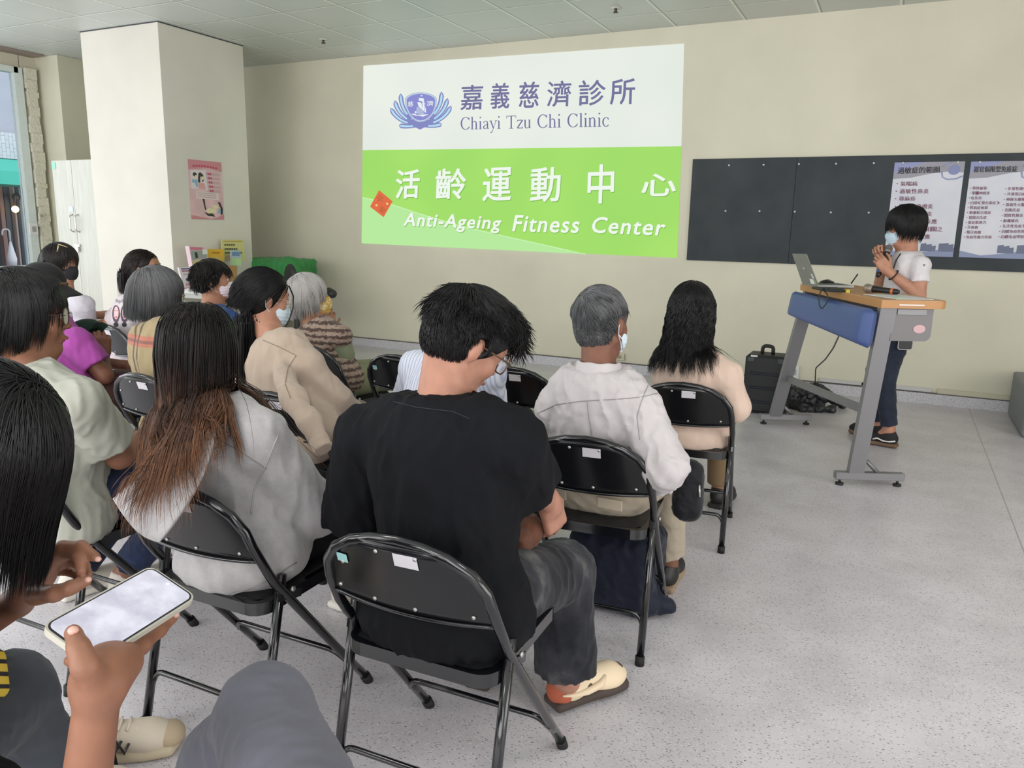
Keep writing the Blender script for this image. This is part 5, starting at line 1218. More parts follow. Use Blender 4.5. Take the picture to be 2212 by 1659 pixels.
p.hair(m=OMBRE, name='loose_strands', scalp=(.082, .100, .092), roots=dome(500, -.3, .45), length=lenz(.45, .26, .18), on=(p.topo, hoodo), marg=.022, flow=.8, grav=1.0, noise_=.30, rad=.0010, seg=22, spread=.12, drift=tuple(-p.TR[:, 1]*.08), fan=.9, lift=.005, whorl=(0, -.01, .11), seed=5)

# ---- person in the sage shirt with glasses
SAGE = cloth('sage_jersey', (166, 167, 156), .85, 800, .2).m
p = Person('person with short black bob and glasses in sage green T-shirt and navy jeans', (-2.272, 1.51), A_(12), WY(52, 682, 1.42), A_(38), A_(2), 0, neck=WY(50, 800, 1.37), hip=(-2.27, 1.43, .53),
           el=((-2.66, 1.55, .68), WY(258, 985, 1.52)), wr=((-2.45, 1.80, .62), WY(322, 935, 1.76)), knee=((-2.42, 1.90, .51), (-2.15, 1.90, .51)), ankle=((-2.62, 1.70, .09), (-2.46, 1.78, .09)), skin='tan', vox=.006, w=1.12, hs=1.08)
p.sh = [p.neck+p.TR[:, 0]*-.175-p.TR[:, 2]*.07, WY(168, 872, 1.39)]
p.body(hands=({}, dict(c=.5, p=(0, .3, -1))), hk=dict(cheeks=1.08))
p.top(SAGE, .036, 'short', disp=folds(.007, 12, 8, (1, 1, .6)), name='t_shirt', hem=1, sl=.74, sr=(.080, .082), collar=1.05, belly=.03)
p.pants(NAVY, (.100, .080, .066, .06), disp=folds(.005, 15, 5)); p.shoes(MBs('white_trainer', (214, 208, 198), .7), MBs('white_sole', (222, 218, 208), .6))
p.haircap(BLACKHAIR, .016, cuts=[((0, 0, -.105), (0, .3, -1)), ((0, .022, -.02), (0, 1, -.62))], ells=[((0, -.03, -.045), (.088, .080, .070), .03), ((0, .04, .075), (.075, .070, .045), .03)], disp=lambda P: .003*pnoise(P, 40, 2, (1, 1, .3)))
p.hair(m=BLACKHAIR, name='hair_strands', scalp=(.098, .120, .108), roots=dome(4600, -.45, .55, .32), length=lenz(.22, .10, .15, .09), on=(p.topo,), flow=.9, grav=.55, noise_=.22, rad=.0014, seg=12, spread=.10, lift=.006, seed=7, back=.42)
face_bits(p.root, p.o, p.head, p.HR, 1.08); glasses(p.root, p.o, p.head, p.HR, 1.08, (74, 52, 46), .027, .024, .0013)

# ---- grey-haired man in the white linen shirt
LINEN = cloth('white_linen', (192, 186, 187), .85, 600, .35, .03); LINEN.bump(LINEN.noise(26, 6, rough=.65, dist=1.0), .35, .006); LINEN = LINEN.m
p = Person('grey-haired man in a white linen shirt and khaki trousers, seen from behind', (-.842, 2.445), A_(-4), WY(1299, 697, 2.42), A_(14), A_(4), 0, neck=WY(1292, 812, 2.37), hip=(-.835, 2.41, .53),
           sh=(WY(1205, 880, 2.38), WY(1384, 888, 2.35)), el=(WY(1200, 1000, 2.48), WY(1436, 1005, 2.29)), wr=((-1.0, 2.70, .56), WY(1395, 1062, 2.50)), knee=((-.96, 2.82, .50), (-.70, 2.80, .50)), ankle=((-.95, 2.86, .09), WY(1443, 1215, 2.83)), skin='dark', vox=.006, w=1.0)
p.body(hands=({}, {}))
def collarx(F):
    F.tor(p.neck+p.TR[:, 2]*.010+p.TR[:, 1]*.008, p.TR[:, 2]+p.TR[:, 1]*.25, .066, .016, .02); F.tor(p.neck-p.TR[:, 2]*.010+p.TR[:, 1]*.004, p.TR[:, 2]+p.TR[:, 1]*.25, .078, .014, .02)
lz = folds(.009, 13, 12, (1, 1, .7), 1.3)
p.top(LINEN, .036, 'long', disp=lambda P: lz(P), name='linen_shirt', hem=0, sr=(.080, .080), long_r=(.086, .070, .050), neckcut=.0, extra=lambda F: F.cut(p.at(.16), -p.TR[:, 2], near=p.hip-[0, 0, .1], rad=.27))
shirt_collar(p, LINEN)
MSEAM_W = MBs('seam_white', (150, 144, 146), .9)
seam(p, p.topo, [(1162, 893), (1200, 874), (1260, 866), (1340, 862), (1385, 858), (1420, 850)], MSEAM_W); seam(p, p.topo, [(1402, 828), (1385, 868), (1376, 900), (1382, 950)], MSEAM_W); seam(p, p.topo, [(1268, 866), (1272, 900), (1280, 950)], MSEAM_W, .001)
yk = [p.at(.76, x, -.142-.0*x) for x in np.linspace(-.14, .14, 9)]
F0 = Field(.006); F0.ell(p.hip+[0, 0, .02], (.170, .135, .105), p.TR); F0.ell(p.hip+[0, 0, .08], (.150, .115, .06), p.TR, .03); fobj('trouser_seat', F0, KHAKI, p.root, folds(.003, 13, 5), p.o)
p.pants(KHAKI, (.100, .078, .066, .062), disp=folds(.006, 13, 14)); p.shoes(MBs('black_shoe', (28, 26, 26), .5), MBs('tan_sole', (150, 128, 104), .6))
for x, z in ((-.10, .0), (.10, .0)):
    c_ = p.hip+p.TR[:, 0]*x-p.TR[:, 1]*.142+np.array([0, 0, z-.0]); MB().box(c_-p.o, (.085, .006, .035), R=Matrix(p.TR.tolist()), bev=.002).build('pocket_flap', KHAKI, p.pantso)
p.haircap(GREYHAIR, .007, cuts=[((0, 0, -.068), (0, .2, -1)), ((0, .045, .0), (0, .9, -.55))], ells=[((0, -.04, -.03), (.062, .055, .055), .03)], vox=.005, ears=True)
p.hair(m=GREYHAIR, name='hair_strands', scalp=(.080, .100, .091), roots=dome(6500, -.92, .42, .12), length=lambda U, rs: np.where((U[:, 2] < -.1) | ((np.abs(U[:, 0]) > .6) & (U[:, 2] < .4)), .020, .052)*rs.uniform(.7, 1.2, len(U)), flow=1.0, grav=.25, noise_=.42, rad=.0012, seg=8, spread=.12, lift=.003, whorl=(-.02, -.085, .085), seed=9)
MB().tube([tf(p.head, p.HR, q)-p.o for q in ((-.079, -.015, -.03), (-.085, .0, -.045), (-.070, .03, -.06), (-.055, .06, -.085))], .0014, 6).tube([tf(p.head, p.HR, q)-p.o for q in ((.079, -.015, -.03), (.085, .0, -.045), (.070, .03, -.06), (.055, .06, -.085))], .0014, 6).build('mask_loops', MBs('mask_elastic', (235, 236, 238), .7), p.root)
MPALE = MBs('mask_pale_blue', (206, 222, 232), .8); MMW = MBs('mask_white', (222, 216, 222), .8)
face_mask(p.root, p.o, p.head, p.HR, 1.0, MPALE, out=1.02)

# ---- woman with curly black hair in the pale pink blouse
PINKC = cloth('pale_pink_seersucker', (206, 182, 166), .85, 260, .5, .03).m
p = Person('woman with long curly black hair in a pale pink blouse, rightmost of the audience', (-.795, 3.475), A_(6), WY(1496, 672, 3.42), A_(10), A_(2), 0, neck=WY(1500, 772, 3.38), hip=(-.79, 3.44, .53),
           sh=(WY(1443, 815, 3.40), WY(1570, 812, 3.36)), el=(WY(1432, 868, 3.46), WY(1588, 880, 3.38)), wr=((-.95, 3.68, .58), (-.68, 3.66, .58)), knee=((-.93, 3.82, .50), (-.71, 3.83, .50)), ankle=((-.93, 3.86, .09), (-.70, 3.87, .09)), skin='mid', vox=.007)
p.body()
p.top(PINKC, .028, 'three', disp=folds(.006, 14, 15, (1, 1, .6)), name='blouse', hem=1, sr=(.068, .066), collar=1.0)
def cuffr(F): pass
p.pants(cloth('ochre_cotton', (134, 112, 82), .85, 700, .25).m, (.098, .078, .066, .062)); p.shoes(MBs('black_shoe', (28, 26, 26), .5), MBs('dark_sole', (40, 38, 38), .6))
p.haircap(BLACKHAIR, .016, cuts=[((0, 0, -.08), (0, .2, -1)), ((0, .06, .02), (0, 1, -.4))], ells=[((0, -.03, -.04), (.078, .078, .075), .03)])
p.hair(m=BLACKHAIR, name='hair_strands', scalp=(.088, .108, .096), roots=dome(3600, -.45, .45), length=lenz(.38, .19, .22), on=(p.topo,), marg=.014, flow=.9, grav=.8, noise_=.45, curl=1.25, curlf=105, rad=.0018, seg=30, spread=.35, lift=.005, whorl=(0, .0, .11), drift=tuple(-p.TR[:, 1]*.14), fan=.5, seed=11)

# ---- person in the striped shirt, bent forward
STR = cloth('white_blue_stripe', (214, 218, 230), .8, 700, .2, .02); sx = STR.n('ShaderNodeTexWave'); sx.inputs['Scale'].default_value = 22; sx.inputs['Distortion'].default_value = .4; sx.inputs['Detail Scale'].default_value = 1
STR.l(STR.mapping((1, .35, .12)), sx.inputs['Vector']); STR.color(STR.ramp(sx.outputs['Fac'], [(.5, (214, 217, 230)), (.9, (176, 184, 206))]))
p = Person('person bent forward in white and blue striped shirt behind the young man in black', (-1.50, 2.44), A_(2), WY(990, 765, 2.84), A_(10), A_(62), 0, neck=WY(975, 795, 2.66), hip=(-1.53, 2.42, .53),
           sh=(WY(900, 795, 2.62), WY(1052, 805, 2.60)), el=(WY(875, 872, 2.76), WY(1068, 900, 2.74)), wr=((-1.66, 2.93, .56), (-1.46, 2.93, .56)), knee=((-1.68, 2.86, .50), (-1.40, 2.86, .50)), ankle=((-1.68, 2.90, .09), (-1.40, 2.90, .09)), skin='mid', vox=.007)
p.body(); p.top(STR.m, .034, 'long', disp=folds(.008, 12, 17, (1, 1, .6)), name='striped_shirt', hem=1, sr=(.072, .072), long_r=(.072, .060, .045)); p.pants(DARKG); p.shoes(MBs('black_shoe', (28, 26, 26), .5), MBs('dark_sole', (40, 38, 38), .6))
p.haircap(BLACKHAIR, .012, cuts=[((0, 0, -.06), (0, .2, -1)), ((0, .05, .0), (0, .9, -.5))])

# ---- woman with low ponytail in the cream sweater
CREAM = cloth('cream_knit', (178, 160, 144), .9, 420, .3, .03, .2).m
p = Person('woman with black ponytail, glasses and white mask in a cream beige sweater', (-2.09, 2.44), A_(14), WY(570, 645, 2.50), A_(27), A_(10), 0, neck=WY(592, 745, 2.44), hip=(-2.10, 2.38, .53),
           el=((-2.52, 2.52, .68), WY(722, 868, 2.46)), wr=((-2.25, 2.75, .58), WY(775, 905, 2.62)), knee=((-2.2, 2.85, .50), (-1.98, 2.85, .50)), ankle=((-2.2, 2.88, .09), (-1.98, 2.88, .09)), skin='light', vox=.006, w=1.0)
p.sh = [p.neck-p.TR[:, 0]*.165-p.TR[:, 2]*.07, WY(662, 790, 2.40)]
p.body(hk=dict(jaw=.9))
def drape(F): F.chain([WY(610, 800, 2.30), WY(632, 860, 2.16), WY(668, 912, 2.11), WY(690, 952, 2.10)], [.04, .044, .038, .032], .03)
p.top(CREAM, .034, 'long', disp=folds(.009, 10, 19, (1, 1, .5)), name='sweater', hem=1, sr=(.074, .082), long_r=(.084, .060, .045), extra=drape, neckcut=.005)
MSEAM_C = MBs('seam_cream', (138, 120, 104), .9)
seam(p, p.topo, [(568, 735), (600, 748), (640, 768)], MSEAM_C); seam(p, p.topo, [(640, 768), (622, 795), (616, 830), (628, 860)], MSEAM_C)
F = Field(.005); F.cap(WY(676, 932, 2.11), WY(700, 972, 2.09), .030, .036, .01, flat=1.0); fobj('empty_cuff', F, CREAM, p.topo, None, p.o)
p.pants(cloth('taupe_cotton', (146, 132, 116), .85, 700, .25).m); p.shoes(MBs('white_trainer', (214, 208, 198), .7), MBs('white_sole', (222, 218, 208), .6))
p.haircap(BROWNB if False else BLACKHAIR, .014, cuts=[((0, 0, -.055), (0, .35, -1)), ((0, .035, .0), (0, .9, -.45))], ells=[((0, -.04, -.03), (.075, .065, .06), .03)], vox=.005)
p.hair(m=BLACKHAIR, name='hair_strands', scalp=(.087, .107, .097), roots=dome(3800, -.60, .40, -.05), length=lambda U, rs: .15*rs.uniform(.8, 1.1, len(U))*np.clip(.6+.5*U[:, 1]+.3*U[:, 2], .35, 1.2), flow=.5, grav=.35, noise_=.06, rad=.0014, seg=12, spread=-.02, lift=.005, whorl=(0, .10, .08), back=.55, seed=13)
def tail(p, m, world_pt, L, n, rad, seed, curl=.0, start=.018, tie=True, dirn=None, lift=.004, name='ponytail', grav=1.0):
    """ponytail bundle grown from a hair tie"""
    rs = np.random.RandomState(seed); rel = p.HR.T@(np.asarray(world_pt)-p.head); P0 = rel+rs.normal(size=(n, 3))*start*.6
    o = strands(name, m, p.root, p.HR, p.head, (.080, .100, .090), None, lambda U, r_: L*r_.uniform(.72, 1.05, len(U)), colliders=tors_col(p, .015), flow=.0, grav=grav, noise_=.2, rad=rad, seg=16, curl=curl, lift=lift, seed=seed, origin=p.o, P0=P0, spread=.15)
    if tie: MB().tube([np.asarray(world_pt)-p.o+np.array([math.cos(a)*start*1.25, math.sin(a)*start*1.25, .004*math.sin(a)]) for a in np.linspace(0, 2*PI, 13)[:-1]], .004, 6, closed=True).build('hair_tie', MBs('hair_tie_black', (16, 16, 18), .6), o)
    return o
tail(p, BLACKHAIR, WY(532, 695, 2.40), .24, 1500, .0018, 14, start=.030)
MB().tube([tf(p.head, p.HR, q)-p.o for q in ((.03, .09, .07), (.055, .105, .03), (.062, .108, -.02), (.058, .10, -.07), (.05, .09, -.11), (.046, .08, -.14))], [.003, .0035, .003, .0025, .002, .001], 5).build('loose_lock', BLACKHAIR, p.root)
face_bits(p.root, p.o, p.head, p.HR, 1.0); glasses(p.root, p.o, p.head, p.HR, 1.0, (200, 184, 150), .026, .026, .0011, True); face_mask(p.root, p.o, p.head, p.HR, 1.0, MPALE)
MDUSK = MBs('mask_white', (222, 216, 222), .8)
# ---- silver-haired woman in the patterned vest
VEST = cloth('brown_pattern_vest', (140, 120, 108), .9, 500, .3); wv = VEST.n('ShaderNodeTexWave', bands_direction='Z'); wv.inputs['Scale'].default_value = 9; wv.inputs['Distortion'].default_value = 3; wv.inputs['Detail Scale'].default_value = 6; VEST.l(VEST.co(), wv.inputs['Vector'])
c_ = VEST.ramp(wv.outputs['Fac'], [(.2, (166, 146, 132)), (.55, (140, 120, 108)), (.8, (84, 68, 62))]); VEST.color(VEST.mix(VEST.ramp(VEST.noise(60, 3), [(.5, (0, 0, 0)), (.6, (160, 160, 160))]), c_, (98, 84, 74)))
GREENK = cloth('sage_knit', (134, 142, 116), .9, 300, .4).m
p = Person('silver-haired woman in brown patterned vest over green top, hand at her chin', (-2.74, 3.42), A_(18), WY(667, 640, 3.38), A_(50), A_(-6), 0, neck=WY(680, 712, 3.36), hip=(-2.75, 3.36, .53),
           el=((-3.02, 3.52, .68), WY(753, 800, 3.38)), wr=(WY(700, 715, 3.52), WY(752, 842, 3.58)), knee=((-2.82, 3.80, .50), (-2.58, 3.80, .50)), ankle=((-2.82, 3.84, .09), (-2.58, 3.84, .09)), skin='mid', vox=.0065, w=1.0)
p.sh = [p.neck-p.TR[:, 0]*.165-p.TR[:, 2]*.07, WY(732, 728, 3.32)]
p.body(hands=(dict(f=(.2, .25, .8), p=(-.4, .3, 0), c=1.0), dict(c=.6)))
p.top(GREENK, .022, 'short', name='green_top', sl=.62, sr=(.064, .062)); p.top(VEST.m, .034, 'none', disp=folds(.006, 14, 23), name='vest', hem=1, neckcut=.0)
p.pants(OLIVE); p.shoes(MBs('black_shoe', (28, 26, 26), .5), MBs('dark_sole', (40, 38, 38), .6))
p.haircap(SILVER, .016, cuts=[((0, 0, -.085), (0, .3, -1)), ((0, .050, .0), (0, .95, -.35))], ells=[((0, -.03, -.035), (.080, .074, .06), .03)])
p.hair(m=SILVER, name='hair_strands', scalp=(.088, .108, .098), roots=dome(3600, -.45, .50, .25), length=lenz(.21, .10, .15, .08), on=(p.topo,), flow=.8, grav=.5, noise_=.35, rad=.0016, seg=12, spread=.14, lift=.006, seed=21, back=.15)
face_bits(p.root, p.o, p.head, p.HR, 1.0, (110, 100, 96)); mm = MT('mask_yellow_print', (206, 170, 92), .8); mm.color(mm.ramp(mm.noise(45, 2), [(.45, (206, 166, 84)), (.6, (226, 206, 160))])); face_mask(p.root, p.o, p.head, p.HR, 1.0, mm.m, loopmat=MDUSK)
F = Field(.006); b = WY(775, 812, 3.60); F.ell(b, (.055, .06, .06), None); F.ell(b+[-.05, .02, .03], (.05, .05, .05), None, .02)
o_ = fobj('knit_bag', F, cloth('maroon_knit', (92, 48, 50), .9, 300, .5).m, None, folds(.004, 40, 3)); tag(o_, 'small maroon knitted bag beside the silver-haired woman', 'bag')

# ---- short-haired woman in the blue top
p = Person('woman with short dark permed hair and white mask in blue top by leaflet table', (-3.62, 3.42), A_(14), WY(461, 606, 3.42), A_(52), A_(-4), 0, neck=WY(455, 672, 3.38), hip=(-3.62, 3.36, .53), skin='mid', vox=.0075)
p.sh = [p.neck+p.TR[:, 0]*x-p.TR[:, 2]*.07 for x in (-.16, .165)]
p.body(); p.top(cloth('blue_cotton', (46, 74, 128), .85, 500, .2).m, .024, 'short', disp=folds(.005, 14, 25), name='blue_top', hem=1, neckcut=-.01); p.pants(DARKG); p.shoes(MBs('black_shoe', (28, 26, 26), .5), MBs('dark_sole', (40, 38, 38), .6))
p.haircap(DARKBR, .014, cuts=[((0, 0, -.055), (0, .3, -1)), ((0, .045, .0), (0, .95, -.45))], ells=[((0, -.045, -.02), (.074, .066, .062), .03)], disp=lambda P: .004*pnoise(P, 55, 2))
p.hair(m=DARKBR, name='hair_strands', scalp=(.086, .106, .096), roots=dome(1900, -.35, .40), length=lambda U, rs: .075*rs.uniform(.7, 1.3, len(U)), flow=.8, grav=.3, noise_=.5, curl=.8, curlf=80, rad=.0018, seg=10, spread=.15, lift=.005, seed=23)
face_bits(p.root, p.o, p.head, p.HR, 1.0); face_mask(p.root, p.o, p.head, p.HR, 1.0, MBs('mask_pinkish', (222, 206, 216), .8)); 

# ---- grey-bobbed woman in the plaid shirt
PL = cloth('tan_plaid', (160, 142, 110), .9, 500, .3)
def stripes(t, axis, scale, lo, hi):
    s_ = t.n('ShaderNodeSeparateXYZ'); t.l(t.co(), s_.inputs[0]); f = t.math('FRACT', t.math('MULTIPLY', s_.outputs[axis], scale)); return t.math('MULTIPLY', t.math('GREATER_THAN', f, lo), t.math('LESS_THAN', f, hi))
c_ = PL.mix(PL.math('MULTIPLY', stripes(PL, 2, 4.3, .60, .80), .75), (158, 142, 110), (178, 104, 92)); c_ = PL.mix(PL.math('MULTIPLY', stripes(PL, 2, 4.3, .66, .72), .55), c_, (92, 80, 84))
c_ = PL.mix(PL.math('MULTIPLY', stripes(PL, 0, 7.5, .15, .25), .75), c_, (70, 62, 62)); c_ = PL.mix(PL.math('MULTIPLY', stripes(PL, 0, 7.5, .38, .48), .75), c_, (70, 62, 62)); PL.color(c_)
p = Person('woman with iron-grey bob, glasses and mask in a tan plaid shirt', (-2.735, 2.43), A_(14), WY(343, 638, 2.48), A_(42), A_(6), 0, neck=WY(338, 718, 2.42), hip=(-2.82, 2.38, .53), skin='mid', vox=.006, w=1.12,
           el=((-3.14, 2.55, .68), (-2.56, 2.62, .68)), wr=((-2.95, 2.75, .6), (-2.7, 2.78, .6)))
p.sh = [p.neck+p.TR[:, 0]*x-p.TR[:, 2]*.07 for x in (-.165, .165)]
p.body(); 
def pcol(F): F.tor(p.neck-p.TR[:, 2]*.005-p.TR[:, 1]*.005, p.TR[:, 2]+p.TR[:, 1]*.2, .085, .022, .03)
p.top(PL.m, .034, 'long', disp=folds(.007, 12, 27, (1, 1, .6)), name='plaid_shirt', hem=1, extra=pcol, neckcut=.01); p.pants(NAVY); p.shoes(MBs('black_shoe', (28, 26, 26), .5), MBs('dark_sole', (40, 38, 38), .6))
F = Field(.005); F.tor(p.neck+p.TR[:, 2]*.012, p.TR[:, 2], .062, .012); fobj('undershirt_collar', F, cloth('white_cotton', (200, 194, 198), .85, 500, .2).m, p.root, None, p.o)
p.haircap(GREYHAIR, .018, cuts=[((0, 0, -.080), (0, .45, -1)), ((0, .005, -.01), (0, .95, -.6))], ells=[((0, -.035, -.035), (.084, .078, .062), .03)])
p.hair(m=GREYHAIR, name='hair_strands', scalp=(.091, .111, .100), roots=dome(4400, -.45, .62, .50), length=lenz(.235, .11, .10, .08), on=(p.topo,), flow=.85, grav=.5, noise_=.16, rad=.0015, seg=12, spread=.05, lift=.006, seed=25, back=.22)
face_bits(p.root, p.o, p.head, p.HR, 1.0, (90, 84, 82)); glasses(p.root, p.o, p.head, p.HR, 1.0, (70, 44, 36), .026, .020, .0014); face_mask(p.root, p.o, p.head, p.HR, 1.0, MPALE, loopmat=MDUSK)

# ---- woman with the printed white shirt and ponytail
p = Person('woman with dark ponytail in a white shirt printed with two portraits on the back', (-4.29, 3.40), A_(26), WY(311, 582, 3.45), A_(58), A_(-2), 0, neck=WY(292, 648, 3.40), hip=(-4.40, 3.34, .53), skin='mid', vox=.0075,
           el=((-4.7, 3.45, .7), (-4.15, 3.5, .68)), wr=((-4.55, 3.65, .6), (-4.2, 3.72, .6)))
p.sh = [p.neck+p.TR[:, 0]*x-p.TR[:, 2]*.07 for x in (-.16, .165)]
WPR = cloth('white_printed_cotton', (204, 194, 198), .85, 500, .2)
p.body(); p.top(WPR.m, .03, 'short', disp=folds(.005, 14, 29), name='printed_shirt', hem=1, neckcut=.0); p.pants(DARKG); p.shoes(MBs('black_shoe', (28, 26, 26), .5), MBs('dark_sole', (40, 38, 38), .6))
# two generic printed faces and a line of lettering on the back of the shirt
def decal(px, py, pts, m, nm, dy=0):
    """thin print patch hugging the shirt's back"""
    V, keep = [], []
    for x, y in pts:
        q = WY(px+x, py+y, 3.215); V.append(q-p.o+np.array([0, dy, 0]))
    return V
from mathutils.bvhtree import BVHTree
def project_print(person, garment, polys, m, nm, off=.002):
    me = garment.data; V = [v.co.copy() for v in me.vertices]; bv = BVHTree.FromPolygons(V, [tuple(q.vertices) for q in me.polygons]); mb = MB(); cam_l = Vector((0, 0, CAMZ))-Vector(person.o)
    nrm = -Vector(person.TR[:, 1])
    for poly in polys:
        c_ = np.mean(poly, 0); ring = [c_]+list(poly); mid = [(np.array(a)+c_)/2 for a in poly]; P = []
        for q in [c_]+mid+list(poly):
            a = Vector(WY(*q, 2.9)-person.o); h = bv.ray_cast(a, (a-cam_l).normalized()); P.append((h[0]+h[1]*off) if h[0] else None)
        n = len(poly)
        if any(x is None for x in P): continue
        F = [(0, 1+i, 1+(i+1) % n) for i in range(n)]+[(1+i, 1+n+i, 1+n+(i+1) % n, 1+(i+1) % n) for i in range(n)]; mb.add(P, F, True)
    if mb.F: mb.build(nm, m, garment, recalc=False)
el2 = lambda cx, cy, rx, ry, n=14: [(cx+rx*math.cos(2*PI*k/n), cy+ry*math.sin(2*PI*k/n)) for k in range(n)]
for fx in (251, 269):
    project_print(p, p.topo, [el2(fx, 678, 8.2, 19)], MBs('print_hair', (84, 66, 84), .8), 'print_hair')
    project_print(p, p.topo, [el2(fx+1, 676, 5.2, 14)], MBs('print_face', (226, 188, 188), .8), 'print_face', .003)
    project_print(p, p.topo, [el2(fx, 701, 5, 5)], MBs('print_dark', (50, 46, 52), .8), 'print_collar', .003)
    project_print(p, p.topo, [el2(fx+1, 685, 2.0, 1.8, 8), el2(fx-1.4, 671, 1.4, .8, 8), el2(fx+3.2, 671, 1.4, .8, 8)], MBs('print_red', (196, 92, 100), .8), 'print_features', .004)
project_print(p, p.topo, [el2(252+i*6, 650+(i % 2)*2.0, 2.6, 3.6, 8) for i in range(6)], MBs('print_grey', (150, 144, 150), .8), 'print_lettering')
p.haircap(BROWNB, .010, cuts=[((0, 0, -.055), (0, .35, -1)), ((0, .040, .015), (0, .8, -.6))])
p.hair(m=BROWNB, name='hair_strands', scalp=(.082, .102, .092), roots=dome(1500, -.3, .5), length=lambda U, rs: .065*rs.uniform(.6, 1.1, len(U)), flow=.3, grav=.7, noise_=.08, rad=.0018, seg=8, lift=.004, whorl=(0, .10, .08), back=.5, seed=27)
tail(p, BROWNB, WY(268, 590, 3.36), .13, 700, .002, 28, start=.026)
face_bits(p.root, p.o, p.head, p.HR, 1.0); face_mask(p.root, p.o, p.head, p.HR, 1.0, MMW)

# ---- woman with the black mask
p = Person('woman with dark bob, gold hair clip and black face mask in white T-shirt', (-5.05, 3.35), A_(34), WY(133, 568, 3.42), A_(76), A_(4), 0, neck=WY(140, 640, 3.40), hip=(-5.08, 3.3, .53), skin='light', vox=.007,
           el=((-5.2, 3.5, .70), WY(186, 708, 3.36)), wr=((-4.95, 3.62, .72), WY(228, 698, 3.50)))
p.sh = [p.neck-p.TR[:, 0]*.16-p.TR[:, 2]*.07, WY(180, 660, 3.30)]
p.body(hands=({}, dict(c=.3, p=(0, 0, -1)))); p.top(cloth('white_tee', (198, 194, 202), .85, 500, .2).m, .028, 'short', disp=folds(.005, 13, 31), name='t_shirt', hem=1, sl=.8, neckcut=-.008); p.pants(BLACKC); p.shoes(MBs('white_trainer', (214, 208, 198), .7), MBs('white_sole', (222, 218, 208), .6))
MB().tube([p.neck-p.o+p.TR[:, 0]*.05+p.TR[:, 1]*.10, p.sh[1]-p.o+np.array([-.05, .02, .075]), p.at(.7, .10, -.15)-p.o, p.at(.3, .15, -.16)-p.o], .008, 6).build('bag_strap', MBs('strap_black', (26, 26, 28), .7), p.root)
p.haircap(DARKBR, .020, cuts=[((0, 0, -.085), (0, .3, -1)), ((0, .024, .0), (0, .95, -.6))], ells=[((0, -.035, -.035), (.086, .080, .064), .03)])
p.hair(m=DARKBR, name='hair_strands', scalp=(.094, .114, .103), roots=dome(2800, -.45, .55, .32), length=lenz(.21, .10, .10, .07), on=(p.topo,), flow=.85, grav=.5, noise_=.15, rad=.0018, seg=12, spread=.04, lift=.006, seed=29, back=.4)
face_bits(p.root, p.o, p.head, p.HR, 1.0, lips=False); face_mask(p.root, p.o, p.head, p.HR, 1.0, MBs('mask_black', (30, 30, 34), .8))
q = WY(129, 534, 3.30)-p.o; MB().tube([q+np.array([-.01, 0, .02]), q+np.array([.0, -.01, -.0]), q+np.array([-.012, -.012, -.03])], .004, 6).tube([q+np.array([0, -.005, .018]), q+np.array([.03, .0, .012]), q+np.array([.05, .02, .0])], .003, 6).build('hair_clip', MBs('clip_gold', (196, 178, 132), .3, .9), p.root)

# ---- man in the black cap
MAG = cloth('magenta_jersey', (156, 72, 150), .8, 500, .2).m
p = Person('man in black cap and magenta T-shirt raising a dark green cap', (-3.47, 2.42), A_(20), WY(96, 622, 2.46), A_(60), A_(8), 0, neck=WY(104, 702, 2.40), hip=(-3.55, 2.36, .53), skin='dark', vox=.0065, w=1.08, hs=1.03,
           el=((-3.9, 2.5, .68), WY(226, 812, 2.42)), wr=((-3.7, 2.8, .6), WY(222, 768, 2.50)), knee=((-3.62, 2.82, .51), (-3.30, 2.80, .51)), ankle=((-3.6, 2.84, .09), (-3.30, 2.84, .09)))
p.sh = [p.neck-p.TR[:, 0]*.175-p.TR[:, 2]*.07, WY(166, 742, 2.36)]
p.body(hands=({}, dict(f=(-.05, .1, .8), p=(-.8, .4, -.1), c=1.15, t=(.9, .6))))
p.top(MAG, .032, 'short', disp=folds(.006, 12, 33, (1, 1, .6)), name='t_shirt', hem=1, sl=.66, sr=(.080, .080), collar=1.0, belly=.03)
p.pants(cloth('dark_brown_twill', (74, 52, 46), .85, 600, .25).m, (.098, .08, .066, .06), disp=folds(.005, 14, 35)); p.shoes(MBs('black_shoe', (28, 26, 26), .5), MBs('dark_sole', (40, 38, 38), .6))
p.haircap(GREYHAIR, .003, cuts=[((0, 0, -.045), (0, .3, -1)), ((0, .03, .0), (0, 1, -.3))])
MCAP = cloth('black_cap_cotton', (34, 34, 36), .85, 500, .25).m
F = Field(.004); P_ = lambda *q: tf(p.head, p.HR, np.array(q)*1.03); F.ell(P_(0, -.008, .040), (.088, .106, .088), p.HR); F.subell(P_(0, -.008, .018), (.082, .100, .080), p.HR); F.cut(P_(0, 0, .020), p.HR@unit((0, .05, -1)))
cp_ = fobj('baseball_cap', F, MCAP, p.root, None, p.o)
def brim(u, v, t=0):
    a = (u-.5)*2; r0 = .093; r1 = .165; ang = a*1.02; rr = r0+(r1-r0)*v*(1-.22*abs(a)**2.5); x = math.sin(ang)*rr*.86; y = -.008+math.cos(ang)*rr*1.08; return P_(x, y, .032-.040*v-.026*abs(a)**2-t)-p.o
mb = MB(); nu, nv = 16, 6; V = [brim(i/nu, j/nv, t) for t in (0, .003) for j in range(nv+1) for i in range(nu+1)]; k = (nu+1)*(nv+1); Fc = []
for o in (0, k):
    for j in range(nv):
        for i in range(nu): Fc.append((o+j*(nu+1)+i, o+j*(nu+1)+i+1, o+(j+1)*(nu+1)+i+1, o+(j+1)*(nu+1)+i))
for i in range(nu): Fc.append((nv*(nu+1)+i, nv*(nu+1)+i+1, k+nv*(nu+1)+i+1, k+nv*(nu+1)+i))
mb.add(V, Fc, True).build('brim', MCAP, cp_)
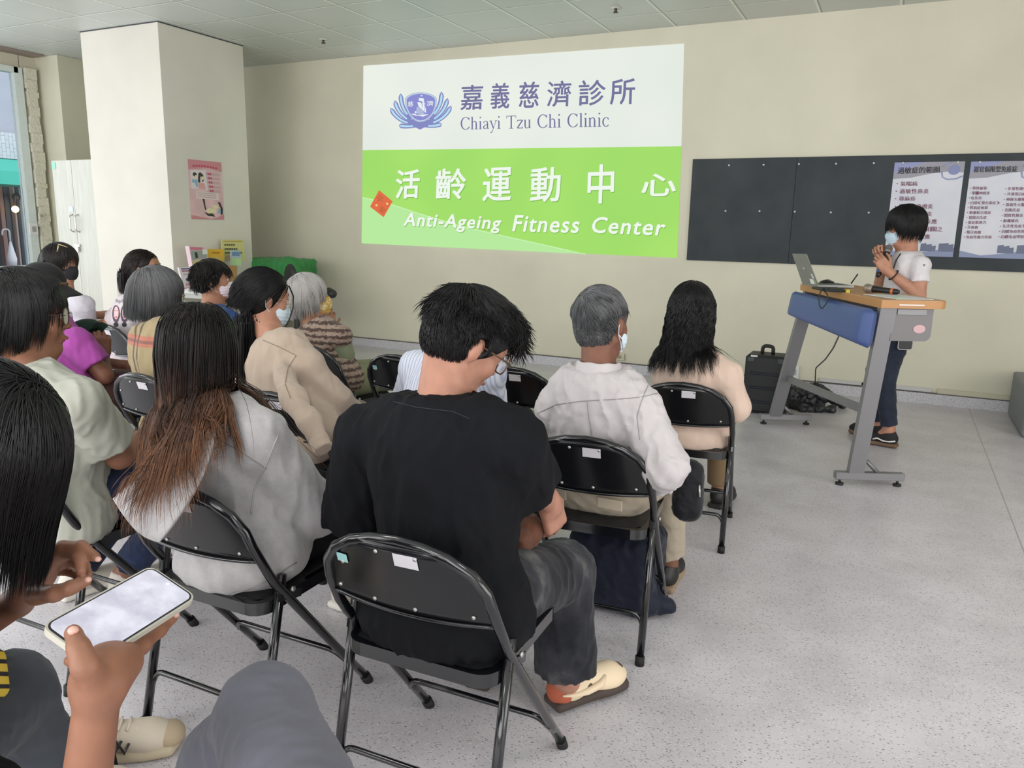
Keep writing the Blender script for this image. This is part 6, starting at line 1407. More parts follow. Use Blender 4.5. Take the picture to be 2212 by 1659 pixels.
MB().sphere(P_(0, -.008, .129)-p.o, .008, 8, 6).build('button', MCAP, cp_)
project_print(p, cp_, [[(99, 583), (110, 573), (113, 580), (121, 578), (126, 583), (116, 586), (118, 591), (108, 586)]], MBs('cap_print', (120, 120, 118), .7), 'printed_mark')
face_bits(p.root, p.o, p.head, p.HR, 1.03)
# green cap held in his raised hand
g0 = WY(192, 704, 2.54); r = thing('green_cap', 'dark green cap held up in the hand of the man in the black cap', 'cap', tuple(g0))
MG = cloth('dark_green_cotton', (26, 44, 38), .85, 500, .25).m; Rg = head_R(A_(100), A_(20), A_(15))
F = Field(.004); F.ell((-.03, 0, -.03), (.085, .07, .06), Rg); F.subell((-.03, 0, -.05), (.078, .063, .055), Rg); F.cut((-.03, 0, -.05), (0, 0, -1)); fobj('crown', F, MG, r)
mb = MB(); mb.grid(lambda u, v: (.0+.085*v, -.045+.09*u-.0, -.03+.055*v-.02*(2*u-1)**2), 10, 5); mb.grid(lambda u, v: (.0+.085*v, -.045+.09*u, -.034+.055*v-.02*(2*u-1)**2), 10, 5); mb.build('brim', cloth('green_brim', (44, 84, 66), .8, 500, .2).m, r)

# ---- the speaker, standing
p = Person('speaker with short black bob, pale mask and white T-shirt standing at the lectern', (.04, 5.66), A_(-72), WY(1955, 489, 5.64), A_(-86), A_(10), A_(2), neck=WY(1962, 548, 5.66), hip=(.045, 5.665, .86), skin='light', vox=.006, w=.92, hs=.98,
           el=(WY(1985, 638, 5.50), WY(1902, 612, 5.80)), wr=(WY(1918, 585, 5.44), WY(1906, 560, 5.62)), knee=((-.005, 5.60, .48), (-.05, 5.76, .48)), ankle=((.06, 5.575, .115), (-.005, 5.80, .10)), seated=False)
p.sh = [WY(1988, 575, 5.54), WY(1940, 572, 5.80)]
p.hipj = [V3(.06, 5.60, .84), V3(.03, 5.74, .84)]
p.body(hands=(dict(f=(-.45, -.1, .55), p=(-.3, .8, .2), c=.95, t=(.7, .5), s=.92), dict(f=(-.3, -.35, .7), p=(-.1, -.9, -.1), c=1.0, t=(.6, .4), s=.92)))
p.top(cloth('bright_white_tee', (214, 210, 212), .85, 500, .15).m, .020, 'short', disp=folds(.005, 13, 41), name='t_shirt', hem=1, sl=.55, sr=(.060, .062), neckcut=-.012)
p.pants(cloth('denim_blue_black', (42, 48, 62), .85, 600, .25, .15).m, (.092, .074, .064, .052), disp=folds(.005, 20, 43), ankle=.93)
project_print(p, p.topo, [[(1993, 571), (1999, 571), (1996, 576)]], MBs('print_outline', (96, 96, 100), .7), 'sleeve_mark')
for i in (0, 1):
    az = A_(-76); a = p.ankle[i].copy(); a[2] = 0
    up, P = shoe(p.root, p.o, a, az, MBs('shoe_black_suede', (30, 28, 30), .8), MBs('gum_sole', (112, 86, 66), .6), .98, z0=.004)
    q = lambda *v: P(*v)-p.o
    for s_ in (-1, 1): MB().tube([q(s_*.036, -.055, .050), q(s_*.041, -.02, .042), q(s_*.041, .02, .040), q(s_*.041, .06, .052), q(s_*.040, .085, .040)], .0055, 6).build('side_stripe', MBs('shoe_white', (230, 228, 224), .7), up)
    for k in range(5): MB().tube([q(-.024, .04+.018*k, .080-.006*k), q(0, .045+.018*k, .090-.007*k), q(.024, .04+.018*k, .080-.006*k)], .004, 6).build('lace', MBs('shoe_white', (230, 228, 224), .7), up)
    F = Field(.005); F.cap(P(0, -.008, .075), P(0, -.008, .115), .034, .033); F.cut(P(0, 0, .115), (0, 0, 1)); fobj('sock', F, MBs('sock_red', (160, 44, 52), .85), p.root, None, p.o)
p.haircap(BLACKHAIR, .022, cuts=[((0, 0, -.060), (0, .35, -1)), ((0, .060, .0), (0, .95, -.2))], ells=[((0, -.03, -.005), (.092, .088, .066), .03), ((0, .035, .06), (.08, .075, .05), .03)])
p.hair(m=BLACKHAIR, name='hair_strands', scalp=(.095, .115, .104), roots=dome(2600, -.3, .40), length=lambda U, rs: .12*rs.uniform(.8, 1.1, len(U)), flow=.9, grav=.45, noise_=.08, rad=.0018, seg=10, spread=-.15, lift=.004, seed=31)
face_bits(p.root, p.o, p.head, p.HR, .98); face_mask(p.root, p.o, p.head, p.HR, .98, MBs('mask_light_blue', (196, 218, 232), .8), loopmat=MDUSK)
wq = p.wr[0]+(p.el[0]-p.wr[0])*.18-p.o; wd_ = unit(p.el[0]-p.wr[0]); e1 = unit(np.cross(wd_, (0, 0, 1))); e2 = np.cross(wd_, e1)
MB().tube([wq+(e1*math.cos(a)+e2*math.sin(a))*.036 for a in np.linspace(0, 2*PI, 17)[:-1]], .004, 6, closed=True).build('wristband', MBs('band_black', (30, 24, 26), .6), p.root)
MB().tube([q-p.o for q in (WY(1945, 548, 5.52), WY(1936, 562, 5.48), WY(1930, 580, 5.46), WY(1925, 605, 5.46))], .004, 6).build('lanyard', MBs('band_black', (30, 24, 26), .6), p.root)
# phone pouch at her hip
o_ = MB().box((0, 0, 0), (.085, .018, .19), R=Matrix.Rotation(.35, 3, 'Z'), bev=.01).build('phone_pouch', MBs('pouch_black', (24, 24, 26), .4)); o_.location = WY(1957, 722, 5.52); tag(o_, 'black phone pouch with pale rim hanging at the hip of the speaker', 'pouch')
MB().tube([(x, -.012, z) for x, z in rrect(.088, .193, .014, 4)], .003, 6, closed=True).build('rim', MBs('rim_pale', (190, 190, 188), .4), o_).rotation_euler = (0, 0, .35)
def microphone(name, label, a, b, ring, ball_col=(120, 112, 108)):
    a, b = np.array(a), np.array(b); d = unit(b-a); L = np.linalg.norm(b-a); r = thing(name, label, 'microphone', tuple(a)); z = np.zeros(3)
    MB().tube([z+d*.05, d*.07, d*L*.55, d*(L-.012), d*L], [.021, .019, .0165, .0155, .010], 14).build('handle', MBs('mic_black', (26, 26, 28), .35), r)
    MB().sphere(z+d*.018, .026, 16, 12).tube([d*.018, d*.052], [.026, .021], 16).build('mesh_head', MBs('mic_head_%d' % ball_col[0], ball_col, .45, .5), r)
    MB().tube([d*(L-.045), d*(L-.030)], .0172, 14).build('colour_ring', MBs('mic_ring_%d' % ring[2], ring, .4), r)
microphone('microphone', 'black microphone with blue ring held in both hands of the speaker', WY(1921, 532, 5.56), WY(1896, 598, 5.44), (40, 110, 190))

# ---- woman with the phone, nearest on the left
PH0 = np.array([0, 0, 0.0])
p = Person('woman with long straight black hair in black top holding a phone, nearest left', (-1.22, .48), A_(15), (-1.130, .615, 1.050), A_(72), A_(34), A_(-4), neck=(-1.20, .50, .925), hip=(-1.28, .36, .53), skin='tan', vox=.005, w=.98,
           sh=((-1.30, .62, .87), (-1.17, .33, .87)), el=(WY(-130, 1400, .74), WY(160, 1900, .48)), wr=(WY(38, 1300, .80), WY(214, 1480, .50)), knee=(WY(-150, 1440, .84), WY(20, 1500, .80)), ankle=((-1.62, .92, .09), (-1.42, .90, .09)))
Hn = p.wr
def nearbody():
    F = Field(.0042); c, R = p.head, p.HR; p.torso(F, -.012, k=.05); head_prims(F, c, R, 1.0)
    F.cap(tf(c, R, (0, -.022, -.060)), p.neck, .047, .055, .03)
    sh, el, wr = p.sh, p.el, p.wr
    for i in (0, 1): F.cap(sh[i], el[i], .046, .036, .02); F.cap(p.hipj[i], p.knee[i], .07, .055, .03)
    # right arm: forearm rising to the wrist, hand cradling the phone from below
    F.cap(el[1], wr[1], .030, .0235, .02)
    w_ = wr[1]; kn = WY(245, 1432, .55)
    F.cap(w_, WY(232, 1448, .52), .027, .027, .015); F.cap(WY(215, 1442, .505), WY(266, 1428, .555), .022, .021, .02); F.cap(w_, WY(258, 1432, .545), .024, .023, .015)
    F.chain([WY(208, 1478, .49), WY(184, 1438, .472), WY(170, 1400, .474), WY(158, 1366, .488)], [.019, .0135, .0110, .0098], .008)       # thumb over the screen
    F.chain([WY(262, 1422, .56), WY(302, 1392, .60), WY(340, 1360, .645), WY(373, 1332, .68)], [.018, .0125, .0108, .0090], .010)      # index along the edge
    for k, (dx, dz) in enumerate(((0, 0), (-14, 14), (-30, 24))):      # three fingers under the phone, tips round the far edge
        F.chain([WY(255+dx, 1425+dz*.4, .575-.01*k), WY(240+dx, 1392+dz, .64-.02*k)-[0, 0, .02], WY(205+dx, 1378+dz, .66-.03*k)-[0, 0, .018], WY(176+dx*.9, 1385+dz, .64-.04*k)-[0, 0, .012]], [.014, .0105, .0095, .008], .004)
    # left arm and hand, thumb and fingers pinched above the phone
    F.cap(el[0], wr[0], .040, .027, .02); Y = .74
    F.cap(wr[0], WY(78, 1248, Y), .027, .026, .012); F.cap(WY(60, 1262, Y+.02), WY(98, 1212, Y+.01), .022, .020, .02); F.cap(WY(85, 1240, Y), WY(112, 1205, Y), .02, .016, .02)
    F.chain([WY(78, 1285, Y-.03), WY(118, 1282, Y-.04), WY(152, 1270, Y-.03), WY(186, 1256, Y-.01)], [.018, .0125, .0105, .009], .010)      # thumb
    F.chain([WY(98, 1210, Y), WY(134, 1182, Y), WY(176, 1180, Y+.01), WY(207, 1204, Y+.01)], [.015, .0105, .0095, .0083], .006)           # index
    F.chain([WY(112, 1212, Y+.02), WY(150, 1192, Y+.01), WY(174, 1206, Y), WY(176, 1232, Y-.01)], [.014, .0105, .0098, .0086], .005)      # middle
    F.chain([WY(108, 1222, Y+.035), WY(152, 1212, Y+.035), WY(182, 1222, Y+.02), WY(190, 1242, Y+.01)], [.013, .0098, .009, .008], .005)  # ring
    F.chain([WY(100, 1235, Y+.05), WY(140, 1232, Y+.05), WY(168, 1242, Y+.04), WY(172, 1256, Y+.03)], [.012, .0088, .008, .0072], .005)   # little
    p.bodyo = fobj('body', F, p.skin, p.root, None, p.o, smooth=2)
nearbody()
MNAIL = MBs('nail', (206, 160, 146), .3)
for q, r_ in ((WY(212, 1208, .742), .0052), (WY(158, 1362, .480), .0060), (WY(379, 1328, .678), .0055), (WY(191, 1252, .722), .0055)): MB().sphere(q-p.o, (r_, r_, r_*.8), 8, 6).build('fingernail', MNAIL, p.root)
NBL = cloth('black_navy_jersey', (14, 15, 19), .9, 500, .2, .05, .0).m
p.top(NBL, .034, 'none', disp=folds(.006, 11, 51), name='black_top', hem=1, neckcut=-.01, vox=.006)
F = Field(.006); F.cap(p.sh[1], p.el[1]+(p.sh[1]-p.el[1])*.10, .070, .062, .02, flat=1.0); fobj('sleeve', F, NBL, p.topo, folds(.005, 12, 53), p.o)
F = Field(.006); F.cap(p.sh[0], p.el[0], .066, .058, .02); F.cap(p.el[0], p.el[0]+(p.wr[0]-p.el[0])*.50, .056, .046, .02, flat=1.0); fobj('sleeve', F, cloth('navy_jersey', (30, 38, 62), .85, 500, .2).m, p.topo, folds(.004, 14, 55), p.o)
p.pants(DARKG, (.098, .082, .068, .06), disp=folds(.005, 12, 57), vox=.006); p.shoes(MBs('cream_trainer', (206, 196, 176), .8), MBs('white_sole', (222, 218, 208), .6))
p.haircap(BLACKHAIR, .018, cuts=[((0, 0, -.085), (0, .2, -1)), ((0, .075, .02), (0, 1, -.3))], ells=[((0, -.02, -.04), (.084, .085, .075), .03)])
p.hair(m=BLACKHAIR, name='hair_strands', scalp=(.091, .111, .100), roots=dome(6500, -.55, .40), length=lenz(.32, .15, .07), drift=(-.40, .10, 0), flow=.85, grav=1.0, noise_=.08, rad=.0010, seg=20, spread=-.05, lift=.004, whorl=(-.02, .02, .11), seed=33)

# ---- the phone in her hand
a = WY(148, 1390, .50); L_ = WY(372, 1258, .66)-a; L_ = L_/np.linalg.norm(L_); W_ = WY(402, 1285, .665)-WY(334, 1227, .665); W_ = W_-L_*(W_@L_); W_ /= np.linalg.norm(W_); N_ = np.cross(W_, L_); N_ = N_ if N_[2] > 0 else -N_
c0 = (WY(148, 1390, .50)+WY(372, 1258, .66))/2
ph = thing('smartphone', 'smartphone in a pale case with bright white screen, held by the nearest woman', 'phone', tuple(c0))
def slab(w_, l_, z0, z1, r_):
    pl = rrect(w_, l_, r_, 6); return MB().prism(pl, z0, z1, lambda u, y, v: W_*u+L_*v+N_*y)
slab(.080, .168, -.008, .0005, .013).build('case', MBs('phone_case', (178, 174, 162), .35), ph)
slab(.075, .163, .0005, .0012, .011).build('bezel', MBs('phone_bezel', (30, 30, 36), .2), ph)
scm = bpy.data.materials.new('phone_screen'); scm.use_nodes = True; nt = scm.node_tree; nt.nodes.clear(); e = nt.nodes.new('ShaderNodeEmission'); ou = nt.nodes.new('ShaderNodeOutputMaterial'); tc = nt.nodes.new('ShaderNodeTexCoord'); no = nt.nodes.new('ShaderNodeTexNoise'); no.inputs['Scale'].default_value = 26; no.inputs['Detail'].default_value = 4; ra = nt.nodes.new('ShaderNodeValToRGB')
ra.color_ramp.elements[0].position = .38; ra.color_ramp.elements[0].color = (*lin((208, 208, 222)), 1); ra.color_ramp.elements[1].position = .6; ra.color_ramp.elements[1].color = (*lin((240, 240, 252)), 1)
nt.links.new(tc.outputs['Object'], no.inputs['Vector']); nt.links.new(no.outputs[0], ra.inputs[0]); nt.links.new(ra.outputs[0], e.inputs[0]); nt.links.new(e.outputs[0], ou.inputs[0])
slab(.071, .158, .0012, .0016, .009).build('screen', scm, ph)
MB().cyl(L_*.072+N_*.002, .0022, .0008, 10, axis=N_).build('camera_dot', glow('camera_dot_white', (255, 255, 255)), ph)

# ---- legs of the person in grey trousers (the body is outside the photo)
GT = cloth('slate_grey_trousers', (96, 96, 106), .8, 900, .2, .03).m
kn = WY(572, 1540, .80); hp = WY(690, 1860, .62); r = thing('person', 'raised knee in slate grey trousers at the bottom edge, with one beige trainer', 'person', (hp[0], hp[1], 0)); o0 = np.array([hp[0], hp[1], 0])
F = Field(.0055); F.cap(hp, kn, .088, .066, .02); F.cap(kn, WY(490, 1640, .82), .064, .066, .03); F.cap(WY(490, 1640, .82), WY(385, 1790, .80), .066, .056, .03); F.cap(kn, WY(590, 1680, .75), .06, .075, .03)
fobj('trousers', F, GT, r, folds(.004, 14, 61), o0)
sa = FL(196, 1640); az = math.atan2(1, .55)
TR_ = MBs('trainer_beige', (206, 194, 176), .85); up, P = shoe(r, o0, sa, A_(48), TR_, MBs('trainer_sole', (196, 182, 156), .6), 1.10)
q = lambda *v: P(*v)-o0
for s_ in (-1, 1):
    MB().tube([q(s_*.040, .040, .028), q(s_*.040, .052, .068), q(s_*.043, .064, .036), q(s_*.040, .078, .062)], .0035, 6).build('side_letter', MBs('trainer_navy', (40, 36, 44), .7), up); MB().tube([q(s_*.0415, .060, .028), q(s_*.040, .066, .066), q(s_*.044, .084, .030), q(s_*.041, .094, .054)], .0035, 6).build('side_letter', MBs('trainer_navy', (40, 36, 44), .7), up)
for k in range(5): MB().tube([q(-.026, .050+.019*k, .086-.004*k), q(0, .055+.019*k, .099-.006*k), q(.026, .050+.019*k, .086-.004*k)], .0040, 6).build('lace', MBs('lace_cream', (214, 202, 184), .8), up)
F = Field(.004); F.ell(P(0, .175, .038), (.044, .040, .032), rotz(-A_(48))); F.cut(P(0, 0, .022), (0, 0, -1)); fobj('toe_cap', F, MBs('trainer_tan', (178, 160, 134), .85), up, None, o0)
F = Field(.006); F.cap(sa+[0, 0, .10], WY(225, 1790, 1.0), .048, .055); fobj('sock_and_hem', F, BLACKC, r, None, o0)
# striped yellow tote just in view at the left edge
F = Field(.006); b = WY(-52, 1472, .66); F.box(b, (.035, .04, .045), rotz(.4), .015)
yt = MT('yellow_black_tote', (206, 178, 60), .7); wv = yt.n('ShaderNodeTexWave', bands_direction='Z'); wv.inputs['Scale'].default_value = 16; yt.l(yt.mapping((1, 1, 1), (.5, .3, 0)), wv.inputs['Vector']); yt.color(yt.ramp(wv.outputs['Fac'], [(.2, (30, 28, 28)), (.4, (208, 178, 58))]))
tag(fobj('tote_bag', F, yt.m, None), 'yellow and black striped tote in the lap at the left edge', 'bag')
# ================================================================== the lectern and what stands on it
u_ = np.array([-.436, .900]); v_ = np.array([.900, .436]); O = np.array([-.057, 4.441])
F1, F2, B1 = FL(1805, 1046), FL(1945, 1050), FL(1643, 915)
lec = thing('lectern', 'lectern on slanted grey steel legs with orange wooden top and blue padded front', 'lectern', (-.35, 5.1, 0)); LO = np.array([-.35, 5.1, 0])
def LP(s, t, z): q = O+u_*s+v_*t; return np.array([q[0], q[1], z])-LO
ZT = 1.05; LN = 1.17; WD = .35
steel = M('lectern_steel', (134, 133, 135), .4, .3)
def lbox(mb, s0, s1, t0, t1, z0, z1): return mb.add([LP(s, t, z) for z in (z0, z1) for t in (t0, t1) for s in (s0, s1)], [(0, 1, 3, 2), (4, 6, 7, 5), (0, 4, 5, 1), (2, 3, 7, 6), (0, 2, 6, 4), (1, 5, 7, 3)])
wood = MT('beech_laminate', (196, 152, 104), .4); wood.color(wood.ramp(wood.noise(4, 4, wood.mapping((1, 8, 1))), [(.3, (186, 140, 94)), (.7, (206, 162, 112))]))
pl = [(0, 0), (LN, 0), (LN, WD-.06)]+[(LN-.06+.06*math.cos(a), WD-.06+.06*math.sin(a)) for a in np.linspace(0, PI/2, 6)]+[(.06+.06*math.cos(a), WD-.06+.06*math.sin(a)) for a in np.linspace(PI/2, PI, 6)]
top = MB().prism(pl, ZT-.042, ZT, lambda s, y, t: LP(s, t, y)).build('top', wood.m, lec)
edge = M('orange_edge', (184, 134, 84), .45)
MB().prism([(a, b) for a, b in pl], ZT-.040, ZT-.003, lambda s, y, t: LP(s+(s-LN/2)*.006, t+(t-WD/2)*.015+.002, y)).build('edge_band', edge, top)
MB().add([LP(-.006, t, z) for t, z in ((.09, ZT-.026), (.22, ZT-.026), (.22, ZT-.020), (.09, ZT-.020))], [(0, 1, 2, 3)]).build('edge_label', MBs('label_white', (230, 228, 224), .5), top)
for nm, s in (('near', .03), ('far', LN+.0)):
    pass
ft = {0: (F1, F2), 1: (B1, FL(1747, 917))}
for k in (0, 1):
    a, b = [q.copy() for q in ft[k]]; a[2] = b[2] = .055; d = unit(b-a); n = np.array([-d[1], d[0], 0]); R = Matrix(np.stack([d, n, [0, 0, 1.0]], 1).tolist()); c = (a+b)/2
    fo = MB().box(c-LO, (np.linalg.norm(b-a)+.02, .045, .042), R=R, bev=.003).build('foot_bar', steel, lec)
    for e in (a+d*.02, b-d*.02): MB().cyl((e[0]-LO[0], e[1]-LO[1], .022), .007, .03, 8).cyl((e[0]-LO[0], e[1]-LO[1], .006), .022, .012, 14).build('levelling_foot', MBs('glide_black', (34, 34, 36), .6), fo)
    sb = a+d*.10; s_top = .035 if k == 0 else LN-.05; tp = LP(s_top, .050, ZT-.042)+LO; ax = unit(tp-sb); hw = .042
    V = [q-LO for q in (sb-d*hw-n*.02, sb+d*hw-n*.02, sb+d*hw+n*.02, sb-d*hw+n*.02, tp-d*hw-n*.02, tp+d*hw-n*.02, tp+d*hw+n*.02, tp-d*hw+n*.02)]
    lg = MB().add(V, [(0, 1, 2, 3), (4, 7, 6, 5), (0, 4, 5, 1), (1, 5, 6, 2), (2, 6, 7, 3), (3, 7, 4, 0)]).build('leg', steel, lec)
    g0, g1 = sb+d*.05+ax*.09, sb+d*.135+[0, 0, .01]; MB().tube([g0-LO, g1-LO], .012, 4).build('gusset', steel, lg)
za = .36; pa = ft[0][0]+unit(ft[0][1]-ft[0][0])*.12; pb = ft[1][0]+unit(ft[1][1]-ft[1][0])*.12
pa = np.array([*pa[:2], .43]); pb = np.array([*pb[:2], .36]); dd = pb-pa; R = Matrix(np.stack([unit(dd), np.cross([0, 0, 1.0], unit(dd)), [0, 0, 1.0]], 1).tolist())
MB().box((pa+pb)/2-LO, (np.linalg.norm(dd), .022, .045), R=R).build('stretcher', steel, lec)
# blue padded front panel, slanting outwards to its lower edge
bl = MT('blue_vinyl', (72, 92, 146), .42, spec=.5); bl.bump(bl.noise(40, 2), .05, .002)
def padpanel():
    F = Field(.006); h = .20
    pts = [LP(s, t, z)+LO for s, t, z in ((-.01, -.035, ZT-.05), (LN-.01, -.035, ZT-.05), (-.02, -.055, ZT-.05-h), (LN+.0, -.055, ZT-.05-h*.80))]
    c = sum(pts)/4; e1 = unit(pts[1]-pts[0]+pts[3]-pts[2]); e3 = unit(pts[0]-pts[2]+pts[1]-pts[3]); e2 = np.cross(e3, e1)
    mb = MB(); n = 14
    def sf(side):
        def f(u, v):
            q = (1-v)*((1-u)*pts[2]+u*pts[3])+v*((1-u)*pts[0]+u*pts[1]); a, b = 2*u-1, 2*v-1; k = ((1-abs(a)**14)*(1-abs(b)**8))**.5
            return q-LO+e2*(.045*k+.0)*side
        return f
    mb.grid(sf(1), 40, 16); mb.grid(sf(-1), 40, 16); return mb.build('padded_front', bl.m, lec)
padpanel()
# grey steel drawer box under the top
db = rrect(.40, .20, .045, 5, .10+.19, ZT-.045-.10); db = [(a, b) for a, b in db]
db = [(.08, ZT-.045), (.08, ZT-.215)]+[(.255+.035*math.cos(a), ZT-.18+.035*math.sin(a)) for a in np.linspace(-PI/2, 0, 6)]+[(.29, ZT-.045)]
dbm = M('drawer_steel', (116, 113, 114), .45, .2)
dbo = MB().prism(db, .03, LN-.05, lambda t, y, z: LP(y, t, z)).build('drawer_box', dbm, lec)
MB().prism([(.225+.032*math.cos(a), ZT-.15+.022*math.sin(a)) for a in np.linspace(0, 2*PI, 17)[:-1]], .027, .031, lambda t, y, z: LP(y, t, z)).build('pink_sticker', MBs('sticker_pink', (204, 166, 170), .6), dbo)
MB().prism([(.10, ZT-.075), (.10, ZT-.048), (.25, ZT-.048), (.25, ZT-.075)], .022, .031, lambda t, y, z: LP(y, t, z)).build('rail', steel, dbo)
# laptop, seen from behind
a, b, c, d = WY(1711, 548, 5.42), WY(1741, 549, 5.22), WY(1767, 616, 5.16), WY(1733, 611, 5.36); c[2] = d[2] = ZT+.012
lp = thing('laptop', 'silver grey open laptop on the far end of the lectern, lid towards the audience', 'laptop', tuple(d)); 
n_ = unit(np.cross(c-d, a-d)); V = [q-d for q in (a, b, c, d)]+[q-d-n_*.006 for q in (a, b, c, d)]
lid = MB().add(V, [(0, 1, 2, 3), (7, 6, 5, 4), (0, 4, 5, 1), (1, 5, 6, 2), (2, 6, 7, 3), (3, 7, 4, 0)]).build('lid', M('laptop_grey', (138, 140, 136), .35, .5), lp)
hd = unit(c-d); outw = unit(np.array([hd[1], -hd[0], 0])); outw = outw if outw@np.array([.9, .436, 0]) > 0 else -outw
V = [q for q in (np.zeros(3), c-d, c-d+outw*.23, outw*.23)]; V = [q+np.array([0, 0, z]) for z in (-.008, .006) for q in V]
MB().add(V, [(0, 1, 2, 3), (4, 5, 6, 7), (0, 1, 5, 4), (1, 2, 6, 5), (2, 3, 7, 6), (3, 0, 4, 7)]).build('keyboard_base', bpy.data.materials['laptop_grey'], lp)
off = n_*(.0015 if n_@(np.array([0, 0, CAMZ])-a) > 0 else -.008)
def lidq(u0, v0, u1, v1, m, nm):
    f = lambda u, v: (1-v)*((1-u)*a+u*b)+v*((1-u)*d+u*c)-d+off
    MB().add([f(u0, v0), f(u1, v0), f(u1, v1), f(u0, v1)], [(0, 1, 2, 3)]).build(nm, m, lid, recalc=False)
lidq(.44, .44, .56, .50, MBs('logo_pale', (190, 190, 188), .4), 'logo'); lidq(.62, .80, .86, .96, MBs('label_white', (230, 228, 224), .5), 'white_label'); lidq(.82, .62, .97, .78, MBs('label_grey', (196, 198, 194), .5), 'grey_label'); lidq(.88, .80, .99, .96, MBs('label_green', (150, 178, 126), .5), 'green_label')
def on_top(px, py, z=ZT): return FL(px, py, z)
q = on_top(1786, 616, ZT+.004); ms = thing('mouse', 'black computer mouse beside the laptop on the lectern', 'mouse', tuple(q)); F = Field(.003); F.ell((0, 0, .012), (.055, .034, .022), rotz(-.6)); F.cut((0, 0, 0), (0, 0, -1)); fobj('shell', F, MBs('mouse_black', (26, 26, 28), .35), ms); MB().tube([(-.01, -.015, .033), (.012, .0, .034)], .004, 6).build('wheel', MBs('mouse_wheel', (60, 60, 62), .5), ms)
q = on_top(1795, 625, ZT+.008); o_ = MB().box((0, 0, 0), (.22, .15, .014), rz=2.0, bev=.004).build('black_folder', MBs('folder_black', (28, 28, 30), .5)); o_.location = q; tag(o_, 'flat black folder with yellow tab lying beside the laptop', 'folder')
MB().box((.09, -.07, .0), (.05, .02, .016), rz=2.0).build('yellow_tab', MBs('tab_yellow', (206, 190, 60), .5), o_)
q = on_top(1838, 616, ZT); pn = MB().tube([(0, 0, .01), (.035, -.01, .075)], .0045, 8).build('pen', MBs('pen_black', (24, 24, 26), .4)); pn.location = q; tag(pn, 'black pen leaning up on the lectern', 'pen')
mA = on_top(1868, 622, ZT+.03); mB_ = on_top(1942, 631, ZT+.022); microphone('microphone', 'black microphone with grey head and orange ring lying on the lectern', mA, mB_, (196, 104, 50), (146, 134, 122))
q = on_top(1935, 643, ZT+.002); pp = MB().box((0, 0, 0), (.21, .30, .003), rz=math.atan2(u_[1], u_[0])-PI/2+.15).build('paper_sheets', MBs('paper_white', (214, 214, 212), .7)); pp.location = np.array([*(O+u_*.20+v_*.175), ZT+.003]); tag(pp, 'white sheets of paper lying near the corner of the lectern', 'paper')
MB().box((.0, -.10, .003), (.06, .03, .002), rz=.8).build('green_note', MBs('note_green', (176, 206, 160), .6), pp)
# cable loop over the padded front, and the cable down to the floor
K = lambda px, py, Y: WY(px, py, Y)
cb_ = MB().tube(rnd_path([q-LO for q in (K(1792, 622, 4.95), K(1776, 624, 4.83), K(1768, 640, 4.80), K(1770, 660, 4.79), K(1775, 668, 4.79), K(1788, 652, 4.80), K(1788, 636, 4.81), K(1776, 625, 4.84))], .02), .0035, 6).build('cable', MBs('cable_black', (34, 34, 38), .5)); cb_.location = LO; tag(cb_, 'thin black cable looping over the blue front of the lectern', 'cable')
cb_ = MB().tube(rnd_path([K(1817, 715, 5.3), K(1800, 752, 5.6), K(1783, 776, 6.0), K(1762, 795, 6.4), (-.52, 6.9, .06), (-.60, 7.1, .02)], .05), .005, 6).build('cable', MBs('cable_grey', (92, 90, 90), .5)); tag(cb_, 'grey cable running from under the lectern to the floor by the wall', 'cable')
# black equipment case
x0, x1 = -.99, -.64; cs_ = thing('equipment_case', 'black ribbed plastic equipment case with handle standing left of the lectern', 'case', (-.815, 6.20, 0)); CM = M('case_black', (30, 33, 33), .5, bump=(30, .1, .003))
MB().box((0, 0, .235), (.33, .24, .45), bev=.02).build('body', CM, cs_)
for z in (.10, .21, .32):
    MB().box((0, -.121, z), (.24, .012, .02), bev=.004).build('rib', MBs('case_blueblack', (20, 22, 34), .4), cs_)
MB().tube(rnd_path([(-.06, 0, .45), (-.06, 0, .52), (.02, 0, .52), (.02, 0, .45)], .03), .014, 8).build('handle', CM, cs_)
for x in (-.12, .10): MB().box((x, -.12, .425), (.05, .014, .035), bev=.004).build('latch', MBs('case_grey', (70, 74, 74), .5), cs_)
MB().box((-.10, -.123, .452), (.05, .004, .012)).build('label', MBs('label_white', (230, 228, 224), .5), cs_)
# crumpled black bag on the floor
F = Field(.008); F.box((-.60, 6.62, .08), (.16, .14, .08), rotz(.3), .02); F.cap((-.50, 6.58, .15), (-.28, 6.66, .03), .05, .03, .05); F.cap((-.70, 6.5, .05), (-.60, 6.40, .02), .045, .02, .04); F.cap((-.35, 6.45, .03), (-.56, 6.35, .02), .03, .02, .04); F.cut((0, 0, 0), (0, 0, -1))
tb_ = MT('bag_nylon', (34, 35, 38), .4); tb_.bump(tb_.noise(18, 4), .6, .01); o_ = fobj('cloth_bag', F, tb_.m, None, folds(.022, 14, 5)); tag(o_, 'crumpled black nylon bag on the floor between the case and the lectern', 'bag')
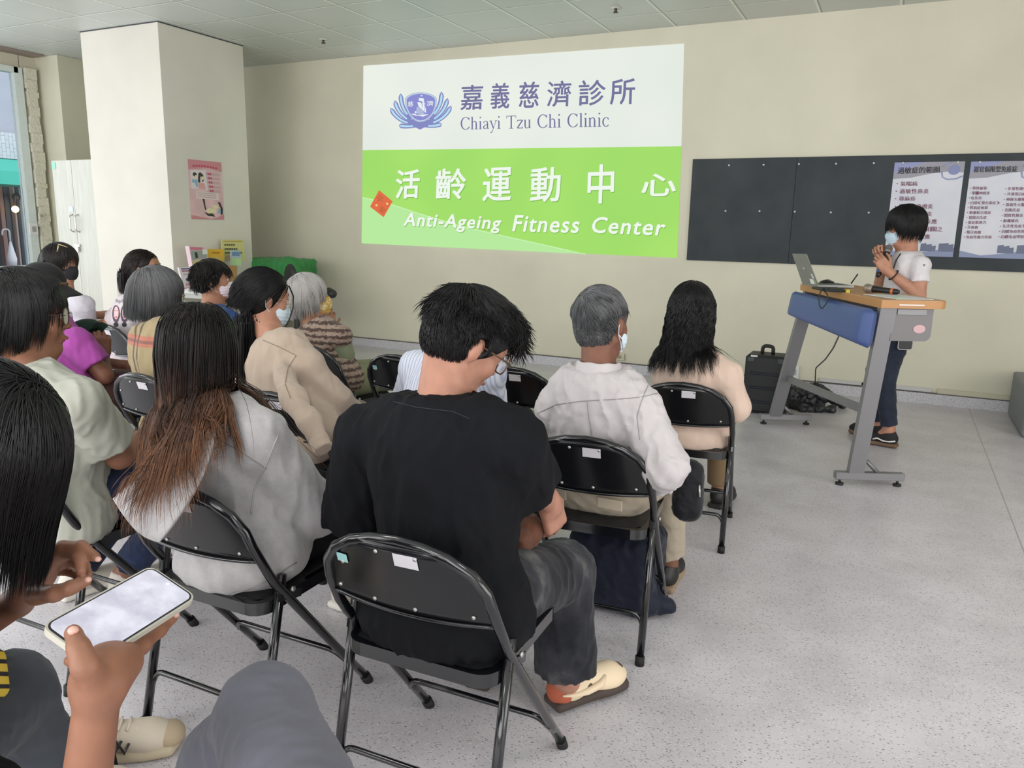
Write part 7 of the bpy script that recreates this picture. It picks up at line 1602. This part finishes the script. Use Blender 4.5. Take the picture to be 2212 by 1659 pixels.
# rucksack under the chair of the man in linen, and black bag on his right
F = Field(.007); F.box((-.83, 2.62, .155), (.165, .13, .15), rotz(.05), .05); F.cap((-.70, 2.55, .06), (-.62, 2.60, .04), .04, .03, .04); F.cut((0, 0, .0), (0, 0, -1)); o_ = fobj('rucksack', F, cloth('navy_nylon', (26, 30, 46), .6, 200, .3).m, None, folds(.010, 12, 7)); tag(o_, 'dark navy rucksack on the floor under the chair of the man in white linen', 'bag')
b = WY(1487, 1060, 2.62); F = Field(.006); F.cap(b+[-.0, 0, .07], b-[0, 0, .06], .045, .052, .02); F.box(b, (.045, .05, .09), rotz(.2), .02, .02); o_ = fobj('pouch_bag', F, cloth('black_nylon', (24, 25, 30), .55, 200, .3).m, None, folds(.005, 20, 9)); tag(o_, 'small black bag hanging at the side of the man in the white linen shirt', 'bag')
MB().tube([(b[0]+.045, b[1]-.04, b[2]+.04), (b[0]+.05, b[1]-.045, b[2])], .004, 6).build('zip_pull', MBOLT, o_)
# ================================================================== leaflet table by the pillar
zt = .742; tx0, tx1, ty0, ty1 = -6.20, -5.62, 5.16, 5.86
tl = thing('leaflet_table', 'white leaflet table against the pillar, behind the woman in the blue top', 'table', ((tx0+tx1)/2, (ty0+ty1)/2, 0)); cx, cy = (tx0+tx1)/2, (ty0+ty1)/2
MB().box((0, 0, zt-.015), (tx1-tx0, ty1-ty0, .03), bev=.008).build('top', MBs('table_white', (216, 216, 210), .35), tl)
MB().box((0, 0, zt-.05), (tx1-tx0-.04, ty1-ty0-.04, .04)).build('apron', MBs('table_grey', (178, 180, 172), .5), tl)
for sx in (-1, 1):
    for sy in (-1, 1): MB().box((sx*((tx1-tx0)/2-.04), sy*((ty1-ty0)/2-.04), (zt-.07)/2), (.04, .04, zt-.07)).build('leg', bpy.data.materials['table_grey'], tl)
def leaflet(name, label, cat, q, X, lean=.18, th=.012, m=None, art=(), z=None):
    """stack or board facing the audience; q = photo corners TL, TR, BR, BL at depth X"""
    P = [WX(*c, X) for c in q]; c = sum(P)/4; r = thing(name, label, cat, tuple(c)); n = unit(np.cross(P[1]-P[0], P[3]-P[0])); n = n if n@(np.array([0, 0, CAMZ])-c) > 0 else -n
    V = [p_-c for p_ in P]+[p_-c-n*th for p_ in P]; MB().add(V, [(0, 1, 2, 3), (7, 6, 5, 4), (0, 4, 5, 1), (1, 5, 6, 2), (2, 6, 7, 3), (3, 7, 4, 0)]).build('sheet', m, r)
    for k, (u0, v0, u1, v1, col, nm) in enumerate(art):
        f = lambda u, v: (1-v)*((1-u)*P[0]+u*P[1])+v*((1-u)*P[3]+u*P[2])-c+n*.0015*(1+.3*k)
        MB().add([f(u0, v0), f(u1, v0), f(u1, v1), f(u0, v1)], [(0, 1, 2, 3)]).build(nm, MBs('leaf_%d_%d_%d' % col, col, .6), r, recalc=False)
    zb = min(p_[2] for p_ in P)
    if zb > zt+.004 and name != 'notice_card': MB().box((0, 0, (zt+zb)/2-c[2]), (.05, .05, zb-zt+.012)).build('stand', MBs('stand_clear', (196, 198, 194), .3), r)
    return r
leaflet('notice_card', 'pale yellow notice with dark lettering standing at the pillar', 'notice', ((478, 518), (527, 518), (529, 563), (480, 563)), -6.20, th=.006, m=MBs('notice_yellow', (214, 208, 140), .6),
        art=[(.08, .05, .92, .10, (190, 160, 90), 'border')]+[(.12+.095*i, y, .19+.095*i, y+.09, (96, 96, 78), 'lettering') for y in (.20, .40, .58) for i in range(int({.20: 5, .40: 6, .58: 8}[y]))]+[(.14, .74, .32, .98, (188, 150, 120), 'portrait'), (.42, .72, .56, .98, (150, 110, 90), 'portrait')])
leaflet('leaflet_holder', 'clear holder with white and green leaflets leaning on the yellow notice', 'leaflet holder', ((499, 541), (519, 541), (522, 574), (500, 574)), -6.0, m=MBs('leaf_blue', (170, 188, 206), .6), art=[(.05, .5, .98, .99, (170, 206, 146), 'green_leaflet'), (.1, .1, .9, .35, (110, 140, 176), 'picture'), (.45, .55, .98, .99, (186, 214, 160), 'green_flap')])
leaflet('leaflet_stack', 'orange yellow leaflet between the magazine rack and the notice', 'leaflet', ((448, 538), (483, 538), (483, 575), (450, 575)), -6.05, m=MBs('leaf_orange', (224, 176, 60), .6), art=[(.25, .18, .75, .26, (170, 120, 40), 'lettering'), (.1, .45, .9, .95, (206, 180, 100), 'picture')])
leaflet('magazine_rack', 'acrylic rack full of pink and white magazines on the leaflet table', 'magazine rack', ((408, 532), (447, 534), (452, 582), (420, 600)), -5.98, th=.05, m=MBs('leaf_pinkwhite', (214, 190, 196), .6), art=[(.05, .02, .75, .12, (206, 120, 140), 'headline'), (.05, .14, .95, .45, (150, 156, 150), 'picture'), (.25, .2, .4, .4, (50, 50, 54), 'dark_figure'), (.05, .48, .95, .98, (196, 182, 120), 'lower_cover'), (.7, .1, .98, .3, (226, 226, 222), 'corner_note')])
leaflet('desk_calendar', 'tilted white and pink flyer stand on the left of the leaflet table', 'flyer stand', ((386, 578), (414, 577), (426, 621), (398, 624)), -5.88, th=.02, m=MBs('leaf_white', (222, 214, 220), .6), art=[(.15, .04, .85, .10, (90, 90, 140), 'headline'), (.15, .14, .8, .20, (170, 100, 130), 'line'), (.2, .3, .7, .36, (190, 170, 180), 'line'), (.3, .52, .7, .64, (80, 84, 110), 'badge'), (.2, .74, .5, .88, (196, 150, 160), 'badge'), (.6, .74, .9, .88, (196, 150, 160), 'badge'), (0, .95, 1, 1, (214, 130, 160), 'pink_foot')])
leaflet('brown_box', 'brown cardboard box behind the ponytailed woman on the leaflet table', 'box', ((476, 574), (512, 574), (512, 612), (476, 612)), -5.95, th=.10, m=MBs('cardboard', (176, 136, 88), .8))
# ================================================================== covered exercise machine in the corner
ex = thing('exercise_machine', 'exercise machine with black seat pads under a green cloth in the far corner', 'exercise machine', (-5.75, 6.55, 0)); EO = np.array([-5.75, 6.55, 0])
GC = cloth('green_cover', (58, 132, 72), .6, 60, .3, .08).m
F = Field(.012); a, b, c = WY(552, 562, 6.6), WY(622, 566, 6.5), WY(652, 592, 6.45)
F.box((-6.15, 6.62, .80), (.36, .26, .19), None, .05); F.cap(b, WY(662, 600, 6.5), .045, .03, .04); F.cap((-5.85, 6.6, .9), b, .08, .05, .06); F.cap((-6.3, 6.55, .6), (-6.2, 6.5, .3), .1, .08, .06)
fobj('green_cover', F, GC, ex, folds(.02, 7, 3), EO)
PB = MBs('pad_black', (38, 40, 42), .5)
q = WY(628, 595, 6.2); F = Field(.008); F.ell(q-[0, 0, .03], (.15, .05, .15), rotz(-.5)); F.ell(q+[.03, -.08, -.30], (.16, .15, .05), None, .04); fobj('padded_seat', F, PB, ex, None, EO)
for px, py in ((716, 630), (706, 663)):
    q = WY(px, py, 6.45); F = Field(.007); F.cap(q-[.07, -.05, .0], q+[.03, -.02, -.02], .038, .045); g_ = fobj('grip_pad', F, PB, ex, None, EO)
MB().tube([(.0, -.1, .0), (-.0, -.1, .55)], .03, 10).tube([(-.5, 0, .02), (.3, -.1, .02)], .03, 8).tube([(0, -.1, .5), WY(700, 660, 6.45)-EO], .018, 8).tube([(0, -.1, .5), WY(705, 632, 6.45)-EO], .018, 8).tube([(-.4, .05, .02), (-.4, .05, .65)], .03, 8).build('frame', MBs('frame_dark', (44, 46, 48), .4), ex)
